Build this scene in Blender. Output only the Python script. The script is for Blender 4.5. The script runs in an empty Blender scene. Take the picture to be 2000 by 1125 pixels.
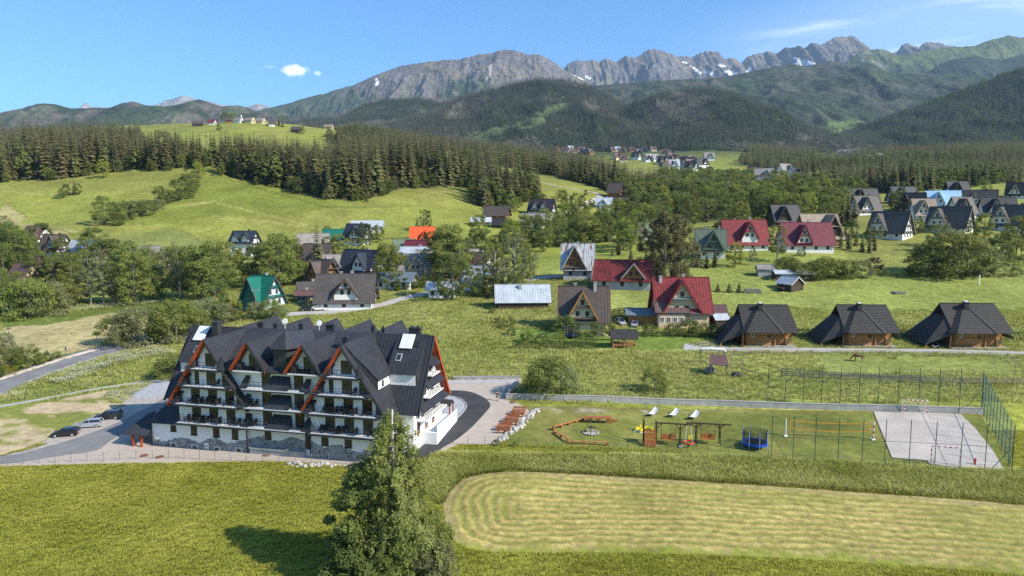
import bpy, math, random
import numpy as np
from mathutils import Vector, Matrix
R = math.radians
random.seed(7)
RNG = np.random.default_rng(7)
SC = bpy.context.scene
COL = SC.collection
# ---------------------------------------------------------------- camera
CAMH = 33.0
PITCH = R(6.0)
FPX = 1340.0
cam_d = bpy.data.cameras.new('camera')
cam = bpy.data.objects.new('camera', cam_d)
COL.objects.link(cam)
cam.location = (0, 0, CAMH)
cam.rotation_euler = (math.pi / 2 - PITCH, 0, 0)
cam_d.sensor_width = 36.0
cam_d.lens = 36.0 * FPX / 2000.0
cam_d.clip_start = 1.0
cam_d.clip_end = 60000.0
SC.camera = cam
# ---------------------------------------------------------------- light
SUN_EL, SUN_AZ = R(36.0), math.atan2(-0.425, 0.905)      # direction TO the sun
sv = Vector((math.cos(SUN_EL) * math.cos(SUN_AZ), math.cos(SUN_EL) * math.sin(SUN_AZ), math.sin(SUN_EL)))
sd = bpy.data.lights.new('sun', 'SUN')
sd.energy = 4.9
sd.angle = R(0.53)
sd.color = (1.0, 0.93, 0.80)
so = bpy.data.objects.new('sun', sd)
COL.objects.link(so)
so.rotation_euler = sv.to_track_quat('Z', 'Y').to_euler()
W = bpy.data.worlds.new('World')
SC.world = W
W.use_nodes = True
wn, wl = W.node_tree.nodes, W.node_tree.links
wn.clear()
w_out = wn.new('ShaderNodeOutputWorld')
w_bg = wn.new('ShaderNodeBackground')
w_bg.inputs['Strength'].default_value = 0.14
w_sky = wn.new('ShaderNodeTexSky')
w_sky.sky_type = 'NISHITA'
w_sky.sun_disc = False
w_sky.sun_elevation = SUN_EL
w_sky.sun_rotation = math.pi / 2 - SUN_AZ
w_sky.altitude = 900
w_sky.air_density = 1.0
w_sky.dust_density = 1.4
w_sky.ozone_density = 2.2
SC.view_settings.view_transform = 'Standard'
SC.view_settings.look = 'None'
SC.view_settings.exposure = 0.64
SC.view_settings.gamma = 1.0
SC.view_settings.use_curve_mapping = False
SC.render.engine = 'CYCLES'
SC.cycles.max_bounces = 6
SC.cycles.diffuse_bounces = 3
SC.cycles.glossy_bounces = 2
SC.cycles.transmission_bounces = 3
SC.cycles.volume_bounces = 1
SC.cycles.transparent_max_bounces = 12
SC.cycles.use_denoising = False
try:
 SC.cycles.denoiser = 'OPENIMAGEDENOISE'
 SC.cycles.denoising_input_passes = 'RGB_ALBEDO_NORMAL'
 SC.cycles.denoising_prefilter = 'ACCURATE'
except Exception:
 pass

def pix_dir(px, py):
 x = (px - 1000.0) / FPX
 y = -(py - 562.5) / FPX
 return np.array([x, math.cos(PITCH) + y * math.sin(PITCH), -math.sin(PITCH) + y * math.cos(PITCH)])

def pix_of(X, Y, Z):
 dz = Z - CAMH
 zc = Y * math.cos(PITCH) - dz * math.sin(PITCH)
 yc = Y * math.sin(PITCH) + dz * math.cos(PITCH)
 return 1000 + FPX * X / zc, 562.5 - FPX * yc / zc

def N(nt, t, **kw):
 n = nt.nodes.new(t)
 for k, v in kw.items():
  if hasattr(n, k):
   setattr(n, k, v)
  else:
   n.inputs[k.replace('_', ' ')].default_value = v
 return n

# clouds: one small puff and high wisps, part of the sky itself
def sky_clouds():
 nt = W.node_tree
 tc = N(nt, 'ShaderNodeTexCoord')
 d0 = pix_dir(576, 139)
 d0 = d0 / np.linalg.norm(d0)

 def puff(dirv, wx, wy, noise_amp, nscale):
  dv = np.array(dirv) / np.linalg.norm(dirv)
  rx = np.array([dv[1], -dv[0], 0.0])
  rx /= np.linalg.norm(rx)
  up = np.cross(rx, dv)

  def dot(vec, s):
   n = N(nt, 'ShaderNodeVectorMath', operation='DOT_PRODUCT')
   nt.links.new(tc.outputs['Generated'], n.inputs[0])
   n.inputs[1].default_value = tuple(vec)
   m = N(nt, 'ShaderNodeMath', operation='DIVIDE')
   nt.links.new(n.outputs['Value'], m.inputs[0])
   m.inputs[1].default_value = s
   p = N(nt, 'ShaderNodeMath', operation='POWER')
   a = N(nt, 'ShaderNodeMath', operation='ABSOLUTE')
   nt.links.new(m.outputs[0], a.inputs[0])
   nt.links.new(a.outputs[0], p.inputs[0])
   p.inputs[1].default_value = 2.0
   return p
  a = dot(rx, wx)
  b = dot(up, wy)
  s = N(nt, 'ShaderNodeMath', operation='ADD')
  nt.links.new(a.outputs[0], s.inputs[0])
  nt.links.new(b.outputs[0], s.inputs[1])
  f = N(nt, 'ShaderNodeVectorMath', operation='DOT_PRODUCT')
  nt.links.new(tc.outputs['Generated'], f.inputs[0])
  f.inputs[1].default_value = tuple(dv)
  nz = N(nt, 'ShaderNodeTexNoise')
  nz.inputs['Scale'].default_value = nscale
  nz.inputs['Detail'].default_value = 6
  nz.inputs['Roughness'].default_value = 0.6
  nt.links.new(tc.outputs['Generated'], nz.inputs['Vector'])
  m = N(nt, 'ShaderNodeMath', operation='MULTIPLY_ADD')
  nt.links.new(nz.outputs['Fac'], m.inputs[0])
  m.inputs[1].default_value = noise_amp
  m.inputs[2].default_value = -noise_amp * 0.5
  q = N(nt, 'ShaderNodeMath', operation='ADD')
  nt.links.new(s.outputs[0], q.inputs[0])
  nt.links.new(m.outputs[0], q.inputs[1])
  mr = N(nt, 'ShaderNodeMapRange')
  mr.interpolation_type = 'SMOOTHSTEP'
  mr.inputs['From Min'].default_value = 1.0
  mr.inputs['From Max'].default_value = -0.35
  nt.links.new(q.outputs[0], mr.inputs['Value'])
  fr = N(nt, 'ShaderNodeMath', operation='GREATER_THAN')
  nt.links.new(f.outputs['Value'], fr.inputs[0])
  fr.inputs[1].default_value = 0.0
  mm = N(nt, 'ShaderNodeMath', operation='MULTIPLY')
  nt.links.new(mr.outputs[0], mm.inputs[0])
  nt.links.new(fr.outputs[0], mm.inputs[1])
  return mm
 p1 = puff(pix_dir(575, 139), 0.0185, 0.0100, 2.4, 90)
 p2 = puff(pix_dir(620, 143), 0.006, 0.0042, 1.6, 120)
 p3 = puff(pix_dir(527, 130), 0.009, 0.0035, 2.0, 120)
 # wisps: stretched noise on the dome
 mp = N(nt, 'ShaderNodeMapping')
 mp.inputs['Rotation'].default_value = (R(12), R(-14), R(20))
 mp.inputs['Scale'].default_value = (2.2, 5.0, 22.0)
 nt.links.new(tc.outputs['Generated'], mp.inputs['Vector'])
 nz = N(nt, 'ShaderNodeTexNoise')
 nz.inputs['Scale'].default_value = 1.0
 nz.inputs['Detail'].default_value = 7
 nz.inputs['Roughness'].default_value = 0.55
 nz.inputs['Distortion'].default_value = 0.4
 nt.links.new(mp.outputs[0], nz.inputs['Vector'])
 mr = N(nt, 'ShaderNodeMapRange')
 mr.interpolation_type = 'SMOOTHSTEP'
 mr.inputs['From Min'].default_value = 0.50
 mr.inputs['From Max'].default_value = 0.85
 nt.links.new(nz.outputs['Fac'], mr.inputs['Value'])
 w = puff(pix_dir(1960, 20), 0.42, 0.085, 0.6, 3.0)
 ws = N(nt, 'ShaderNodeMath', operation='MULTIPLY')
 nt.links.new(mr.outputs[0], ws.inputs[0])
 nt.links.new(w.outputs[0], ws.inputs[1])
 wb = N(nt, 'ShaderNodeMath', operation='MULTIPLY_ADD')
 nt.links.new(w.outputs[0], wb.inputs[0])
 wb.inputs[1].default_value = 0.16
 nt.links.new(ws.outputs[0], wb.inputs[2])
 half = N(nt, 'ShaderNodeMath', operation='MULTIPLY')
 nt.links.new(p3.outputs[0], half.inputs[0])
 half.inputs[1].default_value = 0.14
 p2h = N(nt, 'ShaderNodeMath', operation='MULTIPLY')
 nt.links.new(p2.outputs[0], p2h.inputs[0])
 p2h.inputs[1].default_value = 0.5
 cur = None
 for o in (p1, p2h, half, wb):
  if cur is None:
   cur = o
   continue
  mx = N(nt, 'ShaderNodeMath', operation='MAXIMUM')
  nt.links.new(cur.outputs[0], mx.inputs[0])
  nt.links.new(o.outputs[0], mx.inputs[1])
  cur = mx
 tint = N(nt, 'ShaderNodeMix', data_type='RGBA', blend_type='MULTIPLY')
 tint.inputs['Factor'].default_value = 1.0
 nt.links.new(w_sky.outputs[0], tint.inputs['A'])
 tint.inputs['B'].default_value = (0.47, 0.79, 1.04, 1)
 mix = N(nt, 'ShaderNodeMix', data_type='RGBA')
 nt.links.new(cur.outputs[0], mix.inputs['Factor'])
 nt.links.new(tint.outputs['Result'], mix.inputs['A'])
 mix.inputs['B'].default_value = (8.6, 8.9, 9.3, 1)
 nt.links.new(mix.outputs['Result'], w_bg.inputs['Color'])
 nt.links.new(w_bg.outputs[0], w_out.inputs['Surface'])

sky_clouds()

# ---------------------------------------------------------------- noise helpers (numpy)
def _h(ix, iy, seed):
 n = (ix.astype(np.int64) * 374761393 + iy.astype(np.int64) * 668265263 + seed * 974711) & 0xFFFFFFFF
 n = ((n ^ (n >> 13)) * 1274126177) & 0xFFFFFFFF
 return ((n ^ (n >> 16)) & 0xFFFF) / 65535.0

def vnoise(x, y, seed=0):
 x = np.asarray(x, float)
 y = np.asarray(y, float)
 ix, iy = np.floor(x), np.floor(y)
 fx, fy = x - ix, y - iy
 fx = fx * fx * fx * (fx * (fx * 6 - 15) + 10)
 fy = fy * fy * fy * (fy * (fy * 6 - 15) + 10)
 a, b = _h(ix, iy, seed), _h(ix + 1, iy, seed)
 c, d = _h(ix, iy + 1, seed), _h(ix + 1, iy + 1, seed)
 return (a * (1 - fx) + b * fx) * (1 - fy) + (c * (1 - fx) + d * fx) * fy

def fbm(x, y, seed=0, octv=5, gain=0.5):
 s, a, t = 0, 1, 0
 for i in range(octv):
  s = s + a * vnoise(x * 2 ** i + 17.3 * i, y * 2 ** i - 9.1 * i, seed + i)
  t += a
  a *= gain
 return s / t

def ridged(x, y, seed=0, octv=5, gain=0.55):
 s, a, t = 0, 1, 0
 for i in range(octv):
  s = s + a * (1 - np.abs(2 * vnoise(x * 2 ** i + 5.2 * i, y * 2 ** i + 3.7 * i, seed + i) - 1))
  t += a
  a *= gain
 return s / t

def sstep(a, b, x):
 t = np.clip((np.asarray(x, float) - a) / (b - a), 0, 1)
 return t * t * (3 - 2 * t)

def inpoly(px, py, poly):
 px = np.asarray(px, float)
 py = np.asarray(py, float)
 c = np.zeros(px.shape, bool)
 n = len(poly)
 for i in range(n):
  x0, y0 = poly[i][0], poly[i][1]
  x1, y1 = poly[(i + 1) % n][0], poly[(i + 1) % n][1]
  if y0 == y1:
   continue
  k = ((y0 > py) != (y1 > py)) & (px < (x1 - x0) * (py - y0) / (y1 - y0) + x0)
  c ^= k
 return c

# ---------------------------------------------------------------- terrain height
_ctl = []
for Y, zs in ((40, (-2.6, -2.6, -2.3, -2.1, -1.8, -1.6)), (60, (-1.5, -1.5, -1.1, -.8, -.5, -.3)), (75, (-.8, -.8, -.3, .3, .6, .8)),
     (88, (-.2, -.1, 0.8, 1.5, 1.8, 1.9)), (97, (.4, .5, 1.6, 2.3, 2.5, 2.5)), (108, (1.0, 1.3, 2.6, 3.0, 3.2, 3.3))):
 for X, z in zip((-85, -50, -19, 10, 60, 95), zs):
  _ctl.append((X / Y, math.log(Y), z / Y))
for (px, py, Y) in (
  (1460, 677, 142), (1900, 683, 140), (1200, 680, 140), (1100, 655, 152), (1335, 642, 156), (950, 700, 135), (1700, 730, 124), (1300, 740, 122),
  (850, 660, 150), (0, 755, 126), (225, 682, 152), (130, 716, 139), (330, 690, 145), (480, 640, 165),
  (670, 606, 183), (500, 607, 180), (1020, 602, 180), (100, 640, 172), (250, 592, 212), (20, 585, 215), (400, 588, 205), (80, 530, 258), (300, 535, 252),
  (1700, 575, 190), (1950, 575, 190), (1450, 572, 192), (1180, 560, 200), (1470, 490, 245), (1590, 492, 243), (1730, 468, 272), (1960, 462, 275),
  (1380, 503, 235), (1700, 520, 222), (1900, 515, 225), (880, 575, 200), (760, 575, 200), (700, 500, 265), (870, 480, 285), (560, 520, 250),
  (60, 470, 300), (180, 440, 330), (400, 470, 320), (600, 470, 320), (800, 460, 320), (250, 380, 392), (500, 410, 370), (700, 425, 360), (100, 400, 375),
  (0, 355, 430), (200, 335, 450), (420, 335, 430), (570, 372, 405), (650, 390, 390), (760, 378, 410), (900, 370, 450), (930, 405, 405),
  (1050, 425, 395), (1000, 335, 560), (1100, 355, 520), (1190, 385, 470), (1210, 418, 440), (1140, 415, 420), (1000, 470, 310),
  (300, 290, 640), (470, 276, 760), (600, 270, 830), (700, 280, 800), (820, 295, 750), (330, 262, 860), (470, 242, 900), (540, 243, 900), (640, 258, 900),
  (0, 268, 1050), (200, 250, 1150), (470, 246, 1150), (640, 262, 1200), (850, 285, 1000), (1270, 470, 290), (1400, 430, 390), (1400, 385, 600), (1420, 352, 800), (1300, 325, 1200),
  (1150, 315, 1250), (1250, 300, 1550), (1400, 298, 1500), (1470, 308, 1300), (1600, 302, 1700), (1500, 405, 410), (1700, 395, 410), (1900, 378, 430),
  (1700, 345, 700), (1900, 335, 800), (1990, 310, 1000), (1750, 288, 1800), (1000, 305, 1600), (800, 285, 1500), (2000, 405, 370),
  (0, 262, 2200), (500, 258, 2200), (1000, 288, 2200), (1500, 292, 2300), (2000, 285, 2200),
  (0, 300, 6000), (500, 300, 6000), (1000, 320, 6000), (1500, 320, 6000), (2000, 320, 6000), (0, 340, 14000), (1000, 350, 14000), (2000, 350, 14000)):
 d = pix_dir(px, py)
 k = Y / d[1]
 _ctl.append((d[0] * k / Y, math.log(Y), (CAMH + d[2] * k) / Y))
_ctl = np.array(_ctl)
_TS, _EPS = 1.6, 0.06

def _phi(a, b):
 return np.sqrt(((a[:, None, 0] - b[None, :, 0]) * _TS) ** 2 + (a[:, None, 1] - b[None, :, 1]) ** 2 + _EPS ** 2)

_A = _phi(_ctl, _ctl)
_n = len(_ctl)
_M = np.zeros((_n + 1, _n + 1))
_M[:_n, :_n] = _A + np.eye(_n) * -0.004
_M[:_n, _n] = 1
_M[_n, :_n] = 1
_w = np.linalg.solve(_M, np.append(_ctl[:, 2], 0))
# tabulate over (t, lnY)
GT = np.linspace(-1.25, 1.25, 301)
GL = np.linspace(math.log(20.0), math.log(16000.0), 340)
_gt, _gl = np.meshgrid(GT, GL, indexing='ij')
_pts = np.stack([_gt.ravel(), _gl.ravel()], 1)
_S = np.concatenate([_phi(c, _ctl) @ _w[:_n] + _w[_n] for c in np.array_split(_pts, 24)]).reshape(_gt.shape)

def height(X, Y):
 X = np.asarray(X, float)
 Y = np.asarray(Y, float)
 r = np.hypot(X, Y)
 Ye = np.maximum(Y, r * 0.62)          # outside the view cone the land simply goes on
 Ye = np.maximum(Ye, 20.0)
 t = np.clip(X / Ye, -1.249, 1.249)
 l = np.clip(np.log(Ye), GL[0], GL[-1] - 1e-6)
 ft = (t - GT[0]) / (GT[1] - GT[0])
 fl = (l - GL[0]) / (GL[1] - GL[0])
 i, j = np.minimum(ft.astype(int), 299), np.minimum(fl.astype(int), 338)
 a, b = ft - i, fl - j
 s = (_S[i, j] * (1 - a) + _S[i + 1, j] * a) * (1 - b) + (_S[i, j + 1] * (1 - a) + _S[i + 1, j + 1] * a) * b
 z = s * Ye
 k = sstep(150, 260, Ye)
 z = z + k * (fbm(X / 60, Y / 60, 3, 3) - 0.5) * np.minimum(Ye * 0.010, 9)
 return z

def hz(x, y):
 return float(height(np.array([x]), np.array([y]))[0])

_YS = np.exp(np.linspace(math.log(40), math.log(3500), 1600))

def at(px, py):
 """the point of the ground that shows at pixel (px, py) of the photograph"""
 d = pix_dir(px, py)
 k = _YS / d[1]
 X, Z = d[0] * k, CAMH + d[2] * k
 g = height(X, _YS)
 hit = np.nonzero(Z <= g)[0]
 if len(hit) == 0:
  i = int(np.argmin(Z - g))
  return Vector((X[i], _YS[i], g[i]))
 i = hit[0]
 if i == 0:
  return Vector((X[0], _YS[0], g[0]))
 e0, e1 = Z[i - 1] - g[i - 1], Z[i] - g[i]
 f = e0 / (e0 - e1)
 Yh = _YS[i - 1] + (_YS[i] - _YS[i - 1]) * f
 Xh = d[0] * Yh / d[1]
 return Vector((Xh, Yh, hz(Xh, Yh)))

def wpoly(pp):
 return [tuple(at(*q))[:2] for q in pp]

def ppm(P):
 """pixels per metre at a point"""
 return FPX / (P[1] * math.cos(PITCH) - (P[2] - CAMH) * math.sin(PITCH))

# ---------------------------------------------------------------- materials
MATS = {}

def M(name, col, rough=0.8, var=0.15, scale=3.0, col2=None, bump=0.0, bscale=None, spec=0.3, metal=0.0, rv=0.0, coord='obj', stretch=None, trans=0.0, detail=4, up=0.0):
 """a plain surface: base colour with two scales of real colour variation, optional fine relief"""
 if name in MATS:
  return MATS[name]
 m = bpy.data.materials.new(name)
 m.use_nodes = True
 nt = m.node_tree
 b = nt.nodes['Principled BSDF']
 b.inputs['Roughness'].default_value = rough
 b.inputs['Metallic'].default_value = metal
 b.inputs['Specular IOR Level'].default_value = spec
 L = nt.links.new
 if coord == 'obj':
  src = N(nt, 'ShaderNodeTexCoord').outputs['Object']
 else:
  src = N(nt, 'ShaderNodeNewGeometry').outputs['Position']
 if stretch:
  mp = N(nt, 'ShaderNodeMapping')
  mp.inputs['Scale'].default_value = stretch
  L(src, mp.inputs['Vector'])
  src = mp.outputs[0]
 nz = N(nt, 'ShaderNodeTexNoise')
 nz.inputs['Scale'].default_value = scale
 nz.inputs['Detail'].default_value = detail
 nz.inputs['Roughness'].default_value = 0.65
 L(src, nz.inputs['Vector'])
 mr = N(nt, 'ShaderNodeMapRange')
 mr.inputs['From Min'].default_value = 0.3
 mr.inputs['From Max'].default_value = 0.7
 L(nz.outputs['Fac'], mr.inputs['Value'])
 mix = N(nt, 'ShaderNodeMix', data_type='RGBA')
 c = Vector(col[:3])
 ca = c * (1 - var)
 cb = c * (1 + var) if col2 is None else Vector(col2[:3])
 mix.inputs['A'].default_value = (*ca, 1)
 mix.inputs['B'].default_value = (*cb, 1)
 L(mr.outputs[0], mix.inputs['Factor'])
 out = mix.outputs['Result']
 if rv:
  oi = N(nt, 'ShaderNodeObjectInfo')
  hs = N(nt, 'ShaderNodeHueSaturation')
  for k, lo, hi in (('Value', 1 - rv, 1 + rv), ('Hue', 0.5 - rv * 0.06, 0.5 + rv * 0.06)):
   r = N(nt, 'ShaderNodeMapRange')
   r.inputs['To Min'].default_value = lo
   r.inputs['To Max'].default_value = hi
   src2 = oi.outputs['Random']
   if k == 'Hue':
    fr = N(nt, 'ShaderNodeMath', operation='FRACT')
    mu = N(nt, 'ShaderNodeMath', operation='MULTIPLY')
    mu.inputs[1].default_value = 7.31
    L(src2, mu.inputs[0])
    L(mu.outputs[0], fr.inputs[0])
    src2 = fr.outputs[0]
   L(src2, r.inputs['Value'])
   L(r.outputs[0], hs.inputs[k])
  L(out, hs.inputs['Color'])
  out = hs.outputs['Color']
 L(out, b.inputs['Base Color'])
 if bump:
  n2 = N(nt, 'ShaderNodeTexNoise')
  n2.inputs['Scale'].default_value = bscale or scale * 4
  n2.inputs['Detail'].default_value = 3
  L(src, n2.inputs['Vector'])
  bp = N(nt, 'ShaderNodeBump')
  bp.inputs['Strength'].default_value = 0.6
  bp.inputs['Distance'].default_value = bump
  L(n2.outputs['Fac'], bp.inputs['Height'])
  L(bp.outputs[0], b.inputs['Normal'])
 if up:
  ge = N(nt, 'ShaderNodeNewGeometry')
  va = N(nt, 'ShaderNodeVectorMath', operation='SCALE')
  va.inputs['Scale'].default_value = 1 - up
  L(ge.outputs['Normal'], va.inputs[0])
  vb = N(nt, 'ShaderNodeVectorMath', operation='ADD')
  L(va.outputs[0], vb.inputs[0])
  vb.inputs[1].default_value = (0, 0, up)
  vn = N(nt, 'ShaderNodeVectorMath', operation='NORMALIZE')
  L(vb.outputs[0], vn.inputs[0])
  L(vn.outputs[0], b.inputs['Normal'])
 if trans:
  tr = N(nt, 'ShaderNodeBsdfTranslucent')
  hs = N(nt, 'ShaderNodeHueSaturation')
  hs.inputs['Hue'].default_value = 0.485
  hs.inputs['Saturation'].default_value = 1.15
  hs.inputs['Value'].default_value = 1.25
  L(out, hs.inputs['Color'])
  L(hs.outputs[0], tr.inputs['Color'])
  ms = N(nt, 'ShaderNodeMixShader')
  ms.inputs[0].default_value = trans
  L(b.outputs[0], ms.inputs[1])
  L(tr.outputs[0], ms.inputs[2])
  L(ms.outputs[0], nt.nodes['Material Output'].inputs['Surface'])
 MATS[name] = m
 return m

def glass_mat(name='window_glass', col=(0.025, 0.03, 0.035)):
 return M(name, col, rough=0.08, var=0.3, scale=0.7, spec=0.6, rv=0.5)

# ---------------------------------------------------------------- mesh building
class MB:
 def __init__(s):
  s.v, s.f, s.m = [], [], []

 def add(s, vs, fs, mi=0):
  o = len(s.v)
  s.v += [tuple(p) for p in vs]
  s.f += [tuple(i + o for i in f) for f in fs]
  s.m += [mi] * len(fs)
  return s

 def poly(s, pts, mi=0):
  return s.add(pts, [tuple(range(len(pts)))], mi)

 def box(s, c, d, rz=0.0, mi=0, taper=1.0):
  x, y, z = d[0] / 2, d[1] / 2, d[2] / 2
  cs, sn = math.cos(rz), math.sin(rz)
  vs = []
  for zz, k in ((-z, 1), (z, taper)):
   for xx, yy in ((-x, -y), (x, -y), (x, y), (-x, y)):
    vs.append((c[0] + (xx * cs - yy * sn) * k, c[1] + (xx * sn + yy * cs) * k, c[2] + zz))
  return s.add(vs, [(3, 2, 1, 0), (4, 5, 6, 7), (0, 1, 5, 4), (1, 2, 6, 5), (2, 3, 7, 6), (3, 0, 4, 7)], mi)

 def bar(s, a, b, w, h=None, mi=0, up=(0, 0, 1)):
  """square bar from a to b"""
  a, b = Vector(a), Vector(b)
  h = h or w
  d = (b - a).normalized()
  u = Vector(up)
  if abs(d.dot(u)) > 0.98:
   u = Vector((1, 0, 0))
  r = d.cross(u).normalized()
  u = r.cross(d).normalized()
  vs = []
  for p in (a, b):
   for i, j in ((-1, -1), (1, -1), (1, 1), (-1, 1)):
    vs.append(p + r * (i * w / 2) + u * (j * h / 2))
  return s.add(vs, [(3, 2, 1, 0), (4, 5, 6, 7), (0, 1, 5, 4), (1, 2, 6, 5), (2, 3, 7, 6), (3, 0, 4, 7)], mi)

 def tube(s, pts, rad, n=6, mi=0, cap=True):
  pts = [Vector(p) for p in pts]
  if not hasattr(rad, '__len__'):
   rad = [rad] * len(pts)
  o = len(s.v)
  for i, p in enumerate(pts):
   d = (pts[min(i + 1, len(pts) - 1)] - pts[max(i - 1, 0)]).normalized()
   u = Vector((0, 0, 1)) if abs(d.z) < 0.95 else Vector((1, 0, 0))
   r = d.cross(u).normalized()
   u = r.cross(d)
   for k in range(n):
    t = 2 * math.pi * k / n
    s.v.append(tuple(p + (r * math.cos(t) + u * math.sin(t)) * rad[i]))
  for i in range(len(pts) - 1):
   for k in range(n):
    k2 = (k + 1) % n
    s.f.append((o + i * n + k, o + i * n + k2, o + (i + 1) * n + k2, o + (i + 1) * n + k))
    s.m.append(mi)
  if cap:
   s.f.append(tuple(o + k for k in reversed(range(n))))
   s.m.append(mi)
   e = o + (len(pts) - 1) * n
   s.f.append(tuple(e + k for k in range(n)))
   s.m.append(mi)
  return s

 def slab(s, quad, th, mi=0):
  """thick plate: quad given counter-clockwise seen from its outside, thickened inwards"""
  q = [Vector(p) for p in quad]
  n = (q[1] - q[0]).cross(q[2] - q[0]).normalized()
  k = len(q)
  vs = q + [p - n * th for p in q]
  fs = [tuple(range(k)), tuple(reversed(range(k, 2 * k)))]
  for i in range(k):
   j = (i + 1) % k
   fs.append((i, i + k, j + k, j))
  return s.add(vs, fs, mi)

 def mesh(s, name, mats, smooth=False):
  me = bpy.data.meshes.new(name)
  me.from_pydata(s.v, [], s.f)
  for m in (mats if isinstance(mats, (list, tuple)) else [mats]):
   me.materials.append(m)
  if any(s.m):
   me.polygons.foreach_set('material_index', s.m)
  if smooth:
   me.polygons.foreach_set('use_smooth', [True] * len(me.polygons))
  me.update()
  return me

 def build(s, name, mats, parent=None, smooth=False):
  return link(name, s.mesh(name, mats, smooth), parent)

def link(name, me, parent=None, loc=None):
 o = bpy.data.objects.new(name, me)
 COL.objects.link(o)
 if parent:
  o.parent = parent
 if loc is not None:
  o.location = loc
 return o

def tag(o, label=None, cat=None, group=None, kind=None):
 if label:
  o['label'] = label
 if cat:
  o['category'] = cat
 if group:
  o['group'] = group
 if kind:
  o['kind'] = kind
 return o

def thing(name, label, cat, loc, rz=0.0, group=None):
 o = bpy.data.objects.new(name, None)
 o.empty_display_size = 0.3
 COL.objects.link(o)
 o.location = loc
 o.rotation_euler = (0, 0, rz)
 return tag(o, label, cat, group)

def dup(root, loc, rz=0.0, sc=None, label=None, group=None, cat=None):
 def cp(o, par):
  c = o.copy()
  COL.objects.link(c)
  if par:
   c.parent = par
  for ch in KIDS.get(o.name, ()):
   cp(ch, c)
  return c
 if root.name not in KIDS:
  learn(root)
 c = cp(root, None)
 c.location = loc
 c.rotation_euler = (0, 0, rz)
 if sc is not None:
  c.scale = sc if hasattr(sc, '__len__') else (sc, sc, sc)
 return tag(c, label, cat, group)

KIDS = {}

def learn(root):
 """remember the children of a finished thing, for copying"""
 allk = {}
 for o in bpy.data.objects:
  if o.parent:
   allk.setdefault(o.parent.name, []).append(o)
 st = [root]
 while st:
  o = st.pop()
  KIDS[o.name] = allk.get(o.name, [])
  st += KIDS[o.name]

def np_mesh(name, V, F, mats, mi=None, smooth=False):
 """mesh from arrays; F is (n,3) or (n,4)"""
 me = bpy.data.meshes.new(name)
 k = F.shape[1]
 me.vertices.add(len(V))
 me.vertices.foreach_set('co', np.asarray(V, np.float32).ravel())
 me.loops.add(F.size)
 me.loops.foreach_set('vertex_index', np.asarray(F, np.int32).ravel())
 me.polygons.add(len(F))
 me.polygons.foreach_set('loop_start', np.arange(0, F.size, k, dtype=np.int32))
 me.polygons.foreach_set('loop_total', np.full(len(F), k, np.int32))
 if smooth:
  me.polygons.foreach_set('use_smooth', np.ones(len(F), bool))
 for m in (mats if isinstance(mats, (list, tuple)) else [mats]):
  me.materials.append(m)
 if mi is not None:
  me.polygons.foreach_set('material_index', np.asarray(mi, np.int32))
 me.update(calc_edges=True)
 return me

def grid_faces(nx, ny):
 i, j = np.meshgrid(np.arange(nx - 1), np.arange(ny - 1), indexing='ij')
 a = (i * ny + j).ravel()
 return np.stack([a, a + ny, a + ny + 1, a + 1], 1)

def set_col(me, c, name='gcol'):
 a = me.attributes.new(name, 'FLOAT_COLOR', 'POINT')
 c = np.asarray(c, np.float32)
 if c.shape[1] == 3:
  c = np.concatenate([c, np.ones((len(c), 1), np.float32)], 1)
 a.data.foreach_set('color', c.ravel())

def ground_mat(name, s1=0.6, s2=0.06, v1=0.35, v2=0.25, bump=0.15, rough=0.95, bs=2.0):
 """land surface: vegetation colour from the mesh, mottled at two scales, soft relief"""
 m = bpy.data.materials.new(name)
 m.use_nodes = True
 nt = m.node_tree
 b = nt.nodes['Principled BSDF']
 b.inputs['Roughness'].default_value = rough
 b.inputs['Specular IOR Level'].default_value = 0.1
 L = nt.links.new
 at_ = N(nt, 'ShaderNodeAttribute')
 at_.attribute_name = 'gcol'
 geo = N(nt, 'ShaderNodeNewGeometry')
 cur = at_.outputs['Color']
 for s, v in ((s1, v1), (s2, v2), (s1 * 5, v1 * 0.7)):
  nz = N(nt, 'ShaderNodeTexNoise')
  nz.inputs['Scale'].default_value = s
  nz.inputs['Detail'].default_value = 5
  nz.inputs['Roughness'].default_value = 0.65
  L(geo.outputs['Position'], nz.inputs['Vector'])
  mr = N(nt, 'ShaderNodeMapRange')
  mr.inputs['From Min'].default_value = 0.3
  mr.inputs['From Max'].default_value = 0.7
  mr.inputs['To Min'].default_value = 1 - v
  mr.inputs['To Max'].default_value = 1 + v
  L(nz.outputs['Fac'], mr.inputs['Value'])
  mx = N(nt, 'ShaderNodeVectorMath', operation='SCALE')
  L(cur, mx.inputs[0])
  L(mr.outputs[0], mx.inputs['Scale'])
  cur = mx.outputs[0]
 L(cur, b.inputs['Base Color'])
 n2 = N(nt, 'ShaderNodeTexNoise')
 n2.inputs['Scale'].default_value = bs
 n2.inputs['Detail'].default_value = 4
 L(geo.outputs['Position'], n2.inputs['Vector'])
 bp = N(nt, 'ShaderNodeBump')
 bp.inputs['Strength'].default_value = 0.7
 bp.inputs['Distance'].default_value = bump
 L(n2.outputs['Fac'], bp.inputs['Height'])
 L(bp.outputs[0], b.inputs['Normal'])
 return m

def rgb(r, g, b):
 """sRGB 0-255 to linear"""
 f = lambda c: c / 12.92 / 255 if c <= 10 else ((c / 255 + 0.055) / 1.055) ** 2.4
 return (f(r), f(g), f(b))

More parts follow.
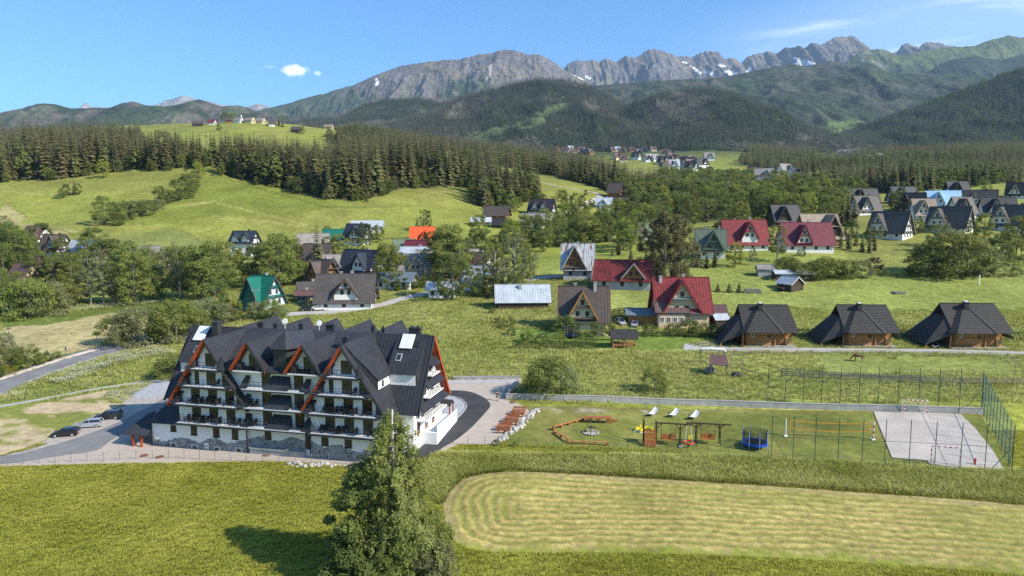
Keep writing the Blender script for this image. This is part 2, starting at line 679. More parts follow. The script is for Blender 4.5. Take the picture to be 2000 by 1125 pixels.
# ---------------------------------------------------------------- ground sheet
G_MEADOW = np.array((0.265, 0.280, 0.044))
G_HILL = np.array((0.228, 0.232, 0.054))
G_DRY = np.array((0.36, 0.30, 0.14))
G_LUSH = np.array((0.150, 0.185, 0.024))
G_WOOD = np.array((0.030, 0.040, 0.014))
PALE_L = [(0, 640), (120, 628), (215, 612), (330, 640), (310, 668), (225, 675), (90, 700), (0, 720)]
PIX_ZONES = [   # pixel outline of a plot, colour, softness handled by noise
 ([(0, 395), (40, 415), (55, 425), (30, 440), (0, 440)], G_DRY, 0.8),
 ([(30, 436), (90, 440), (150, 455), (120, 465), (60, 455)], G_DRY, 0.7),
 ([(190, 470), (250, 452), (320, 445), (375, 452), (395, 470), (380, 485), (280, 490), (200, 485)], np.array((0.18, 0.20, 0.06)), 0.8),
 ([(0, 600), (60, 588), (200, 596), (330, 585), (330, 612), (200, 614), (110, 630), (0, 640)], np.array((0.12, 0.16, 0.028)), 0.9),
 (PALE_L, np.array((0.40, 0.33, 0.165)), 0.9),
 ([(1640, 480), (1840, 455), (1850, 500), (1760, 520), (1660, 505)], np.array((0.20, 0.20, 0.05)), 0.7),
 ([(1010, 475), (1110, 455), (1110, 480), (1040, 495), (1030, 540), (1010, 540)], np.array((0.17, 0.19, 0.03)), 0.8),
 ([(200, 432), (420, 345), (560, 370), (640, 392), (700, 396), (560, 420), (420, 420), (300, 440)], np.array((0.15, 0.18, 0.03)), 0.7),
 ([(1020, 640), (1300, 655), (1370, 660), (1340, 684), (1180, 682), (1000, 672)], np.array((0.12, 0.175, 0.030)), 0.9),
]
WOODS = {   # pixel outline of where the wood's trunks stand, depth range
 'left': ([(-60, 358), (100, 350), (200, 337), (300, 332), (395, 328), (415, 312), (335, 294), (285, 290), (275, 268), (200, 262), (-60, 266)], 400, 1200),
 'hill': ([(415, 322), (440, 345), (500, 358), (572, 374), (640, 389), (700, 391), (752, 382), (775, 368), (890, 364), (905, 352), (870, 322), (800, 300), (720, 296), (640, 303), (560, 304), (440, 304), (418, 308)], 380, 720),
 'crest': ([(640, 264), (760, 264), (900, 288), (1050, 300), (1160, 325), (1230, 360), (1230, 395), (1180, 372), (1090, 345), (930, 314), (870, 322), (800, 300), (700, 290), (640, 280)], 480, 1300),
 'clump': ([(905, 352), (935, 402), (960, 410), (1000, 402), (1050, 392), (1062, 385), (1045, 365), (990, 345), (930, 328)], 380, 620),
 'right': ([(1560, 388), (1640, 374), (1750, 378), (1890, 365), (2060, 348), (2060, 322), (1900, 318), (1780, 318), (1650, 335), (1570, 360)], 400, 1000),
 'valley': ([(1190, 362), (1290, 345), (1310, 362), (1330, 385), (1310, 405), (1235, 410)], 430, 1200),
}

_E, _P = (0.09, 0.11, 0.02), (0.33, 0.30, 0.10)
STROKES = [([(20, 402), (40, 415), (55, 428)], 1.5, _E), ([(72, 436), (90, 446)], 1.5, _E), ([(98, 444), (125, 450), (150, 462)], 1.5, _E), ([(170, 465), (200, 472)], 1.4, _E), ([(240, 470), (258, 480)], 1.4, _E), ([(330, 445), (362, 452), (378, 466), (395, 470)], 1.6, _E),
     ([(175, 440), (230, 432), (330, 402), (420, 395), (480, 410), (600, 440)], 2.2, _P), ([(430, 345), (520, 372), (640, 405), (800, 402)], 2.2, _E), ([(420, 425), (520, 432), (640, 450)], 2, _P), ([(720, 420), (735, 455)], 1.2, _P), ([(0, 372), (90, 380), (190, 372)], 2.0, _P), ([(560, 460), (700, 470), (830, 462)], 2, _E), ([(820, 380), (900, 372), (930, 392)], 2, _P)]

def terrain_colors(X, Y, Z):
 px, py = pix_of(X, np.maximum(Y, 5), Z)
 n1 = fbm(X / 25, Y / 25, 11, 4)
 n2 = fbm(X / 90, Y / 90, 21, 4)
 c = np.empty((len(X), 3))
 kh = sstep(215, 300, Y)[:, None]
 base = G_MEADOW * (0.8 + 0.5 * n1[:, None])
 hill = G_HILL * (0.72 + 0.6 * n2[:, None])
 c[:] = base * (1 - kh) + hill * kh
 kb = (sstep(100, 118, Y) * sstep(300, 200, Y))[:, None]
 c[:] = c * (1 - kb) + np.array((0.235, 0.255, 0.070)) * (0.75 + 0.5 * n1[:, None]) * kb
 k = (sstep(0.45, 0.62, n2) * 0.35)[:, None]
 c[:] = c * (1 - k) + G_LUSH * 1.15 * k
 jx, jy = px + (n1 - 0.5) * 26, py + (fbm(X / 12, Y / 12, 5, 3) - 0.5) * 12
 ok = Y > 100
 for poly, col, a in PIX_ZONES:
  m = inpoly(jx, jy, poly) & ok
  c[m] = c[m] * (1 - a) + np.asarray(col) * (0.85 + 0.3 * n1[m][:, None]) * a
 for line, wdt, col in STROKES:
  for (x0, y0), (x1, y1) in zip(line[:-1], line[1:]):
   t = np.clip(((px - x0) * (x1 - x0) + (py - y0) * (y1 - y0)) / ((x1 - x0) ** 2 + (y1 - y0) ** 2), 0, 1)
   dd = np.hypot(px - x0 - t * (x1 - x0), (py - y0 - t * (y1 - y0)) * 1.6)
   kk = (np.clip(1.4 - dd / wdt, 0, 1) * (Y > 240) * 0.75)[:, None]
   c[:] = c * (1 - kk) + np.array(col) * kk
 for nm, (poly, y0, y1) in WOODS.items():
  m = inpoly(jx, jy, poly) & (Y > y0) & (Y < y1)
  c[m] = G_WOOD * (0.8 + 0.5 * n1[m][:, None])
 far = sstep(1100, 1700, Y)[:, None]
 c[:] = c * (1 - far) + (np.array((0.055, 0.075, 0.022)) * (0.7 + 0.7 * n2[:, None])) * far
 return c

def build_ground():
 ts = np.concatenate([np.linspace(-180, -52, 26)[:-1], np.linspace(-52, 52, 521), np.linspace(52, 180, 26)[1:]])
 ls = np.concatenate([np.linspace(4, 36, 5), np.exp(np.linspace(math.log(40), math.log(1500), 470)), np.exp(np.linspace(math.log(1560), math.log(15000), 40))])
 a, r = np.meshgrid(np.radians(ts), ls, indexing='ij')
 X, Y = np.sin(a) * r, np.cos(a) * r
 Z = height(X.ravel(), Y.ravel())
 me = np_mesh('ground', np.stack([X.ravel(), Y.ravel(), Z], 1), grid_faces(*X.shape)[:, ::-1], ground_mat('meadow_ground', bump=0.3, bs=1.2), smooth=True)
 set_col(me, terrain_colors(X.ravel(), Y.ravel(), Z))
 o = link('ground', me)
 tag(o, kind='structure')
 return o

build_ground()

# ---------------------------------------------------------------- hills and mountains
def ridge(name, crest, Y0, depth, zbase, rough, mat, colf, seed, nx=420, ny=90, x0=-400, x1=2400, jag=0.0, gscale=0.004, gamp=0.0, back=0.6, power=0.9, yjit=0.0):
 """a mountain chain at its own distance: crest heights from the skyline, a front and a back slope cut by gullies"""
 cx_ = np.array([c[0] for c in crest], float)
 cyy = np.array([c[1] for c in crest], float)
 x0, x1 = max(x0, cx_[0]), min(x1, cx_[-1])
 pxs = np.linspace(x0, x1, nx)
 pys = np.interp(pxs, cx_, cyy)
 # crest points in the world
 yv = Y0 + yjit * (fbm(pxs / 160.0, pxs * 0 + seed, seed + 50, 3) - 0.5)
 cz = CAMH + yv * np.tan(-PITCH + np.arctan((562.5 - pys) / FPX))
 cX = yv * (pxs - 1000) / FPX / np.cos(PITCH)
 cz = cz + jag * (ridged(cX / 130.0, cX * 0 + 3.3, seed + 9, 6, 0.68) - 0.62)
 vv = np.concatenate([-np.linspace(back, 0, ny // 4)[:-1], np.linspace(0, 1, ny)])
 P, Vv = np.meshgrid(np.arange(nx), vv, indexing='ij')
 CX, CZ, CY = cX[P], cz[P], yv[P]
 X = CX.copy()
 Yw = CY - Vv * depth
 X = X * (1 - 0.0 * Vv)
 hgt = np.maximum(CZ - zbase, 0)
 av = np.abs(Vv)
 prof = (1 - av) ** power if power != 1 else (1 - av)
 Z = zbase + hgt * np.maximum(prof, 0)
 if gamp:
  w = np.minimum(av * 5, 1) * np.minimum((1 - np.minimum(av, 1)) * 3, 1)
  wx = X + 90 * (fbm(X / 300, Yw / 300, seed + 31, 3) - 0.5) * 2
  g = ridged(wx * gscale, Yw * gscale * 0.33, seed + 3, 6) - 0.6
  g2 = fbm(X * gscale * 0.4, Yw * gscale * 0.4, seed + 7, 4) - 0.5
  Z = Z + w * gamp * (g + 0.7 * g2)
 if rough:
  Z = Z + rough * (fbm(X / 55, Yw / 55, seed + 13, 4) - 0.5) * np.minimum(av * 8, 1)
 ny_ = len(vv)
 V3 = np.stack([X.ravel(), Yw.ravel(), Z.ravel()], 1)
 me = np_mesh(name, V3, grid_faces(nx, ny_)[:, ::-1], mat, smooth=True)
 # slope measure
 dzx = np.gradient(Z, axis=0) / np.maximum(np.abs(np.gradient(X, axis=0)), 1)
 dzy = np.gradient(Z, axis=1) / np.maximum(np.abs(np.gradient(Yw, axis=1)), 1)
 slope = np.hypot(dzx, dzy)
 px, py = pix_of(X.ravel(), Yw.ravel(), Z.ravel())
 set_col(me, colf(X.ravel(), Yw.ravel(), Z.ravel(), px, py, slope.ravel(), dzx.ravel()))
 o = link(name, me)
 tag(o, kind='structure')
 return o, X, Yw, Z

ROCK = ground_mat('mountain_rock', s1=0.02, s2=0.003, v1=0.5, v2=0.2, bump=30.0, bs=0.03, rough=1.0)
WOODGROUND = ground_mat('wooded_hill_ground', s1=0.05, s2=0.006, v1=0.35, v2=0.25, bump=3.0, bs=0.1, rough=1.0)
WOODFAR = ground_mat('far_wooded_slope', s1=0.03, s2=0.005, v1=0.5, v2=0.2, bump=16.0, bs=0.035, rough=1.0)

def lerp(a, b, k):
 return a * (1 - k[:, None]) + b * k[:, None]

def col_high(X, Y, Z, px, py, slope, dzx):
 n = fbm(X / 260, Y / 260, 77, 5)
 n2 = fbm(X / 60, Y / 200, 78, 4)
 n3 = fbm(X / 420, Y / 420, 79, 4)
 rock = np.array((0.128, 0.114, 0.110)) * (0.65 + 0.7 * n2[:, None])
 tan = np.array((0.160, 0.132, 0.078))
 pine = np.array((0.045, 0.062, 0.026))
 grass = np.array((0.115, 0.125, 0.045))
 c = rock.copy()
 c = lerp(c, tan * (0.8 + 0.4 * n2[:, None]), sstep(0.46, 0.60, n) * sstep(1.15, 0.6, slope) * 0.9)
 low = sstep(150, 215, py + (n - 0.5) * 90 + 40 * sstep(1000, 500, px))
 c = lerp(c, grass, low * sstep(0.45, 0.6, n2) * 0.8)
 c = lerp(c, pine, sstep(172, 205, py + (n3 - 0.5) * 110 + 24 * sstep(850, 560, px)) * sstep(0.40, 0.58, n2 * 0.5 + n * 0.5))
 gl = ridged(X / 130, Y / 900, 80, 3)
 c = lerp(c, np.array((0.36, 0.325, 0.28)), sstep(0.86, 0.94, gl) * sstep(0.46, 0.58, n) * 0.7)
 return c

def snow(c, px, py, X, Y, patches):
 q = (fbm(X / 40, Y / 120, 91, 4) - 0.5)
 for x, y, rx, ry, sl in patches:
  d = ((px - x) / rx) ** 2 + ((py - y - sl * (px - x)) / ry) ** 2
  m = d + q * 2.2 < 1
  c[m] = (0.75, 0.76, 0.78)
 return c

GIEW = [(380, 240), (470, 228), (530, 212), (580, 200), (640, 184), (700, 166), (740, 148), (790, 130), (850, 119), (900, 116), (940, 106), (965, 103), (975, 98), (1000, 97), (1030, 106), (1050, 106), (1065, 112), (1085, 125), (1110, 143), (1140, 158), (1180, 200), (1215, 232)]

def col_giew(X, Y, Z, px, py, slope, dzx):
 c = col_high(X, Y, Z, px, py, slope, dzx)
 c = lerp(c, np.array((0.055, 0.066, 0.030)), sstep(700, 600, px + (fbm(X / 100, Y / 100, 5, 3) - 0.5) * 120))
 return snow(c, px, py, X, Y, [(1128, 148, 16, 3.5, 0.55), (736, 160, 4, 7, 0.8)])

def mixm(m, a, b):
 return a * (1 - m) + b * m

ridge('high_mountain', GIEW, 6900, 2300, 150, 26, ROCK, col_giew, 11, nx=520, ny=140, jag=26, gscale=0.0044, gamp=190, power=1.05)
PEAKS = [(1040, 220), (1080, 165), (1105, 125), (1120, 117), (1150, 118), (1165, 122), (1176, 111), (1190, 121), (1200, 119), (1215, 108), (1228, 113), (1240, 108), (1258, 97), (1275, 96), (1290, 102), (1310, 108), (1340, 112),
   (1350, 104), (1370, 101), (1390, 104), (1402, 117), (1420, 113), (1432, 122), (1445, 110), (1480, 101), (1500, 104), (1515, 93), (1540, 89), (1552, 95), (1560, 86), (1590, 84), (1605, 76), (1620, 72), (1640, 72), (1655, 80), (1675, 95),
   (1700, 108), (1725, 104), (1735, 88), (1745, 84), (1765, 92), (1780, 84), (1800, 83), (1830, 90), (1860, 96), (1890, 110), (1960, 130), (2050, 150), (2250, 165)]

def col_peaks(X, Y, Z, px, py, slope, dzx):
 c = col_high(X, Y, Z, px, py + 8, slope, dzx)
 return snow(c, px, py, X, Y, [(1358, 135, 9, 2.4, 0.7), (1368, 143, 5, 3, 0.2), (1388, 143, 16, 2.2, 0.15), (1430, 142, 14, 3.4, 0.2), (1463, 137, 5, 4, -0.5), (1405, 128, 10, 1.6, 0.1), (1560, 118, 11, 2.6, 0.5), (1578, 122, 16, 2.8, 0.25), (1572, 126, 20, 1.8, 0.1), (1336, 122, 6, 1.5, 0.3), (1150, 152, 8, 2, 0.4)])

ridge('rocky_mountain', PEAKS, 8600, 2600, 150, 34, ROCK, col_peaks, 23, nx=640, ny=140, jag=70, gscale=0.0042, gamp=290, power=1.0, yjit=900)
GREEN = [(1540, 200), (1600, 150), (1640, 112), (1660, 101), (1690, 95), (1705, 97), (1722, 108), (1745, 106), (1780, 98), (1830, 92), (1870, 90), (1900, 78), (1935, 69), (1960, 73), (1975, 72), (1990, 66), (2020, 66), (2080, 74), (2150, 90), (2250, 110)]

def col_green(X, Y, Z, px, py, slope, dzx):
 n = fbm(X / 200, Y / 200, 60, 5)
 n2 = fbm(X / 60, Y / 90, 61, 4)
 c = np.array((0.080, 0.098, 0.030)) * (0.7 + 0.6 * n2[:, None])
 c = lerp(c, np.array((0.110, 0.125, 0.042)), sstep(0.5, 0.62, n))
 c = lerp(c, np.array((0.030, 0.045, 0.020)), sstep(118, 150, py + (n - 0.5) * 60))
 c = lerp(c, np.array((0.24, 0.22, 0.19)) * (0.7 + 0.5 * n2[:, None]), sstep(0.52, 0.66, n2) * sstep(1745, 1700, px) * 0.8)
 return c

ridge('green_mountain', GREEN, 6600, 1700, 180, 26, ROCK, col_green, 37, nx=300, ny=80, jag=18, gscale=0.0042, gamp=110, power=0.9)
SPUR = [(1700, 230), (1760, 165), (1800, 130), (1830, 117), (1870, 110), (1920, 118), (1990, 100), (2060, 96), (2200, 100)]

def col_spur(X, Y, Z, px, py, slope, dzx):
 n = fbm(X / 150, Y / 150, 64, 4)
 return np.array((0.028, 0.042, 0.022)) * (0.6 + 0.8 * n[:, None])

ridge('dark_spur', SPUR, 5600, 1200, 200, 30, WOODFAR, col_spur, 41, nx=220, ny=60, jag=10, gscale=0.005, gamp=120)
FARL = [(-260, 240), (0, 228), (60, 222), (90, 215), (180, 212), (190, 200), (200, 209), (250, 210), (320, 206), (345, 196), (365, 191), (378, 186), (392, 191), (410, 196), (450, 205), (490, 210), (520, 202), (540, 208), (600, 225), (650, 235)]

def col_farl(X, Y, Z, px, py, slope, dzx):
 n = fbm(X / 250, Y / 250, 67, 5)
 c = np.array((0.26, 0.235, 0.21)) * (0.7 + 0.6 * n[:, None])
 return snow(c, px, py, X, Y, [(362, 203, 6, 2, -0.5), (385, 196, 4, 2, 0.2)])

ridge('distant_peak', FARL, 11500, 2200, 150, 30, ROCK, col_farl, 47, nx=260, ny=50, jag=60, gscale=0.003, gamp=250)
LEFTR = [(-260, 250), (-100, 238), (0, 224), (40, 218), (80, 208), (110, 201), (135, 205), (160, 212), (200, 211), (235, 210), (262, 201), (280, 198), (310, 206), (350, 208), (385, 200), (405, 194), (425, 199), (450, 208), (480, 206), (510, 214), (560, 224), (640, 236), (720, 244)]

def col_wood(seed, dead=0.5, green=0.0):
 def f(X, Y, Z, px, py, slope, dzx):
  n = fbm(X / 180, Y / 180, seed, 5)
  n2 = fbm(X / 40, Y / 40, seed + 1, 4)
  c = np.array((0.032, 0.044, 0.020)) * (0.6 + 0.8 * n2[:, None])
  c = lerp(c, np.array((0.110, 0.092, 0.075)) * (0.7 + 0.6 * n2[:, None]), sstep(0.5, 0.6, n) * dead)
  if green:
   g = fbm(X / 140, Y / 140, seed + 5, 4)
   c = lerp(c, np.array((0.075, 0.115, 0.030)), sstep(0.56, 0.64, g) * green)
  return c
 return f

ridge('wooded_ridge', LEFTR, 4300, 900, 200, 34, WOODFAR, col_wood(101, 0.75, 0.3), 53, nx=320, ny=60, jag=16, gscale=0.006, gamp=70)
MIDR = [(900, 240), (1000, 215), (1080, 195), (1150, 168), (1250, 160), (1330, 155), (1400, 151), (1450, 140), (1500, 131), (1530, 125), (1555, 130), (1590, 122), (1615, 119), (1650, 130), (1700, 140), (1760, 142), (1800, 145), (1860, 148), (1900, 152), (1950, 165), (2050, 180), (2250, 200)]

def col_mid(X, Y, Z, px, py, slope, dzx):
 c = col_wood(131, 0.4, 0.12)(X, Y, Z, px, py, slope, dzx)
 n = fbm(X / 70, Y / 70, 133, 4)
 m = inpoly(px + (n - 0.5) * 40, py + (n - 0.5) * 20, [(1590, 245), (1640, 232), (1680, 233), (1670, 250), (1620, 275), (1590, 262)])
 c[m] = np.array((0.10, 0.14, 0.04))
 return c

MIDO = ridge('forest_mountain', MIDR, 4700, 1900, 190, 30, WOODFAR, col_mid, 59, nx=380, ny=90, jag=12, gscale=0.0045, gamp=115, power=0.8)
BROWN = [(380, 262), (520, 246), (600, 236), (680, 222), (720, 205), (760, 196), (820, 193), (880, 192), (930, 188), (1000, 200), (1060, 225), (1120, 255)]
BROWNO = ridge('dead_wood_hill', BROWN, 3600, 1100, 170, 14, WOODGROUND, col_wood(141, 1.0, 0.4), 61, nx=240, ny=60, jag=8, gscale=0.006, gamp=50)
DARK1 = [(560, 290), (640, 275), (720, 262), (800, 238), (860, 216), (900, 195), (950, 180), (1000, 168), (1050, 159), (1080, 157), (1110, 158), (1150, 172), (1190, 195), (1230, 215), (1300, 245), (1380, 275), (1440, 300)]

def clearing(px, py, n):
 return inpoly(px + (n - 0.5) * 50, py + (n - 0.5) * 24, [(915, 262), (985, 245), (1045, 222), (1075, 205), (1120, 196), (1120, 208), (1075, 232), (1030, 250), (985, 262), (940, 278), (915, 280)])

def col_dark1(X, Y, Z, px, py, slope, dzx):
 c = col_wood(151, 0.8, 0.15)(X, Y, Z, px, py, slope, dzx)
 n = fbm(X / 50, Y / 50, 152, 4)
 m = clearing(px, py, n)
 c[m] = np.array((0.085, 0.110, 0.045)) * (0.7 + 0.6 * n[m][:, None])
 return c

D1 = ridge('dark_wooded_hill', DARK1, 2900, 1000, 165, 10, WOODGROUND, col_dark1, 67, nx=300, ny=80, jag=6, gscale=0.006, gamp=75, power=0.85)
DARK2 = [(1060, 290), (1120, 262), (1180, 228), (1230, 202), (1270, 188), (1310, 180), (1345, 176), (1390, 178), (1420, 184), (1450, 197), (1480, 214), (1510, 232), (1550, 254), (1600, 278), (1640, 300)]
D2 = ridge('dead_topped_hill', DARK2, 2500, 750, 155, 10, WOODGROUND, col_wood(161, 0.9, 0.2), 71, nx=260, ny=70, jag=6, gscale=0.007, gamp=65, power=0.85)
SLOPE = [(1560, 300), (1600, 284), (1660, 262), (1700, 240), (1740, 222), (1790, 205), (1840, 186), (1890, 165), (1940, 146), (1980, 130), (2010, 118), (2080, 95), (2160, 80), (2300, 70)]
D3 = ridge('right_wooded_slope', SLOPE, 2500, 850, 150, 12, WOODGROUND, col_wood(171, 0.2, 0.25), 73, nx=260, ny=80, jag=8, gscale=0.005, gamp=85, power=0.8)

# ---------------------------------------------------------------- surfaces laid on the ground
from mathutils.geometry import delaunay_2d_cdt

def smooth_poly(pp, n=6):
 """closed Catmull-Rom through the points"""
 out = []
 k = len(pp)
 for i in range(k):
  p0, p1, p2, p3 = (np.array(pp[(i + j) % k], float) for j in (-1, 0, 1, 2))
  for t in np.linspace(0, 1, n, endpoint=False):
   out.append(tuple(0.5 * (2 * p1 + (p2 - p0) * t + (2 * p0 - 5 * p1 + 4 * p2 - p3) * t * t + (3 * p1 - p0 - 3 * p2 + p3) * t ** 3)))
 return out

SHEETS = []

def sheet(name, wp, off, mat, step=2.0, colf=None, zf=None, smooth=0, block=True, thick=0.0):
 """a surface draped over the ground inside a world outline"""
 if smooth:
  wp = smooth_poly(wp, smooth)
 dens = []
 for i in range(len(wp)):
  a, b = np.array(wp[i]), np.array(wp[(i + 1) % len(wp)])
  m = max(1, int(np.linalg.norm(b - a) / step))
  for t in range(m):
   dens.append(tuple(a + (b - a) * t / m))
 P = np.array(dens)
 gx, gy = np.meshgrid(np.arange(P[:, 0].min(), P[:, 0].max(), step), np.arange(P[:, 1].min(), P[:, 1].max(), step))
 gx, gy = gx.ravel(), gy.ravel()
 ins = inpoly(gx, gy, dens)
 gx, gy = gx[ins], gy[ins]
 if len(gx):
  keep = np.ones(len(gx), bool)
  for q in np.array_split(np.arange(len(gx)), max(1, len(gx) // 2000)):
   d = np.min((gx[q][:, None] - P[None, :, 0]) ** 2 + (gy[q][:, None] - P[None, :, 1]) ** 2, axis=1)
   keep[q] = d > (step * 0.45) ** 2
  gx, gy = gx[keep], gy[keep]
 vs = [Vector(p) for p in dens] + [Vector((a, b)) for a, b in zip(gx, gy)]
 n = len(dens)
 r = delaunay_2d_cdt(vs, [(i, (i + 1) % n) for i in range(n)], [], 1, 1e-4)
 V = np.array([tuple(v) for v in r[0]])
 z = height(V[:, 0], V[:, 1]) + off
 if zf is not None:
  z = z + zf(V[:, 0], V[:, 1])
 F = [f for f in r[2] if len(f) == 3]
 F = np.array(F)
 a, b, c = V[F[:, 0]], V[F[:, 1]], V[F[:, 2]]
 ar = (b[:, 0] - a[:, 0]) * (c[:, 1] - a[:, 1]) - (b[:, 1] - a[:, 1]) * (c[:, 0] - a[:, 0])
 F[ar < 0] = F[ar < 0][:, ::-1]
 me = np_mesh(name, np.column_stack([V, z]), F, mat, smooth=True)
 if colf is not None:
  set_col(me, colf(V[:, 0], V[:, 1]))
 o = link(name, me)
 tag(o, kind='structure')
 if block:
  SHEETS.append(dens)
 return o

def ribbon(name, line, w, off, mat, side=0.0, block=True, h=0.0):
 """a strip of width w along a world line, drawn side metres to its left"""
 pts = []
 for i in range(len(line) - 1):
  a, b = np.array(line[i]), np.array(line[i + 1])
  m = max(1, int(np.linalg.norm(b - a) / 1.5))
  pts += [a + (b - a) * t / m for t in range(m)]
 pts.append(np.array(line[-1]))
 P = np.array(pts)
 T = np.gradient(P, axis=0)
 T /= np.linalg.norm(T, axis=1)[:, None]
 Nn = np.column_stack([-T[:, 1], T[:, 0]])
 A, B = P + Nn * (side + w / 2), P + Nn * (side - w / 2)
 k = len(P)
 zs = height(P[:, 0] + Nn[:, 0] * side, P[:, 1] + Nn[:, 1] * side) + off
 za, zb = height(A[:, 0], A[:, 1]) + off, height(B[:, 0], B[:, 1]) + off
 if h:
  V = np.concatenate([np.column_stack([A, za + h]), np.column_stack([B, zb + h]), np.column_stack([A, za - 0.2]), np.column_stack([B, zb - 0.2])])
  i = np.arange(k - 1)
  F = np.concatenate([np.stack([i, i + k, i + k + 1, i + 1], 1), np.stack([i + 2 * k, i, i + 1, i + 2 * k + 1], 1), np.stack([i + k, i + 3 * k, i + 3 * k + 1, i + k + 1], 1)])
 else:
  V = np.concatenate([np.column_stack([A, za]), np.column_stack([B, zb])])
  i = np.arange(k - 1)
  F = np.stack([i, i + k, i + k + 1, i + 1], 1)
 me = np_mesh(name, V, F, mat)
 o = link(name, me)
 tag(o, kind='structure')
 if block:
  SHEETS.append([tuple(p) for p in A] + [tuple(p) for p in B[::-1]])
 return o

def smooth_line(pp, n=6):
 q = [tuple(2 * np.array(pp[0]) - np.array(pp[1]))] + list(pp) + [tuple(2 * np.array(pp[-1]) - np.array(pp[-2]))]
 out = []
 for i in range(1, len(q) - 2):
  p0, p1, p2, p3 = (np.array(q[i + j], float) for j in (-1, 0, 1, 2))
  for t in np.linspace(0, 1, n, endpoint=False):
   out.append(tuple(0.5 * (2 * p1 + (p2 - p0) * t + (2 * p0 - 5 * p1 + 4 * p2 - p3) * t * t + (3 * p1 - p0 - 3 * p2 + p3) * t ** 3)))
 out.append(tuple(pp[-1]))
 return out

ASPHALT = M('asphalt', (0.052, 0.051, 0.053), 0.9, 0.25, 0.35, bump=0.01, bscale=18, coord='pos', spec=0.25)
OLD_ASPHALT = M('worn_asphalt', (0.20, 0.195, 0.195), 0.9, 0.14, 0.4, bump=0.01, bscale=18, coord='pos', spec=0.2)
PAVING = M('beige_paving', (0.42, 0.355, 0.30), 0.9, 0.10, 0.7, bump=0.01, bscale=9, coord='pos', spec=0.2)
LIGHTPAVE = M('pale_paving', (0.40, 0.375, 0.36), 0.9, 0.12, 0.5, bump=0.01, bscale=9, coord='pos', spec=0.2)
COBBLE = M('grey_pebbles', (0.36, 0.365, 0.38), 0.9, 0.30, 3.0, bump=0.05, bscale=5, coord='pos', spec=0.2)
GRAVEL = M('pale_gravel', (0.38, 0.34, 0.30), 0.95, 0.20, 1.2, bump=0.03, bscale=7, coord='pos', spec=0.1)
SOIL = M('sandy_soil', (0.33, 0.235, 0.135), 0.95, 0.25, 0.5, bump=0.12, bscale=2, coord='pos', spec=0.1)
CONCRETE = M('concrete', (0.36, 0.35, 0.33), 0.9, 0.2, 0.8, bump=0.01, bscale=6, coord='pos', spec=0.2)
COURT = M('court_concrete', (0.45, 0.40, 0.35), 0.9, 0.16, 0.25, bump=0.008, bscale=6, coord='pos', spec=0.2, detail=7)
WHITEPAINT = M('road_paint', (0.72, 0.72, 0.70), 0.7, 0.08, 2.0, coord='pos')
LAWN = ground_mat('lawn_grass', s1=0.9, s2=0.12, v1=0.25, v2=0.3, bump=0.05, bs=6)
HAY = ground_mat('mown_field_hay', s1=1.2, s2=0.10, v1=0.3, v2=0.18, bump=0.05, bs=5)
MOWN_PATCH = ground_mat('bare_and_grass', s1=0.8, s2=0.1, v1=0.25, v2=0.15, bump=0.10, bs=3)

# left country road with a pavement on its far side
road_line = smooth_line([tuple(at(*q))[:2] for q in ((-120, 800), (-40, 772), (20, 748), (80, 727), (140, 707), (190, 692), (225, 683), (262, 674), (320, 664), (420, 655))], 5)
ribbon('road', road_line, 6.4, 0.03, M('road_asphalt', (0.20, 0.195, 0.20), 0.9, 0.22, 0.3, bump=0.01, bscale=18, coord='pos', spec=0.25))
ribbon('road_edge_line', road_line, 0.28, 0.037, WHITEPAINT, side=-2.75, block=False)
ribbon('pavement', road_line[:int(len(road_line) * 0.74)], 2.3, 0.03, M('pavement_blocks', (0.44, 0.37, 0.33), 0.9, 0.1, 1.5, coord='pos'), side=4.5, h=0.12)
ribbon('road_verge', road_line, 1.2, 0.02, GRAVEL, side=-4.0, block=False)

# hotel yards and drives (outlines read off the photograph, laid on the land)
sheet('paved_yard', wpoly([(876, 742), (1018, 741), (988, 768), (988, 780), (1012, 789), (1040, 797), (1036, 806), (1018, 824), (998, 846), (975, 869), (930, 869), (897, 868), (860, 885), (838, 893), (760, 905), (700, 914), (640, 908), (560, 902), (470, 902), (240, 905), (-30, 912),
         (-30, 898), (70, 876), (150, 842), (235, 790), (300, 745), (345, 738), (500, 742), (700, 742)]), 0.02, PAVING, 2.0)
sheet('parking_gravel', wpoly([(12, 889), (60, 874), (95, 858), (130, 838), (205, 806), (250, 790), (235, 782), (205, 776), (212, 764), (243, 750), (300, 742), (370, 740), (390, 760), (300, 800), (230, 838), (120, 868), (60, 884)]), 0.035, GRAVEL, 2.0, smooth=3, block=False)
sheet('parking_asphalt', wpoly([(-30, 906), (-30, 893), (30, 888), (80, 876), (140, 859), (215, 832), (270, 806), (330, 772), (352, 760), (380, 770), (300, 812), (262, 833), (215, 862), (188, 880), (120, 890), (40, 903)]), 0.05, OLD_ASPHALT, 2.0, smooth=3, block=False)
sheet('shingle_patch', wpoly([(255, 760), (275, 748), (330, 744), (352, 745), (350, 765), (300, 776), (262, 778)]), 0.05, COBBLE, 2.0, smooth=4, block=False)
sheet('driveway', wpoly([(836, 893), (866, 874), (890, 860), (918, 838), (940, 815), (957, 795), (953, 783), (938, 773), (916, 765), (888, 763), (872, 765), (872, 773), (893, 776), (908, 785), (911, 795), (897, 814), (862, 843), (828, 868), (800, 892)]), 0.05, ASPHALT, 1.5, smooth=3, block=False)
sheet('pebble_bed', wpoly([(796, 893), (826, 867), (861, 841), (895, 813), (909, 796), (906, 787), (892, 778), (874, 776), (850, 800), (820, 835), (780, 870)]), 0.06, COBBLE, 1.5, smooth=3, block=False)
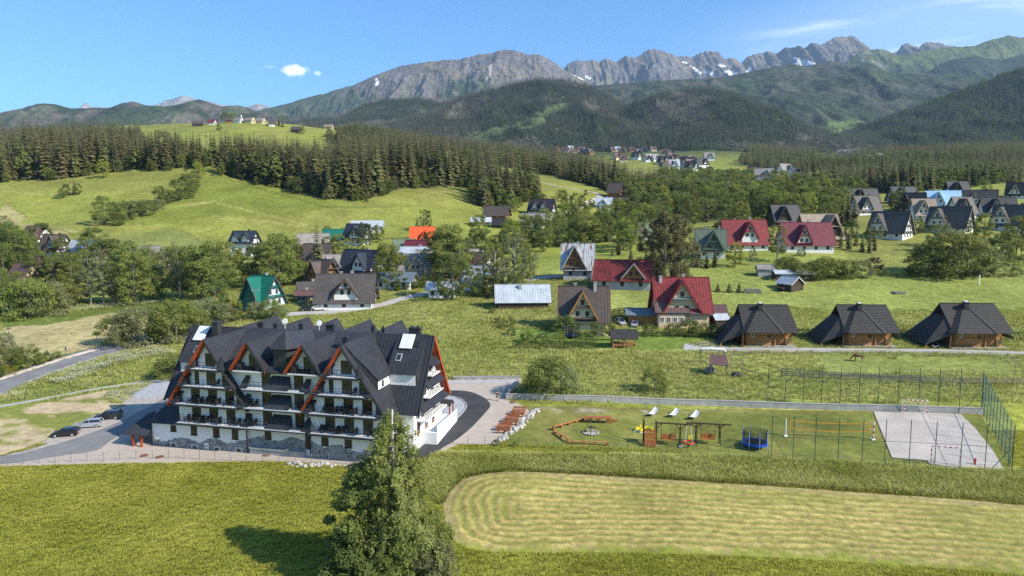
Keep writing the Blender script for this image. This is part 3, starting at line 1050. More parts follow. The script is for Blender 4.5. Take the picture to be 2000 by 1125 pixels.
ribbon('kerb', smooth_line([tuple(at(*q))[:2] for q in ((798, 894), (827, 868), (862, 842), (896, 814), (910, 796), (907, 786), (893, 777), (874, 774))], 5), 0.22, 0.0, CONCRETE, block=False, h=0.13)
ribbon('path', smooth_line([tuple(at(*q))[:2] for q in ((-60, 803), (0, 794), (80, 780), (180, 761), (260, 749), (310, 743))], 5), 1.3, 0.03, LIGHTPAVE)
ribbon('rear_road', [tuple(at(*q))[:2] for q in ((330, 741), (500, 744), (880, 746), (1015, 744))], 2.4, 0.03, LIGHTPAVE)
ribbon('cottage_lane', smooth_line([tuple(at(*q))[:2] for q in ((1335, 680), (1400, 682), (1500, 683), (1700, 684), (1900, 687), (2060, 692), (2250, 700))], 5), 2.6, 0.03, LIGHTPAVE)
sheet('cottage_forecourt', wpoly([(1335, 672), (1420, 662), (1440, 676), (1440, 684), (1345, 684)]), 0.028, LIGHTPAVE, block=False)

TRACK = M('sandy_track', (0.42, 0.36, 0.26), 0.95, 0.2, 0.4, coord='pos')
ribbon('village_road', smooth_line([tuple(at(*q))[:2] for q in ((560, 614), (640, 610), (735, 598), (800, 580), (850, 572), (920, 566))], 5), 4.2, 0.06, LIGHTPAVE)
ribbon('village_road', smooth_line([tuple(at(*q))[:2] for q in ((1030, 548), (1080, 540), (1150, 536))], 5), 3.6, 0.06, LIGHTPAVE)
ribbon('hill_track', smooth_line([tuple(at(*q))[:2] for q in ((1030, 440), (1085, 424), (1120, 410), (1148, 396), (1172, 384), (1160, 376))], 5), 4.0, 0.15, TRACK)
ribbon('hill_track', smooth_line([tuple(at(*q))[:2] for q in ((930, 322), (1000, 345), (1080, 362), (1160, 376))], 5), 2.0, 0.15, TRACK)

def bank_cols(X, Y):
 n, n2 = fbm(X / 7, Y / 4, 301, 5), fbm(X / 2.5, Y / 1.5, 302, 3)
 c = lerp(np.tile((0.47, 0.365, 0.225), (len(X), 1)), np.array((0.20, 0.215, 0.05)), sstep(0.55, 0.66, n + (n2 - 0.5) * 0.25))
 return c

sheet('bare_bank', wpoly([(-60, 812), (0, 800), (80, 787), (180, 768), (232, 757), (214, 764), (203, 774), (212, 786), (246, 791), (205, 806), (140, 836), (95, 858), (50, 876), (0, 890), (-60, 900)]), 0.045, MOWN_PATCH, 1.0, colf=bank_cols, zf=lambda x, y: 0.25 * np.maximum(fbm(x / 5, y / 5, 9, 3) - 0.45, 0), block=True)

def lawn_cols(X, Y):
 n, n2 = fbm(X / 6, Y / 6, 311, 4), fbm(X / 1.8, Y / 1.8, 312, 3)
 px, py = pix_of(X, Y, height(X, Y))
 c = np.tile((0.165, 0.178, 0.040), (len(X), 1)) * (0.8 + 0.4 * n[:, None])
 c = lerp(c, np.array((0.225, 0.205, 0.06)), sstep(0.45, 0.62, n) * 0.7)
 c = lerp(c, np.array((0.40, 0.34, 0.25)), sstep(0.5, 0.56, n2) * np.exp(-((py - 800 - (px - 1100) * 0.018) / 5.0) ** 2) * (px < 1690) * sstep(0.42, 0.55, n))
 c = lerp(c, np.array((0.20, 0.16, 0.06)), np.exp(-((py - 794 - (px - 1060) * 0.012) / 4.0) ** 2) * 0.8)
 return c

sheet('lawn', wpoly([(1016, 790), (1050, 794), (1200, 796), (1450, 799), (1700, 803), (1915, 807), (1975, 921), (1850, 917), (1740, 908), (1640, 903), (1506, 897), (1420, 890), (1250, 877), (1060, 871), (985, 869), (1003, 846), (1022, 824), (1040, 806)]), 0.025, LAWN, 1.0, colf=lawn_cols)
court_px = [(1706, 805), (1876, 810), (1905, 838), (1938, 880), (1961, 919), (1868, 914), (1814, 907), (1812, 901), (1742, 895), (1724, 850)]
COURT_W = wpoly(court_px)
sheet('court', COURT_W, 0.12, COURT, 2.0)

def court_edge():
 mb = MB()
 k = len(COURT_W)
 for i in range(k):
  a, b = COURT_W[i], COURT_W[(i + 1) % k]
  za, zb = hz(*a), hz(*b)
  mb.poly([(a[0], a[1], za - 0.3), (b[0], b[1], zb - 0.3), (b[0], b[1], zb + 0.117), (a[0], a[1], za + 0.117)])
 for pa, pb in (((1800, 808), (1850, 912)), ):
  a, b = at(*pa), at(*pb)
  n = 14
  for j in range(n):
   p, q = a.lerp(b, j / n), a.lerp(b, (j + 1) / n)
   mb.poly([(p.x - .05, p.y, hz(p.x, p.y) + .124), (q.x - .05, q.y, hz(q.x, q.y) + .124), (q.x + .05, q.y, hz(q.x, q.y) + .124), (p.x + .05, p.y, hz(p.x, p.y) + .124)])
 tag(mb.build('court_edge', M('court_joint', (0.13, 0.12, 0.11), 0.9)), kind='structure')

court_edge()

# the mown field: rows of cut grass lying along its rounded outline
FIELD = wpoly([(866, 1000), (868, 975), (882, 955), (905, 936), (945, 925), (1010, 922), (1100, 925), (1300, 937), (1500, 950), (1700, 964), (1900, 978), (2060, 990), (2300, 1015), (2500, 1150), (2300, 1150), (2060, 1130), (1800, 1108), (1500, 1090), (1250, 1081), (1050, 1080), (950, 1078), (900, 1066), (876, 1040)])
FIELD = smooth_poly(FIELD, 4)

def field_dist(X, Y):
 P = np.array(FIELD)
 Q = np.roll(P, -1, axis=0)
 d = np.full(len(X), 1e9)
 for a, b in zip(P, Q):
  ab = b - a
  t = np.clip(((X - a[0]) * ab[0] + (Y - a[1]) * ab[1]) / (ab @ ab + 1e-9), 0, 1)
  d = np.minimum(d, np.hypot(X - a[0] - ab[0] * t, Y - a[1] - ab[1] * t))
 return d

_SW = 1.25

def field_cols(X, Y):
 d = field_dist(X, Y) + (fbm(X / 4, Y / 4, 321, 5) - 0.5) * 1.5
 ph = np.cos(d / _SW * 2 * math.pi)
 ln = sstep(0.35, 0.95, -ph) * sstep(.3, .55, fbm(X / 2.2, Y / 2.2, 326, 3))
 n3 = fbm(X / 0.35, Y / 0.35, 327, 2)
 n = fbm(X / 10, Y / 10, 322, 4)
 n2 = fbm(X / 0.9, Y / 0.9, 323, 3)
 c = lerp(np.tile((0.25, 0.235, 0.058), (len(X), 1)), np.array((0.46, 0.35, 0.135)), sstep(-0.5, 0.9, ph + (n2 - 0.5) * 1.6) * 0.6 + 0.15)
 c = lerp(c, np.array((0.17, 0.185, 0.045)), ln * 0.42)
 c = c * (0.72 + 0.56 * n3[:, None])
 c = lerp(c, np.array((0.22, 0.22, 0.05)), sstep(0.5, 0.66, n) * 0.45)
 c = lerp(c, np.array((0.35, 0.275, 0.14)), sstep(1.5, 0.2, d) * 0.7)
 px, py = pix_of(X, Y, height(X, Y))
 return lerp(c, np.array((0.22, 0.24, 0.04)), sstep(1.6, 0.1, d + (n2 - .5) * 2.4) * sstep(1040, 1075, py))

def field_z(X, Y):
 d = field_dist(X, Y) + (fbm(X / 4, Y / 4, 321, 5) - 0.5) * 1.5
 n2 = fbm(X / 0.5, Y / 0.5, 324, 2)
 return 0.10 * np.maximum(np.cos(d / _SW * 2 * math.pi), 0) * (0.5 + n2) * sstep(0, 0.6, d)

sheet('mown_field', FIELD, 0.04, HAY, 0.27, colf=field_cols, zf=field_z)

def free_of_sheets(X, Y):
 ok = np.ones(len(X), bool)
 for p in SHEETS:
  P = np.array(p)
  bb = (X > P[:, 0].min()) & (X < P[:, 0].max()) & (Y > P[:, 1].min()) & (Y < P[:, 1].max()) & ok
  if bb.any():
   i = np.nonzero(bb)[0]
   ok[i[inpoly(X[i], Y[i], p)]] = False
 return ok

# ---------------------------------------------------------------- plants
def leaf_mat(name, col, rv=0.28, trans=0.32, var=0.3, scale=0.35, col2=None, up=0.38):
 return M(name, col, rough=0.65, var=var, scale=scale, col2=col2, spec=0.22, rv=rv, trans=trans, detail=2, up=up)

BARK = M('grey_bark', (0.13, 0.105, 0.085), 0.95, 0.35, 2.0, bump=0.03, bscale=6)
PALEBARK = M('pale_bark', (0.30, 0.27, 0.23), 0.9, 0.35, 2.0)
BIRCHBARK = M('birch_bark', (0.52, 0.49, 0.45), 0.85, 0.45, 1.3, col2=(0.62, 0.59, 0.55), stretch=(1, 1, 0.25))
NEEDLE = leaf_mat('spruce_needles', (0.130, 0.138, 0.052), rv=0.45, trans=0.22, col2=(0.195, 0.180, 0.072))
NEEDLE_FAR = leaf_mat('far_spruce_needles', (0.060, 0.082, 0.033), rv=0.55, trans=0.0, scale=0.1)
DEADWOOD = M('dead_wood', (0.17, 0.145, 0.125), 0.95, 0.3, 1.0, rv=0.3)
LEAF_A = leaf_mat('ash_leaves', (0.150, 0.188, 0.040), col2=(0.215, 0.235, 0.056))
LEAF_B = leaf_mat('willow_leaves', (0.190, 0.215, 0.080), col2=(0.260, 0.270, 0.120))
LEAF_C = leaf_mat('alder_leaves', (0.105, 0.148, 0.036), col2=(0.155, 0.190, 0.048))
LEAF_LIME = leaf_mat('lime_green_leaves', (0.19, 0.235, 0.030), col2=(0.25, 0.275, 0.045))
LEAF_THUJA = leaf_mat('thuja_leaves', (0.095, 0.125, 0.020), rv=0.15, trans=0.1)

def leaf_quads(C, Nn, size, seed, aspect=0.62):
 """leaf-sized quads at centres C facing Nn"""
 r = np.random.default_rng(seed)
 n = len(C)
 a = r.normal(size=(n, 3))
 t = np.cross(Nn, a)
 t /= np.linalg.norm(t, axis=1)[:, None] + 1e-9
 b = np.cross(Nn, t)
 b /= np.linalg.norm(b, axis=1)[:, None] + 1e-9
 s = (size * r.uniform(0.65, 1.35, n))[:, None]
 u, w = t * s * 0.5, b * s * 0.5 * aspect
 V = np.stack([C - u, C + w * 0.9 - u * 0.1, C + u, C - w * 0.9 - u * 0.1], 1).reshape(-1, 3)
 F = np.arange(n * 4).reshape(n, 4)
 return V, F

def rdir(r, n):
 v = r.normal(size=(n, 3))
 return v / np.linalg.norm(v, axis=1)[:, None]

def broadleaf(name, seed, H, Rr, base, leafm, nclump=60, per=80, leaf=0.42, droop=0.0, barkm=None, top=0.5, lumpy=0.35, spread=0.23, limbs=9):
 """crown of leaf clumps round a limbed trunk; returns (crown mesh, trunk mesh)"""
 r = np.random.default_rng(seed)
 hc = H * (1 - base)
 C = []
 gap = rdir(r, 7)
 while len(C) < nclump:
  d = rdir(r, 1)[0]
  rad = r.uniform(0.45, 1.0) ** 0.45
  lump = 1 + lumpy * (np.max(gap @ d) - 0.75) * 1.6
  z = d[2] * rad
  wz = math.sqrt(max(1 - z * z, 0.0)) if z < 0 else (1 - z) ** top * 1.0
  ang = math.atan2(d[1], d[0])
  rr = rad * lump * wz
  p = np.array([math.cos(ang) * rr * Rr, math.sin(ang) * rr * Rr, H * base + hc * (0.46 + 0.54 * z)])
  C.append(p)
 C = np.array(C)
 cr = Rr * spread * r.uniform(0.7, 1.35, nclump)
 L, Nn = [], []
 for c, k in zip(C, cr):
  d = rdir(r, per)
  d[:, 2] = d[:, 2] * 0.85 + 0.12
  rad = r.uniform(0.3, 1.0, per) ** 0.5 * k
  p = c + d * rad[:, None] * np.array([1.15, 1.15, 0.8])
  if droop:
   p[:, 2] -= droop * k * np.abs(r.normal(size=per)) * 1.2
  L.append(p)
  out = d + 0.55 * rdir(r, per) + np.array([0, 0, 0.35])
  if droop:
   out = d * np.array([1, 1, 0.2]) + 0.6 * rdir(r, per)
  Nn.append(out / np.linalg.norm(out, axis=1)[:, None])
 L, Nn = np.concatenate(L), np.concatenate(Nn)
 L[:, 2] = np.maximum(L[:, 2], 0.08)
 V, F = leaf_quads(L, Nn, leaf, seed + 1)
 crown = np_mesh(name + '_crown', V, F, leafm)
 mb = MB()
 tr = 0.018 * H + 0.03
 tp = [(0, 0, -0.25)]
 for k in range(1, 6):
  z = H * (base + (0.9 - base) * k / 5.0)
  tp.append((r.normal() * 0.02 * H * k / 5, r.normal() * 0.02 * H * k / 5, z))
 mb.tube(tp, [tr, tr * .85, tr * .7, tr * .5, tr * .32, tr * .1], 6)
 for i in r.permutation(nclump)[:limbs]:
  c = C[i]
  z0 = max(H * base * 0.85, c[2] * 0.62 - 0.4)
  s = Vector((0, 0, z0))
  e = Vector(c)
  m = s.lerp(e, 0.5) + Vector((0, 0, 0.08 * H * r.uniform(0, 1)))
  mb.tube([s, m, e], [tr * .45, tr * .28, tr * .06], 4, cap=False)
 return crown, mb.mesh(name + '_trunk', barkm or BARK)

def spruce(name, seed, H=24.0, Rr=3.4, nwh=30, nb=8, seg=2, mat=None, bark=None, base=0.06, ragged=0.25, merged=False, tips=True, power=0.85):
 r = np.random.default_rng(seed)
 V, F = [], []
 up = np.array([0, 0, 1.0])
 for k in range(nwh):
  f = (k + r.uniform(-.3, .3)) / nwh
  f = min(max(f, 0), 0.985)
  z = H * (base + (1 - base) * f)
  rad = Rr * ((1 - f) ** power) * r.uniform(1 - ragged, 1 + ragged) + 0.18
  if f < 0.1:
   rad *= 0.75 + 2.5 * f
  n = max(4, int(nb * (0.6 + 0.5 * (1 - f))))
  a0 = r.uniform(0, 6.28)
  for j in range(n):
   a = a0 + 6.283 * j / n + r.uniform(-.35, .35)
   L = rad * r.uniform(0.72, 1.18)
   d = np.array([math.cos(a), math.sin(a), 0])
   s = np.array([-math.sin(a), math.cos(a), 0])
   w = L * (0.30 if nb > 6 else 0.42) + 0.12
   dr = r.uniform(0.25, 0.5) * L * (1.25 - 0.6 * f)
   pts, ws = [], []
   for q in range(seg + 1):
    t = q / seg
    pts.append(d * L * t + up * (z + 0.12 * L * t - dr * t * t * 1.15))
    ws.append(w * (0.35 + 0.9 * t) if t < 0.6 else w * (1.35 - t) * 1.25)
   for q in range(seg):
    o = len(V)
    h0, h1 = ws[q] * 0.55, ws[q + 1] * 0.55
    V += [pts[q], pts[q + 1], pts[q + 1] + s * ws[q + 1] - up * h1, pts[q] + s * ws[q] - up * h0, pts[q + 1] - s * ws[q + 1] - up * h1, pts[q] - s * ws[q] - up * h0]
    F += [(o, o + 1, o + 2, o + 3), (o, o + 5, o + 4, o + 1)]
 o = len(V)
 V += [np.array([0.18, 0, H * 0.95]), np.array([-0.12, 0.15, H * 0.95]), np.array([-0.1, -0.16, H * 0.95]), np.array([0, 0, H * 1.02])]
 F += [(o, o + 1, o + 3, o + 3), (o + 1, o + 2, o + 3, o + 3), (o + 2, o, o + 3, o + 3)]
 tri = [f for f in F if len(set(f)) == 4]
 F3 = np.array([(a, b, c) for a, b, c, d in tri] + [(a, c, d) for a, b, c, d in tri] + [f[:3] for f in F if len(set(f)) == 3])
 mb = MB()
 tr = 0.011 * H
 mb.tube([(0, 0, -0.3), (0, 0, H * 0.35), (0, 0, H * 0.97)], [tr, tr * .75, tr * .08], 5)
 V = np.array(V)
 if merged:
  k = len(V)
  TF = []
  for f in mb.f:
   TF += [(f[0] + k, f[i] + k, f[i + 1] + k) for i in range(1, len(f) - 1)]
  VV = np.concatenate([V, np.array(mb.v)])
  FF = np.concatenate([F3, np.array(TF)])
  return np_mesh(name, VV, FF, [mat or NEEDLE, bark or BARK], mi=[0] * len(F3) + [1] * len(TF))
 return np_mesh(name + '_crown', V, F3, mat or NEEDLE), mb.mesh(name + '_trunk', bark or BARK)

def snag(name, seed, H=20.0, n=26):
 """dead standing trunk with stubs"""
 r = np.random.default_rng(seed)
 mb = MB()
 mb.tube([(0, 0, -0.3), (0, 0, H * 0.5), (0, 0, H)], [0.012 * H, 0.009 * H, 0.02], 4)
 for i in range(n):
  z = H * r.uniform(0.3, 0.97)
  a = r.uniform(0, 6.28)
  L = (H - z) * 0.11 + r.uniform(.3, .9)
  mb.tube([(0, 0, z), (math.cos(a) * L, math.sin(a) * L, z - 0.25 * L)], [0.06, 0.03], 3, cap=False)
 return mb.mesh(name, DEADWOOD)

# ---- far woods: points carrying instances of a few trees, made by geometry nodes
def scatter(name, pts, scl, protos, label, cat=None, seed=1, tilt=0.0, kind='stuff', pid=None, parent=None):
 n = len(pts)
 me = bpy.data.meshes.new(name)
 me.vertices.add(n)
 me.vertices.foreach_set('co', np.asarray(pts, np.float32).ravel())
 r = np.random.default_rng(seed)
 rot = np.zeros((n, 3), np.float32)
 rot[:, 2] = r.uniform(0, 6.283, n)
 rot[:, 0] = r.normal(0, tilt, n) if tilt else 0
 scl = np.asarray(scl, np.float32)
 if scl.ndim == 1:
  scl = np.repeat(scl[:, None], 3, 1)
 for nm, dat in (('rot', rot), ('scl', scl)):
  a = me.attributes.new(nm, 'FLOAT_VECTOR', 'POINT')
  a.data.foreach_set('vector', dat.ravel())
 a = me.attributes.new('pid', 'INT', 'POINT')
 a.data.foreach_set('value', np.asarray(r.integers(0, len(protos), n) if pid is None else pid, np.int32))
 o = link(name, me, parent)
 ng = bpy.data.node_groups.new(name + '_nodes', 'GeometryNodeTree')
 ng.interface.new_socket('Geometry', in_out='INPUT', socket_type='NodeSocketGeometry')
 ng.interface.new_socket('Geometry', in_out='OUTPUT', socket_type='NodeSocketGeometry')
 gi, go = ng.nodes.new('NodeGroupInput'), ng.nodes.new('NodeGroupOutput')
 jn = ng.nodes.new('GeometryNodeJoinGeometry')
 for p in reversed(protos):
  po = bpy.data.objects.new(name + '_source', p)
  oi = ng.nodes.new('GeometryNodeObjectInfo')
  oi.inputs['Object'].default_value = po
  oi.inputs['As Instance'].default_value = True
  ng.links.new(oi.outputs['Geometry'], jn.inputs[0])
 ip = ng.nodes.new('GeometryNodeInstanceOnPoints')
 ng.links.new(gi.outputs[0], ip.inputs['Points'])
 ng.links.new(jn.outputs[0], ip.inputs['Instance'])
 ip.inputs['Pick Instance'].default_value = True

 def attr(nm, typ):
  x = ng.nodes.new('GeometryNodeInputNamedAttribute')
  x.data_type = typ
  x.inputs['Name'].default_value = nm
  return x.outputs['Attribute']
 ng.links.new(attr('pid', 'INT'), ip.inputs['Instance Index'])
 ng.links.new(attr('rot', 'FLOAT_VECTOR'), ip.inputs['Rotation'])
 ng.links.new(attr('scl', 'FLOAT_VECTOR'), ip.inputs['Scale'])
 ng.links.new(ip.outputs[0], go.inputs[0])
 md = o.modifiers.new('scatter', 'NODES')
 md.node_group = ng
 return tag(o, label, cat, kind=kind)

SPR = [spruce('spruce_%s' % 'abcd'[i], 300 + i, 24, (3.4, 4.2, 3.0, 3.8)[i], 34, 9, base=0.02, ragged=0.35) for i in range(4)]
SPR_MID = [spruce('wood_spruce_%d' % i, 320 + i, 24, 3.7 + 0.35 * i, 17, 8, 1, merged=True, base=0.03, ragged=0.35) for i in range(4)]
SPR_FAR = [spruce('hill_spruce_%d' % i, 330 + i, 24, 3.6, 7, 6, 1, mat=NEEDLE_FAR, merged=True, base=0.08) for i in range(2)]
SNAGM = snag('dead_spruce', 5, 20, 22)
SNAG_FAR = snag('hill_dead_spruce', 6, 19, 8)
BROAD_MID = [broadleaf('wood_broadleaf_%d' % i, 340 + i, 14, 4.6, 0.08, (LEAF_A, LEAF_C)[i], 26, 34, 1.0, limbs=0)[0] for i in range(2)]

def wood_points(poly, y0, y1, spacing, seed, jitter=9.0):
 """points on a jittered world grid whose ground lies in a pixel outline"""
 r = np.random.default_rng(seed)
 pl = np.array(poly, float)
 x0 = (pl[:, 0].min() - 1000) / FPX * y1 if pl[:, 0].min() < 1000 else (pl[:, 0].min() - 1000) / FPX * y0
 x1 = (pl[:, 0].max() - 1000) / FPX * y1 if pl[:, 0].max() > 1000 else (pl[:, 0].max() - 1000) / FPX * y0
 gx, gy = np.meshgrid(np.arange(x0, x1, spacing), np.arange(y0, y1, spacing))
 gx = gx.ravel() + r.uniform(-.5, .5, gx.size) * spacing
 gy = gy.ravel() + r.uniform(-.5, .5, gy.size) * spacing
 z = height(gx, gy)
 px, py = pix_of(gx, gy, z)
 m = inpoly(px, py, poly)
 return np.column_stack([gx, gy, z])[m]

NEAR_SPRUCE = []          # (distance, point, scale, wood) kept as single trees

def woods():
 lab = {'left': 'dense spruce wood on the left hillside behind the front trees', 'hill': 'dense dark spruce wood on the hill in mid picture',
     'crest': 'band of spruce wood running along the crest behind the sloping meadow', 'clump': 'small spruce clump between the two hill meadows',
     'right': 'mixed spruce wood behind the houses on the right', 'valley': 'spruce wood filling the valley behind the timber houses'}
 cand = []
 for k, (nm, (poly, y0, y1)) in enumerate(WOODS.items()):
  P = wood_points(poly, y0, y1, 6.0 if nm != 'left' else 6.6, 40 + k)
  P = P[np.random.default_rng(50 + k).uniform(size=len(P)) < 0.7 + 0.9 * sstep(0.38, 0.6, fbm(P[:, 0] / 22, P[:, 1] / 22, 45 + k, 3))]
  r = np.random.default_rng(60 + k)
  s = np.clip(r.normal(0.94, 0.25, len(P)), 0.35, 1.45) * (1 - 0.35 * sstep(400, 760, P[:, 1])) * {'left': 1.0, 'hill': 1.12, 'crest': 0.92, 'clump': 0.85, 'right': 0.85, 'valley': 0.75}[nm]
  bx, by = pix_of(P[:, 0], P[:, 1], P[:, 2])
  lim = np.interp(bx, (250, 350, 470, 530, 600, 650, 700, 800), (262, 259, 262, 266, 274, 273, 268, 262)) + r.normal(0, 3, len(P))
  hmax = np.maximum((by - lim) / ppm((0, P[:, 1], P[:, 2])) / 24.0, 0.25)
  s = np.where((by > 288) & (bx > 240) & (bx < 800), np.minimum(s, hmax), s)
  pid = r.integers(0, 4, len(P))
  mix = fbm(P[:, 0] / 40, P[:, 1] / 40, 70 + k, 3)
  if nm in ('right', 'valley'):
   pid = np.where(mix > 0.52, 4 + r.integers(0, 2, len(P)), pid)
  else:
   pid = np.where(r.uniform(size=len(P)) < 0.05 + 0.25 * sstep(0.55, 0.65, mix), 4, pid)
  pid = np.where(r.uniform(size=len(P)) < 0.02, 6, pid)
  # the trees that show: nothing right in front of them
  px, py = pix_of(P[:, 0], P[:, 1], P[:, 2])
  front = np.zeros(len(P), bool)
  best = {}
  for i in np.argsort(P[:, 1]):
   c = int(px[i] // 5)
   if best.get(c, 0) < 1 and -10 < px[i] < 2010 and pid[i] < 4:
    best[c] = best.get(c, 0) + 1
    front[i] = True
  for i in np.nonzero(front)[0]:
   cand.append((P[i, 1], tuple(P[i]), s[i], nm))
  m = ~front
  WOOD_PARTS.append((nm, P[m], s[m], pid[m], P[front], s[front], lab[nm]))
 cand.sort()
 return cand

WOOD_PARTS = []
_cand = woods()
NEAR_SPRUCE = _cand[:280]
_keep = set(c[1] for c in NEAR_SPRUCE)
_ed = np.array([p for d, p, s_, nm_ in NEAR_SPRUCE] * 3)
_er = np.random.default_rng(19)
_ed[:, 1] -= _er.uniform(1, 6, len(_ed))
_ed[:, 0] += _er.uniform(-5, 5, len(_ed))
_ed[:, 2] = height(_ed[:, 0], _ed[:, 1])
_edge_bush = _ed[_er.uniform(size=len(_ed)) < 0.45]
for nm, P, s, pid, Pf, sf, lb in WOOD_PARTS:
 rest = [(p, q) for p, q in zip(map(tuple, Pf), sf) if p not in _keep]
 if rest:
  P = np.concatenate([P, np.array([a for a, b in rest])])
  s = np.concatenate([s, np.array([b for a, b in rest])])
  pid = np.concatenate([pid, np.random.default_rng(3).integers(0, 4, len(rest))])
 scatter('spruce_wood', P, s, SPR_MID + BROAD_MID + [SNAGM], lb, 'wood', seed=9, pid=pid)

def hill_wood(name, res, dens, seed, label, dead=None, bare=None, scale=(0.7, 1.1), leafy=0.0, deadfrac=0.5):
 """cover a ridge's mesh with instanced trees"""
 o, X, Y, Z = res
 r = np.random.default_rng(seed)
 nx, ny = X.shape
 ax, ay = X[1:, :-1] - X[:-1, :-1], Y[1:, :-1] - Y[:-1, :-1]
 bx, by = X[:-1, 1:] - X[:-1, :-1], Y[:-1, 1:] - Y[:-1, :-1]
 area = np.abs(ax * by - ay * bx)
 px, py = pix_of(X, Y, Z)
 vis = (px[:-1, :-1] > -40) & (px[:-1, :-1] < 2040)
 ba = int(0.10 * ny)
 vis[:, :ba] = False
 # only what faces the camera or sits on the skyline
 lam = np.where(vis, area * dens, 0)
 cnt = r.poisson(lam)
 I, J = np.nonzero(cnt)
 rep = cnt[I, J]
 I, J = np.repeat(I, rep), np.repeat(J, rep)
 u, v = r.uniform(size=len(I)), r.uniform(size=len(I))
 f = lambda A: A[I, J] * (1 - u) * (1 - v) + A[I + 1, J] * u * (1 - v) + A[I, J + 1] * (1 - u) * v + A[I + 1, J + 1] * u * v
 P = np.column_stack([f(X), f(Y), f(Z)])
 qx, qy = pix_of(P[:, 0], P[:, 1], P[:, 2])
 keep = (P[:, 2] > height(P[:, 0], P[:, 1]) - 4)
 if bare is not None:
  n = fbm(P[:, 0] / 50, P[:, 1] / 50, 152, 4)
  keep &= ~bare(qx, qy, n) | (r.uniform(size=len(P)) < 0.14)
 P, qx, qy = P[keep], qx[keep], qy[keep]
 s = r.uniform(scale[0], scale[1], len(P))
 pid = r.integers(0, 2, len(P))
 if dead is not None:
  n = fbm(P[:, 0] / 180, P[:, 1] / 180, dead, 5)
  k = sstep(0.48, 0.6, n) * deadfrac
  pid = np.where(r.uniform(size=len(P)) < k, 2, pid)
 pid = np.where(r.uniform(size=len(P)) < leafy * sstep(.42, .58, fbm(P[:, 0] / 90, P[:, 1] / 90, seed, 4)), 3, pid)
 scatter(name, P, s, SPR_FAR + [SNAG_FAR, BROAD_MID[1]], label, 'wood', seed=seed, pid=pid)
 return len(P)

_nh = []
_nh.append(hill_wood('hill_forest', D1, 0.020, 81, 'spruce forest covering the rounded dark hill in the middle', 151, clearing, deadfrac=0.5))
_nh.append(hill_wood('hill_forest', D2, 0.022, 82, 'spruce forest with dead grey tops on the hill right of centre', 161, deadfrac=0.6))
_nh.append(hill_wood('hill_forest', D3, 0.016, 83, 'spruce forest on the long slope rising to the right edge', 171, deadfrac=0.15, scale=(0.8, 1.35), leafy=0.6))
_nh.append(hill_wood('hill_forest', BROWNO, 0.013, 84, 'thinned grey brown forest on the low hill below the bare massif', 141, deadfrac=0.9))
print('hill trees', _nh, 'wood trees', [len(w[1]) for w in WOOD_PARTS])

def plains_wood():
 """trees of the broad valley floor below the foothills"""
 poly = [(560, 262), (760, 262), (1000, 292), (1160, 300), (1560, 296), (1640, 300), (2060, 290), (2060, 322), (1900, 318), (1780, 318), (1650, 335), (1560, 352), (1480, 330), (1380, 300), (1250, 288), (1100, 300), (900, 284), (700, 268)]
 P = wood_points(poly, 900, 2100, 9.0, 91)
 r = np.random.default_rng(92)
 px, py = pix_of(P[:, 0], P[:, 1], P[:, 2])
 clear = inpoly(px, py, [(1080, 322), (1080, 292), (1200, 290), (1330, 290), (1420, 288), (1480, 306), (1420, 322), (1370, 340), (1250, 318)]) | inpoly(px, py, [(1590, 300), (1700, 288), (1800, 286), (1810, 294), (1700, 304), (1640, 318), (1600, 316)])
 P = P[~clear]
 pid = r.integers(0, 4, len(P))
 mix = fbm(P[:, 0] / 60, P[:, 1] / 60, 93, 3)
 pid = np.where(mix > 0.55, 4 + r.integers(0, 2, len(P)), pid)
 scatter('valley_forest', P, r.uniform(0.7, 1.05, len(P)), SPR_MID + BROAD_MID, 'mixed forest on the valley floor below the foothills', 'wood', seed=94, pid=pid)
 return len(P)

print('plains', plains_wood())

# ---------------------------------------------------------------- the hotel
ROOF_D = M('anthracite_sheet_roof', (0.035, 0.035, 0.040), 0.48, 0.22, 0.5, spec=0.45)
RENDER_W = M('white_render', (0.78, 0.77, 0.75), 0.85, 0.05, 0.5)
ORANGE = M('orange_stained_wood', (0.36, 0.062, 0.016), 0.6, 0.25, 1.2, spec=0.35)
BROWNW = M('brown_wood', (0.085, 0.045, 0.025), 0.7, 0.3, 1.5)
DARKM = M('dark_metal', (0.018, 0.018, 0.020), 0.5, 0.2, 2, spec=0.4)
SILVER = M('zinc_sheet', (0.42, 0.44, 0.46), 0.42, 0.15, 0.7, metal=0.35, spec=0.5)
GLASS = glass_mat()
PANELW = M('white_collector', (0.68, 0.68, 0.67), 0.35, 0.05, 1.0, spec=0.5)
CHAIRB = M('black_wicker', (0.012, 0.012, 0.013), 0.7, 0.2, 4)

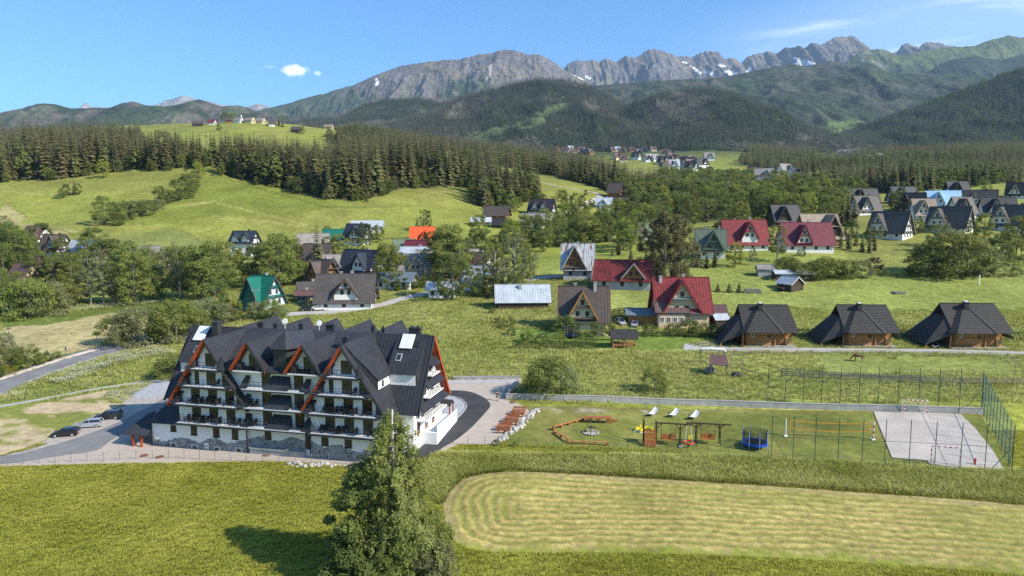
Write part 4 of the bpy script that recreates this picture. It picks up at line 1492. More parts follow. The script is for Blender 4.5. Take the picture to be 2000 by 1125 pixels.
def stone_mat():
 m = M('grey_fieldstone', (0.17, 0.17, 0.18), 0.9, 0.2, 1.0)
 nt = m.node_tree
 b = nt.nodes['Principled BSDF']
 tc = N(nt, 'ShaderNodeTexCoord')
 vo = N(nt, 'ShaderNodeTexVoronoi')
 vo.inputs['Scale'].default_value = 2.6
 nt.links.new(tc.outputs['Object'], vo.inputs['Vector'])
 v2 = N(nt, 'ShaderNodeTexVoronoi', feature='DISTANCE_TO_EDGE')
 v2.inputs['Scale'].default_value = 2.6
 nt.links.new(tc.outputs['Object'], v2.inputs['Vector'])
 cr = N(nt, 'ShaderNodeValToRGB')
 cr.color_ramp.elements[0].color = (0.10, 0.10, 0.11, 1)
 cr.color_ramp.elements[1].color = (0.30, 0.30, 0.32, 1)
 sp = N(nt, 'ShaderNodeSeparateColor')
 nt.links.new(vo.outputs['Color'], sp.inputs[0])
 nt.links.new(sp.outputs[0], cr.inputs[0])
 lt = N(nt, 'ShaderNodeMath', operation='LESS_THAN')
 lt.inputs[1].default_value = 0.05
 nt.links.new(v2.outputs['Distance'], lt.inputs[0])
 mx = N(nt, 'ShaderNodeMix', data_type='RGBA')
 nt.links.new(lt.outputs[0], mx.inputs['Factor'])
 nt.links.new(cr.outputs[0], mx.inputs['A'])
 mx.inputs['B'].default_value = (0.36, 0.35, 0.33, 1)
 nt.links.new(mx.outputs['Result'], b.inputs['Base Color'])
 bp = N(nt, 'ShaderNodeBump')
 bp.inputs['Distance'].default_value = 0.04
 nt.links.new(v2.outputs['Distance'], bp.inputs['Height'])
 nt.links.new(bp.outputs[0], b.inputs['Normal'])
 return m

STONE = stone_mat()

def seams(mb, poly, axis, step=0.55, w=0.045, h=0.05):
 """standing seams over a flat roof face: bars square to `axis` (the ridge direction)"""
 P = [Vector(p) for p in poly]
 n = (P[1] - P[0]).cross(P[2] - P[0]).normalized()
 e = Vector(axis).normalized()
 c = [p.dot(e) for p in P]
 s = min(c) + step * 0.5
 while s < max(c):
  hit = []
  for i in range(len(P)):
   j = (i + 1) % len(P)
   if (c[i] - s) * (c[j] - s) < 0:
    t = (s - c[i]) / (c[j] - c[i])
    hit.append(P[i].lerp(P[j], t))
  if len(hit) == 2 and (hit[0] - hit[1]).length > 0.4:
   mb.bar(hit[0] + n * h * 0.5, hit[1] + n * h * 0.5, w, h, up=n)
  s += step

_WIN = {}

def window(parent, c, w, h, n=(0, -1, 0), fm=None, pm=None, mull=1, trans=0, name='window', depth=0.07, sill=False):
 """frame and pane set in a wall; c = centre on the wall face, n = outward normal; meshes shared by size"""
 fm = fm or BROWNW
 pm = pm or GLASS
 key = (round(w, 2), round(h, 2), fm.name, pm.name, mull, trans, sill)
 if key not in _WIN:
  f = MB()
  t = min(0.09, w * 0.14)
  d = depth
  f.box((0, -d / 2, h / 2 - t / 2), (w, d, t)).box((0, -d / 2, -h / 2 + t / 2), (w, d, t))
  f.box((-w / 2 + t / 2, -d / 2, 0), (t, d, h - 2 * t)).box((w / 2 - t / 2, -d / 2, 0), (t, d, h - 2 * t))
  for i in range(mull):
   x = -w / 2 + w * (i + 1) / (mull + 1)
   f.box((x, -d / 2, 0), (t * 0.9, d * 0.9, h - 2 * t))
  for i in range(trans):
   z = -h / 2 + h * (i + 1) / (trans + 1)
   f.box((0, -d / 2, z), (w - 2 * t, d * 0.8, t * 0.7))
  if sill:
   f.box((0, -0.09, -h / 2 - 0.04), (w + 0.16, 0.18, 0.06))
  p = MB()
  p.box((0, -0.022, 0), (w - t, 0.03, h - t))
  _WIN[key] = (f.mesh('window_frame', fm), p.mesh('window_pane', pm))
 fme, pme = _WIN[key]
 o = link(name, fme, parent, c)
 o.rotation_euler = (0, 0, math.atan2(n[0], -n[1]))
 link('pane', pme, o)
 return o

def prism(mb, prof, axis0, axis1, ax='u', mi=0):
 """extrude a closed (a, z) profile along u (profile in v,z) or along v (profile in u,z)"""
 k = len(prof)
 f = (lambda a, z, s: (s, a, z)) if ax == 'u' else (lambda a, z, s: (a, s, z))
 vs = [f(a, z, axis0) for a, z in prof] + [f(a, z, axis1) for a, z in prof]
 fs = [tuple(reversed(range(k))), tuple(range(k, 2 * k))]
 for i in range(k):
  j = (i + 1) % k
  fs.append((i, j, j + k, i + k))
 if ax == 'v':
  fs = [tuple(reversed(g)) for g in fs]
 return mb.add(vs, fs, mi)

HO = Vector((-41.86, 93.12, 0.0))
HRZ = R(-13.5)

def hotel_pt(u, v, z=0):
 c, s = math.cos(HRZ), math.sin(HRZ)
 return Vector((HO.x + u * c - v * s, HO.y + u * s + v * c, z))

def hotel():
 T = thing('hotel', 'large white hotel with steep black many-gabled roofs, balconies and orange gable boards', 'hotel', HO, HRZ)
 ZR, K = 16.3, 1.5
 UL, UR = 0.0, 20.5
 # --- walls
 w = MB()
 wings = ((UL, -5.15, 5.5), (UR, 15.25, 25.85))
 for uc, a, b in wings:
  za, zb = 15.9 - K * (uc - a), 15.9 - K * (b - uc)
  prism(w, [(a, -0.6), (b, -0.6), (b, zb), (uc, 15.9), (a, za)], 0.0, 8.0, 'v')
 w.build('wing_wall', RENDER_W, T)
 w = MB()
 prism(w, [(3.6, -0.5), (14.8, -0.5), (14.8, 15.9 - K * 5.6), (9.2, 15.9), (3.6, 15.9 - K * 5.6)], -8.7, 28.6, 'u')
 w.build('main_wall', RENDER_W, T)
 w = MB()
 w.box((10.2, 4.5, 5.7), (14.6, 8.4, 12.7))
 for uc in (6.66, 14.88):
  prism(w, [(uc - 2.25, 12.0), (uc + 2.25, 12.0), (uc + 2.25, 12.55), (uc, 15.85), (uc - 2.25, 12.55)], 0.25, 3.0, 'v')
 w.build('middle_wall', RENDER_W, T)
 w = MB()
 prism(w, [(-9.93, -0.6), (-5.1, -0.6), (-5.1, 6.2), (-9.93, 6.2)], 3.4, 8.0, 'v')
 w.box((-7.515, 1.75, 1.6), (4.83, 3.3, 4.4))
 w.build('annex_wall', RENDER_W, T)
 # --- stone plinth with a ragged upper edge
 r = np.random.default_rng(4)

 def plinth(u0, u1, v, h0, h1, zb=-0.6):
  mb = MB()
  n = max(2, int((u1 - u0) / 0.42))
  hs = h0 + (h1 - h0) * np.linspace(0, 1, n) + 0.28 * (r.uniform(size=n) - 0.5) + 0.3 * np.sin(np.arange(n) * 0.55 + u0)
  for i in range(n):
   a, b = u0 + (u1 - u0) * i / n, u0 + (u1 - u0) * (i + 1) / n
   mb.box(((a + b) / 2, v - 0.03, (zb + hs[i]) / 2), (b - a, 0.06 + 0.02 * r.uniform(), hs[i] - zb))
  return mb
 for a in ((-9.9, -5.2, 0.1, 1.25, 1.3), (-5.1, 5.45, 0.0, 1.5, 2.0), (5.55, 14.2, 0.3, 2.5, 2.9), (15.3, 25.8, 0.0, 2.6, 2.0)):
  plinth(*a).build('stone_plinth', STONE, T)
 # --- roofs
 sm = MB()

 def roof(name, polys, axes, th=0.16):
  mb = MB()
  for p, ax in zip(polys, axes):
   mb.slab(p, th)
   seams(sm, p, ax)
  return mb.build(name, ROOF_D, T)
 VF = 2.7
 zE = ZR - (9.2 - VF) * K
 # main roof: front slope only where it shows beside the wings, whole rear slope
 for u0, u1 in ((-9.74, 29.6),):
  roof('main_roof', [[(u0, VF, zE), (u1, VF, zE), (u1, 9.2, ZR), (u0, 9.2, ZR)], [(u1, 15.9, zE), (u0, 15.9, zE), (u0, 9.2, ZR), (u1, 9.2, ZR)]], [(1, 0, 0)] * 2)
 for uc in (UL, UR):
  e = 6.27
  ze = ZR - e * K
  L = [(uc - e, VF, ze), (uc - e, -1, ze), (uc, -1, ZR), (uc, 9.2, ZR)]
  Rr = [(uc + e, -1, ze), (uc + e, VF, ze), (uc, 9.2, ZR), (uc, -1, ZR)]
  L = [L[0], L[1], L[2], L[3]]
  roof('wing_roof', [[(uc - e, VF, ze), (uc - e, -1, ze), (uc, -1, ZR), (uc, 9.2, ZR)], Rr], [(0, 1, 0)] * 2)
  # lined verge undersides and barge boards
  for sgn in (-1, 1):
   d = Vector((sgn * e, 0, -e * K)).normalized()
   nrm = Vector((sgn * K, 0, 1)).normalized()
   mb = MB()
   a, b = Vector((uc, -0.95, ZR - 0.2 * 1.8)), Vector((uc + sgn * e, -0.95, ze - 0.2 * 1.8))
   for k in range(4):
    v = -0.86 + 0.21 * k
    mb.bar(a + Vector((0, v + 0.95, 0)), b + Vector((0, v + 0.95, 0)), 0.19, 0.06, up=nrm)
   mb.build('verge_lining', ORANGE, T)
   mb = MB()
   mb.bar(Vector((uc, -1.04, ZR - 0.16)), Vector((uc + sgn * e, -1.04, ze - 0.16)), 0.07, 0.32, up=nrm)
   mb.build('barge_board', ORANGE if sgn < 0 else ROOF_D, T)
 # right end gable: boards along both verges, and pent roofs above the end balconies
 for sgn in (-1, 1):
  nrm = Vector((0, sgn * K, 1)).normalized()
  for uu, out in ((29.66, 1), (-9.8, -1)):
   mb = MB()
   mb.bar(Vector((uu, 9.2, ZR - 0.16)), Vector((uu, 9.2 + sgn * 6.6, ZR - 6.6 * K - 0.16)), 0.42, 0.07, up=(out, 0, 0.01))
   mb.build('barge_board', ORANGE if sgn > 0 and out > 0 else ROOF_D, T)
  mb = MB()
  for k in range(4):
   uu = 28.75 + 0.21 * k
   mb.bar(Vector((uu, 9.2, ZR - 0.36)), Vector((uu, 9.2 + sgn * 6.3, ZR - 6.3 * K - 0.36)), 0.19, 0.06, up=nrm)
  mb.build('verge_lining', ORANGE, T)
 for zt, zb, hw in ((13.3, 12.2, 1.9), (10.7, 9.4, 3.4), (8.0, 6.5, 5.2)):
  roof('pent_roof', [[(30.0, 9.2 - hw, zb), (30.0, 9.2 + hw, zb), (28.6, 9.2 + hw * 0.8, zt), (28.6, 9.2 - hw * 0.8, zt)]], [(0, 1, 0)], 0.12)
  mb = MB()
  mb.box((29.25, 9.2, zb - 1.35), (1.25, hw * 1.7, 0.16))
  mb.build('balcony_slab', RENDER_W, T)
  mb = MB()
  for k in range(int(hw * 3) + 1):
   v = 9.2 - hw * 0.85 + hw * 1.7 * k / int(hw * 3)
   mb.bar((29.85, v, zb - 1.3), (29.85, v, zb - 0.35), 0.04)
  mb.bar((29.85, 9.2 - hw * .85, zb - 0.35), (29.85, 9.2 + hw * .85, zb - 0.35), 0.06)
  mb.build('railing', DARKM, T)
  for v in (-0.45, 0.45):
   window(T, (28.6, 9.2 + v * hw, zb - 0.35), 1.0, 1.7, (1, 0, 0), mull=0)
 # rear cross gables
 for uc in (-1.56, 4.17, 9.3, 15.1, 20.4):
  e = 3.2
  ze, vb = ZR - e * K, 9.2 + e
  roof('rear_gable_roof', [[(uc - e, 19.6, ze), (uc - e, vb, ze), (uc, 9.2, ZR), (uc, 19.6, ZR + .3)], [(uc + e, vb, ze), (uc + e, 19.6, ze), (uc, 19.6, ZR + .3), (uc, 9.2, ZR)]], [(0, 1, 0)] * 2)
  mb = MB()
  prism(mb, [(uc - 2.7, 0), (uc + 2.7, 0), (uc + 2.7, 11.6), (uc, 15.8), (uc - 2.7, 11.6)], 10.0, 17.6, 'v')
  mb.build('rear_gable_wall', RENDER_W, T)
 # middle roof, its two small gables and the pointed bay between them
 zm, vm = 12.2, -0.9
 um = (ZR - zm) / K
 roof('middle_roof', [[(UL + um - .2, vm, zm), (UR - um + .2, vm, zm), (UR, 9.2, ZR + .02), (UL, 9.2, ZR + .02)]], [(1, 0, 0)])
 for uc in (6.66, 14.88):
  e, zr = 2.65, 16.2
  ze = 12.4
  vb = vm + (ze - zm) / 0.406
  roof('small_gable_roof', [[(uc - e, vb, ze), (uc - e, -1.05, ze), (uc, -1.05, zr), (uc, 9.0, zr)], [(uc + e, -1.05, ze), (uc + e, vb, ze), (uc, 9.0, zr), (uc, -1.05, zr)]], [(0, 1, 0)] * 2)
  for sgn in (-1, 1):
   kk = (zr - ze) / e
   nrm = Vector((sgn * kk, 0, 1)).normalized()
   mb = MB()
   mb.bar(Vector((uc, -1.09, zr - 0.15)), Vector((uc + sgn * e, -1.09, ze - 0.15)), 0.07, 0.36, up=nrm)
   mb.build('barge_board', ORANGE if sgn < 0 else ROOF_D, T)
   mb = MB()
   for k in range(5):
    v = -0.95 + 0.22 * k
    mb.bar(Vector((uc, v, zr - 0.32)), Vector((uc + sgn * e, v, ze - 0.32)), 0.2, 0.06, up=nrm)
   mb.build('verge_lining', ORANGE, T)
  mb = MB()
  mb.box((uc, -0.45, 12.16), (4.4, 1.2, 0.16))
  mb.build('balcony_slab', RENDER_W, T)
  window(T, (uc + 0.2, 0.25, 13.35), 1.35, 1.9)
  rail(T, [(uc - 1.9, -1.0), (uc + 1.9, -1.0)], 12.25, 0.95)
  for du in (-1.45, 1.45):
   mb = MB()
   mb.box((uc + du, -0.4, 12.75), (0.75, 1.0, 1.0), taper=0.75)
   mb.build('metal_cheek', ROOF_D, T)
 mb = MB()
 tv = [(9.5, 1.2), (9.9, 0.2), (11.9, 0.2), (12.4, 1.2), (12.4, 4.5), (9.5, 4.5)]
 prism2(mb, tv, 12.3, 15.3)
 mb.build('bay_wall', ROOF_D, T)
 ev = [(9.0, 1.0), (9.6, -0.35), (12.2, -0.35), (12.9, 1.0), (12.9, 5.0), (9.0, 5.0)]
 ap = Vector((10.9, 1.7, 17.45))
 mb = MB()
 for i in range(5):
  a, b = ev[i], ev[i + 1]
  if i < 3:
   mb.poly([(a[0], a[1], 15.25), (b[0], b[1], 15.25), ap])
   seams(sm, [(a[0], a[1], 15.25), (b[0], b[1], 15.25), ap], Vector((b[0] - a[0], b[1] - a[1], 0)), 0.4)
  elif i == 3:
   mb.poly([(a[0], a[1], 15.25), (12.9, 6.5, 15.25), (10.9, 8.6, 16.5), ap])
 mb.poly([(9.0, 6.5, 15.25), (9.0, 1.0, 15.25), ap, (10.9, 8.6, 16.5)])
 mb.poly([(p[0], p[1], 15.2) for p in reversed(ev)])
 mb.build('bay_roof', ROOF_D, T)
 # shed dormers low on the right wing and main roof, and their mirror on the left
 mb = MB()
 mb.box((26.3, 6.0, 10.75), (4.1, 2.0, 1.9))
 mb.build('dormer_wall', RENDER_W, T)
 roof('dormer_roof', [[(24.2, 4.65, 11.6), (28.6, 4.65, 11.6), (28.6, 9.3, ZR + 0.10), (24.2, 9.3, ZR + 0.10)]], [(1, 0, 0)], 0.14)
 mb = MB()
 mb.slab([(28.45, 5.0, 10.0), (28.45, 9.2, ZR), (28.45, 5.0, 11.6)][::-1], 0.1)
 mb.build('dormer_cheek', ROOF_D, T)
 mb = MB()
 mb.box((23.6, 3.0, 10.75), (2.0, 3.9, 1.7))
 mb.build('dormer_wall', RENDER_W, T)
 roof('dormer_roof', [[(24.95, 0.9, 11.5), (24.95, 5.2, 11.5), (20.5, 8.2, ZR + 0.10), (20.5, -0.2, ZR + 0.10)]], [(0, 1, 0)], 0.14)
 mb = MB()
 mb.poly([(24.75, 0.95, 9.95), (24.75, 0.95, 11.5), (20.6, -0.15, ZR)])
 mb.build('dormer_cheek', ROOF_D, T)
 window(T, (24.6, 2.6, 10.75), 0.9, 1.1, (1, 0, 0), fm=RENDER_W, mull=0)
 mb = MB()
 mb.box((-6.6, 6.0, 10.75), (4.1, 2.0, 1.9))
 mb.build('dormer_wall', RENDER_W, T)
 roof('dormer_roof', [[(-9.0, 4.65, 11.6), (-4.4, 4.65, 11.6), (-4.4, 9.3, ZR + .1), (-9.0, 9.3, ZR + .1)]], [(1, 0, 0)], 0.14)
 # annex roof and entrance canopy at the left
 roof('annex_roof', [[(-10.4, -0.35, 3.75), (-5.1, -0.35, 3.85), (-5.1, 3.6, 6.5), (-8.9, 3.6, 6.5)], [(-10.4, 8.0, 3.75), (-10.4, -0.35, 3.75), (-8.9, 3.6, 6.5), (-8.9, 8.0, 6.5)]], [(1, 0, 0), (0, 1, 0)])
 roof('canopy_roof', [[(-13.9, -1.25, 2.15), (-9.95, -1.25, 2.15), (-9.95, 2.4, 4.0), (-12.7, 2.4, 4.0)], [(-13.9, 4.0, 2.15), (-13.9, -1.25, 2.15), (-12.7, 2.4, 4.0), (-12.7, 4.0, 4.0)]], [(1, 0, 0), (0, 1, 0)])
 for u, v in ((-12.3, -0.95), (-10.9, -0.95), (-13.4, 1.5)):
  mb = MB()
  mb.bar((u, v, -0.5), (u, v, 2.15), 0.24)
  mb.bar((u - .4, v, 1.75), (u, v, 1.2), 0.1).bar((u + .4, v, 1.75), (u, v, 1.2), 0.1)
  mb.build('canopy_post', ORANGE, T)
 mb = MB()
 mb.box((-12.2, 3.0, 0.6), (3.0, 1.4, 2.6))
 mb.build('entrance_wall', STONE, T)
 sm.build('roof_seams', ROOF_D, T)['kind'] = 'stuff'
 # --- balconies of the two big gables
 lev = ((4.45, -4.6, 5.6, 3), (7.15, -4.7, 4.9, 3), (9.75, -3.3, 3.3, 2), (12.2, -1.9, 2.2, 1))
 for uc in (UL, UR):
  for k, (z, a, b, nd) in enumerate(lev):
   mb = MB()
   mb.box((uc + (a + b) / 2, -0.68, z - 0.09), (b - a, 1.3, 0.18))
   mb.build('balcony_slab', RENDER_W, T)
   mb = MB()
   mb.box((uc + (a + b) / 2, -0.66, z - 0.26), (b - a + 0.5, 1.44, 0.16))
   mb.slab([(uc + a - .3, -1.42, z - .2), (uc + b + .3, -1.42, z - .2), (uc + b + .3, -1.36, z - .02), (uc + a - .3, -1.36, z - .02)], 0.03)
   mb.build('balcony_fascia', ROOF_D, T)
   rail(T, [(uc + a + 0.05, 0.0), (uc + a + 0.05, -1.28), (uc + b - 0.05, -1.28), (uc + b - 0.05, 0.0)], z, 0.95)
   if nd == 3:
    for d in (-1.05, 1.7):
     mb = MB()
     mb.bar((uc + d, -1.2, z + 0.5), (uc + d, -0.05, z + 0.5), 0.03, 0.9)
     mb.build('balcony_divider', DARKM, T)
   if k in (1, 2, 3):
    for sgn in (-1, 1):
     x0 = uc + (b if sgn > 0 else a)
     mb = MB()
     mb.slab([(x0, -1.3, z), (x0 + sgn * 1.1, -1.3, z), (x0 + sgn * 0.1, -0.1, z + 1.5), (x0 - sgn * 0.55, -0.1, z + 1.5)][::sgn], 0.1)
     mb.box((x0 + sgn * 0.05, -0.5, z + 0.55), (0.6, 0.9, 1.1), taper=0.8)
     mb.build('metal_cheek', ROOF_D, T)
  for z, us in ((5.45, (-2.3, 0.45, 3.15)), (8.05, (-2.35, 0.4, 3.1))):
   for u in us:
    window(T, (uc + u, 0, z), 1.35, 2.0, name='balcony_door', trans=0)
  window(T, (uc - 2.0, 0, 10.7), 0.62, 1.85, mull=0, name='balcony_door')
  window(T, (uc + 0.27, 0, 10.65), 1.4, 1.95, name='balcony_door')
  window(T, (uc + 2.35, 0, 10.6), 0.62, 1.75, mull=0, name='balcony_door')
  window(T, (uc + 0.25, 0, 13.25), 1.5, 1.8, name='balcony_door')
 # middle balconies with their sheet-metal pent roofs
 for k, z in enumerate((4.5, 7.25, 9.85)):
  mb = MB()
  mb.box((10.4, -0.4, z - 0.09), (9.4, 1.4, 0.18))
  mb.build('balcony_slab', RENDER_W, T)
  mb = MB()
  mb.box((10.4, -0.45, z - 0.26), (9.6, 1.44, 0.16))
  mb.build('balcony_fascia', ROOF_D, T)
  for a, b in ((5.8, 9.0), (12.6, 15.1)):
   rail(T, [(a, -1.05), (b, -1.05)], z, 0.95)
   window(T, ((8.65, 13.55)[a > 9], 0.3, z + 1.0), 1.35, 1.95, name='balcony_door')
  mb = MB()
  mb.slab([(9.0, -1.12, z), (12.65, -1.12, z), (12.3, 0.3, z + 1.65), (9.6, 0.3, z + 1.65)], 0.1)
  mb.poly([(9.0, -1.12, z), (9.6, 0.3, z + 1.65), (9.3, 0.3, z)]).poly([(12.65, -1.12, z), (12.4, 0.3, z), (12.3, 0.3, z + 1.65)])
  mb.build('balcony_pent_roof', ROOF_D, T)
  for a in (5.9, 15.05):
   mb = MB()
   mb.slab([(a - .6, -1.12, z), (a + .6, -1.12, z), (a + .35, 0.3, z + 1.5), (a - .35, 0.3, z + 1.5)], 0.1)
   mb.build('balcony_pent_roof', ROOF_D, T)
 # ground-floor and basement openings
 for u, z, ww, hh in ((-6.35, 3.05, 0.9, 0.85), (-2.9, 3.05, 0.95, 1.35), (0.7, 3.02, 0.98, 1.35), (3.68, 2.98, 0.95, 1.4)):
  window(T, (u, 0.1 if u < -5.2 else 0, z), ww, hh, sill=True)
 for u, z in ((-6.4, 0.62), (-2.85, 0.6), (0.75, 0.62), (4.2, 0.75)):
  window(T, (u, 0.02 if u < -5.2 else -0.07, z), 0.95, 0.75, fm=RENDER_W, mull=0, sill=True)
 window(T, (8.6, 0.3, 3.3), 0.98, 1.35, sill=True)
 window(T, (17.35, 0, 3.02), 1.0, 1.1, sill=True)
 window(T, (20.75, 0, 3.0), 1.0, 1.1, sill=True)
 mb = MB()
 mb.box((14.75, 0.27, 2.7), (0.95, 0.1, 2.2)).box((14.75, 0.20, 3.1), (0.3, 0.06, 0.5))
 mb.build('door', BROWNW, T)
 mb = MB()
 mb.box((10.2, -0.1, 1.35), (8.3, 0.75, 0.16)).box((10.2, -0.05, 0.4), (8.2, 0.6, 1.7))
 mb.build('plinth_ledge', CONCRETE, T)
 mb = MB()
 mb.box((-0.95, -0.11, 0.95), (0.72, 0.05, 0.85))
 s = mb.build('plaque', RENDER_W, T)
 mb = MB()
 for du in (-0.15, 0.13):
  mb.tube([(-0.95 + du, -0.15, 0.95), (-0.95 + du, -0.135, 0.95)], 0.14, 10)
 mb.box((-0.95, -0.145, 0.66), (0.5, 0.012, 0.06))
 mb.build('emblem', M('grey_print', (0.25, 0.25, 0.26), 0.8), s)
 # gutters and downpipes
 for pts in ([(5.85, -0.3, 6.6), (5.55, -0.1, 6.2), (5.55, -0.1, 0.2)], [(14.4, -0.6, 6.6), (15.2, -0.12, 6.2), (15.2, -0.12, 1.2)], [(-9.95, -0.35, 3.7), (-9.95, 0.0, 3.4), (-9.95, 0.0, 0)]):
  mb = MB()
  mb.tube(pts, 0.075, 6)
  mb.build('downpipe', DARKM, T)
 # chimneys, collectors, roof windows, dishes
 for u, v, z0, z1, a, b in ((26.3, 10.4, 14.5, 17.0, 1.7, 0.8), (20.0, 10.0, 15, 17.0, 0.5, 0.5), (21.4, 10.4, 15, 16.7, 0.4, 0.4), (13.2, 10.0, 15, 17.0, 1.3, 0.6), (8.4, 10.0, 15, 16.9, 0.6, 0.5), (4.6, 9.4, 15, 16.9, 0.7, 0.5), (1.7, 9.9, 15, 16.9, 0.9, 0.5), (-4.5, 8.0, 13.5, 17.1, 1.0, 1.0), (18.1, 5.2, 14, 16.2, 0.7, 0.7)):
  mb = MB()
  mb.box((u, v, (z0 + z1) / 2), (a, b, z1 - z0)).box((u, v, z1 + 0.06), (a + .2, b + .2, 0.12))
  for k in range(max(1, int(a / 0.6))):
   mb.box((u - a / 2 + a * (k + .5) / max(1, int(a / 0.6)), v, z1 + 0.24), (0.22, 0.22, 0.24))
  mb.build('chimney', ROOF_D, T)
 for u, z, aa, bb, f in ((26.0, 15.35, 1.9, 1.2, 0), (-7.2, 15.2, 1.9, 1.3, 0), (25.4, 13.5, 0.8, 1.0, 1), (-6.7, 13.2, 0.8, 1.0, 1), (27.4, 15.2, 0.8, 0.9, 2), (-4.2, 15.4, 0.0, 0.0, 3)):
  if f == 3:
   continue
  k = (ZR + .1 - 11.6) / (9.3 - 4.65)
  v = 9.3 - (ZR + .1 - z) / k
  d = Vector((0, 1, k)).normalized()
  nn = Vector((0, -k, 1)).normalized()
  c = Vector((u, v, z)) + nn * (0.28 if f == 0 else 0.1)
  e = Vector((1, 0, 0))
  mb = MB()
  if f == 0:
   for s in (-1, 1):
    cc = c + e * s * aa * 0.25
    mb.slab([cc - e * aa * .24 - d * bb, cc + e * aa * .24 - d * bb, cc + e * aa * .24 + d * bb, cc - e * aa * .24 + d * bb], 0.12)
   mb.build('solar_collector', PANELW, T)
  else:
   mb.slab([c - e * aa * .5 - d * bb * .6, c + e * aa * .5 - d * bb * .6, c + e * aa * .5 + d * bb * .6, c - e * aa * .5 + d * bb * .6], 0.14)
   o = mb.build('roof_window', SILVER if f == 1 else DARKM, T)
   mb = MB()
   c2 = c + nn * 0.02
   mb.slab([c2 - e * aa * .36 - d * bb * .45, c2 + e * aa * .36 - d * bb * .45, c2 + e * aa * .36 + d * bb * .45, c2 - e * aa * .36 + d * bb * .45], 0.03)
   mb.build('pane', GLASS, o)
 for u, v in ((5.6, 10.2), (11.6, 9.6)):
  mb = MB()
  mb.tube([(u, v, 15.5), (u, v, 17.5)], 0.04, 5)
  mb.tube([(u, v - 0.05, 17.3), (u, v - 0.12, 17.32)], [0.45, 0.40], 14)
  mb.build('satellite_dish', RENDER_W, T)
 # end terrace with its glass balustrade and porch
 mb = MB()
 mb.box((29.7, 11.0, 2.2), (2.2, 9.0, 1.9))
 mb.build('terrace', RENDER_W, T)
 gl = M('clear_balustrade', (0.62, 0.68, 0.70), 0.15, 0.08, 1.0, spec=0.5)
 for k in range(9):
  mb = MB()
  mb.box((30.75, 7.2 + 1.0 * k, 3.65), (0.03, 0.94, 0.95))
  mb.build('balustrade_pane', gl, T)
 for v in (5.2, 8.2, 11.0):
  window(T, (28.6, v, 4.2), 1.1, 2.0, (1, 0, 0), fm=ORANGE, mull=0, name='terrace_door')
 for sgn in (-1, 1):
  mb = MB()
  mb.slab([(30.4, 14.6 + sgn * 1.0, 5.0), (28.6, 14.6 + sgn * 1.0, 5.0), (28.6, 14.6, 5.7), (30.4, 14.6, 5.7)][::sgn], 0.12)
  mb.build('porch_roof', ROOF_D, T)
  mb = MB()
  mb.bar((30.2, 14.6 + sgn * 0.8, 2.2), (30.2, 14.6 + sgn * 0.8, 5.1), 0.16)
  mb.build('porch_post', ORANGE, T)
 return T

def prism2(mb, pts, z0, z1, mi=0):
 k = len(pts)
 vs = [(a, b, z0) for a, b in pts] + [(a, b, z1) for a, b in pts]
 fs = [tuple(reversed(range(k))), tuple(range(k, 2 * k))] + [(i, (i + 1) % k, (i + 1) % k + k, i + k) for i in range(k)]
 return mb.add(vs, fs, mi)

def rail(parent, pts, z, h, mat=None, gap=0.6):
 mb = MB()
 for i in range(len(pts) - 1):
  a, b = Vector((*pts[i], z)), Vector((*pts[i + 1], z))
  for hh, t in ((h, 0.045), (0.14, 0.022), (h * 0.55, 0.02)):
   mb.bar(a + Vector((0, 0, hh)), b + Vector((0, 0, hh)), t)
  n = max(1, int((b - a).length / gap))
  for k in range(n + 1):
   p = a.lerp(b, k / n)
   mb.bar(p, p + Vector((0, 0, h)), 0.03)
 return mb.build('railing', mat or DARKM, parent)

HOTEL = hotel()

def balcony_chairs():
 me = {}
 mb = MB()
 mb.box((0, 0, 0.40), (0.52, 0.50, 0.10))
 me['seat'] = mb.mesh('seat', CHAIRB)
 mb = MB()
 mb.slab([(-0.27, 0.22, 0.42), (0.27, 0.22, 0.42), (0.25, 0.36, 1.0), (-0.25, 0.36, 1.0)], 0.06)
 me['backrest'] = mb.mesh('backrest', CHAIRB)
 mb = MB()
 for s in (-1, 1):
  mb.box((s * 0.27, -0.02, 0.62), (0.07, 0.5, 0.06)).bar((s * 0.27, -0.24, 0.6), (s * 0.27, -0.24, 0.4), 0.05)
 me['armrest'] = mb.mesh('armrest', CHAIRB)
 mb = MB()
 for sx in (-1, 1):
  for sy in (-1, 1):
   mb.bar((sx * 0.23, sy * 0.21, 0.36), (sx * 0.25, sy * 0.23, 0), 0.05)
 me['leg_frame'] = mb.mesh('leg_frame', CHAIRB)
 spots = []
 for base, wing in ((0, 'left'), (20.5, 'right')):
  for z, fl, us in ((4.45, 'lowest', (-3.4, -2.7, -0.9, -0.3, 3.9, 4.7)), (7.15, 'second', (-2.7, -2.1, -0.3, 0.4, 3.0)), (9.75, 'third', (1.6,))):
   for u in us:
    spots.append((base + u, z, 'black wicker chair on the %s balcony of the %s big hotel gable' % (fl, wing), 'chairs on the %s %s gable balcony' % (fl, wing)))
 for z, fl, us in ((4.5, 'lowest', (6.4, 7.1, 14.1)), (7.25, 'second', (6.7, 7.4, 13.9))):
  for u in us:
   spots.append((u, z, 'black wicker chair on the %s balcony between the big hotel gables' % fl, 'chairs on the %s middle balcony' % fl))
 cnt = {}
 for u, z, lb, g in spots:
  if g not in cnt:
   cnt[g] = 0
  lb = lb.replace('black', ('leftmost', 'second', 'third', 'fourth', 'fifth', 'sixth')[cnt[g]] + ' black')
  cnt[g] += 1
  rz = HRZ + random.uniform(-.5, .5)
  T = thing('balcony_chair', lb, 'chair', hotel_pt(u, -0.72 if z != 4.5 and z != 7.25 else -0.6, z + 0.002), rz, g)
  for k, m in me.items():
   link(k, m, T)

balcony_chairs()

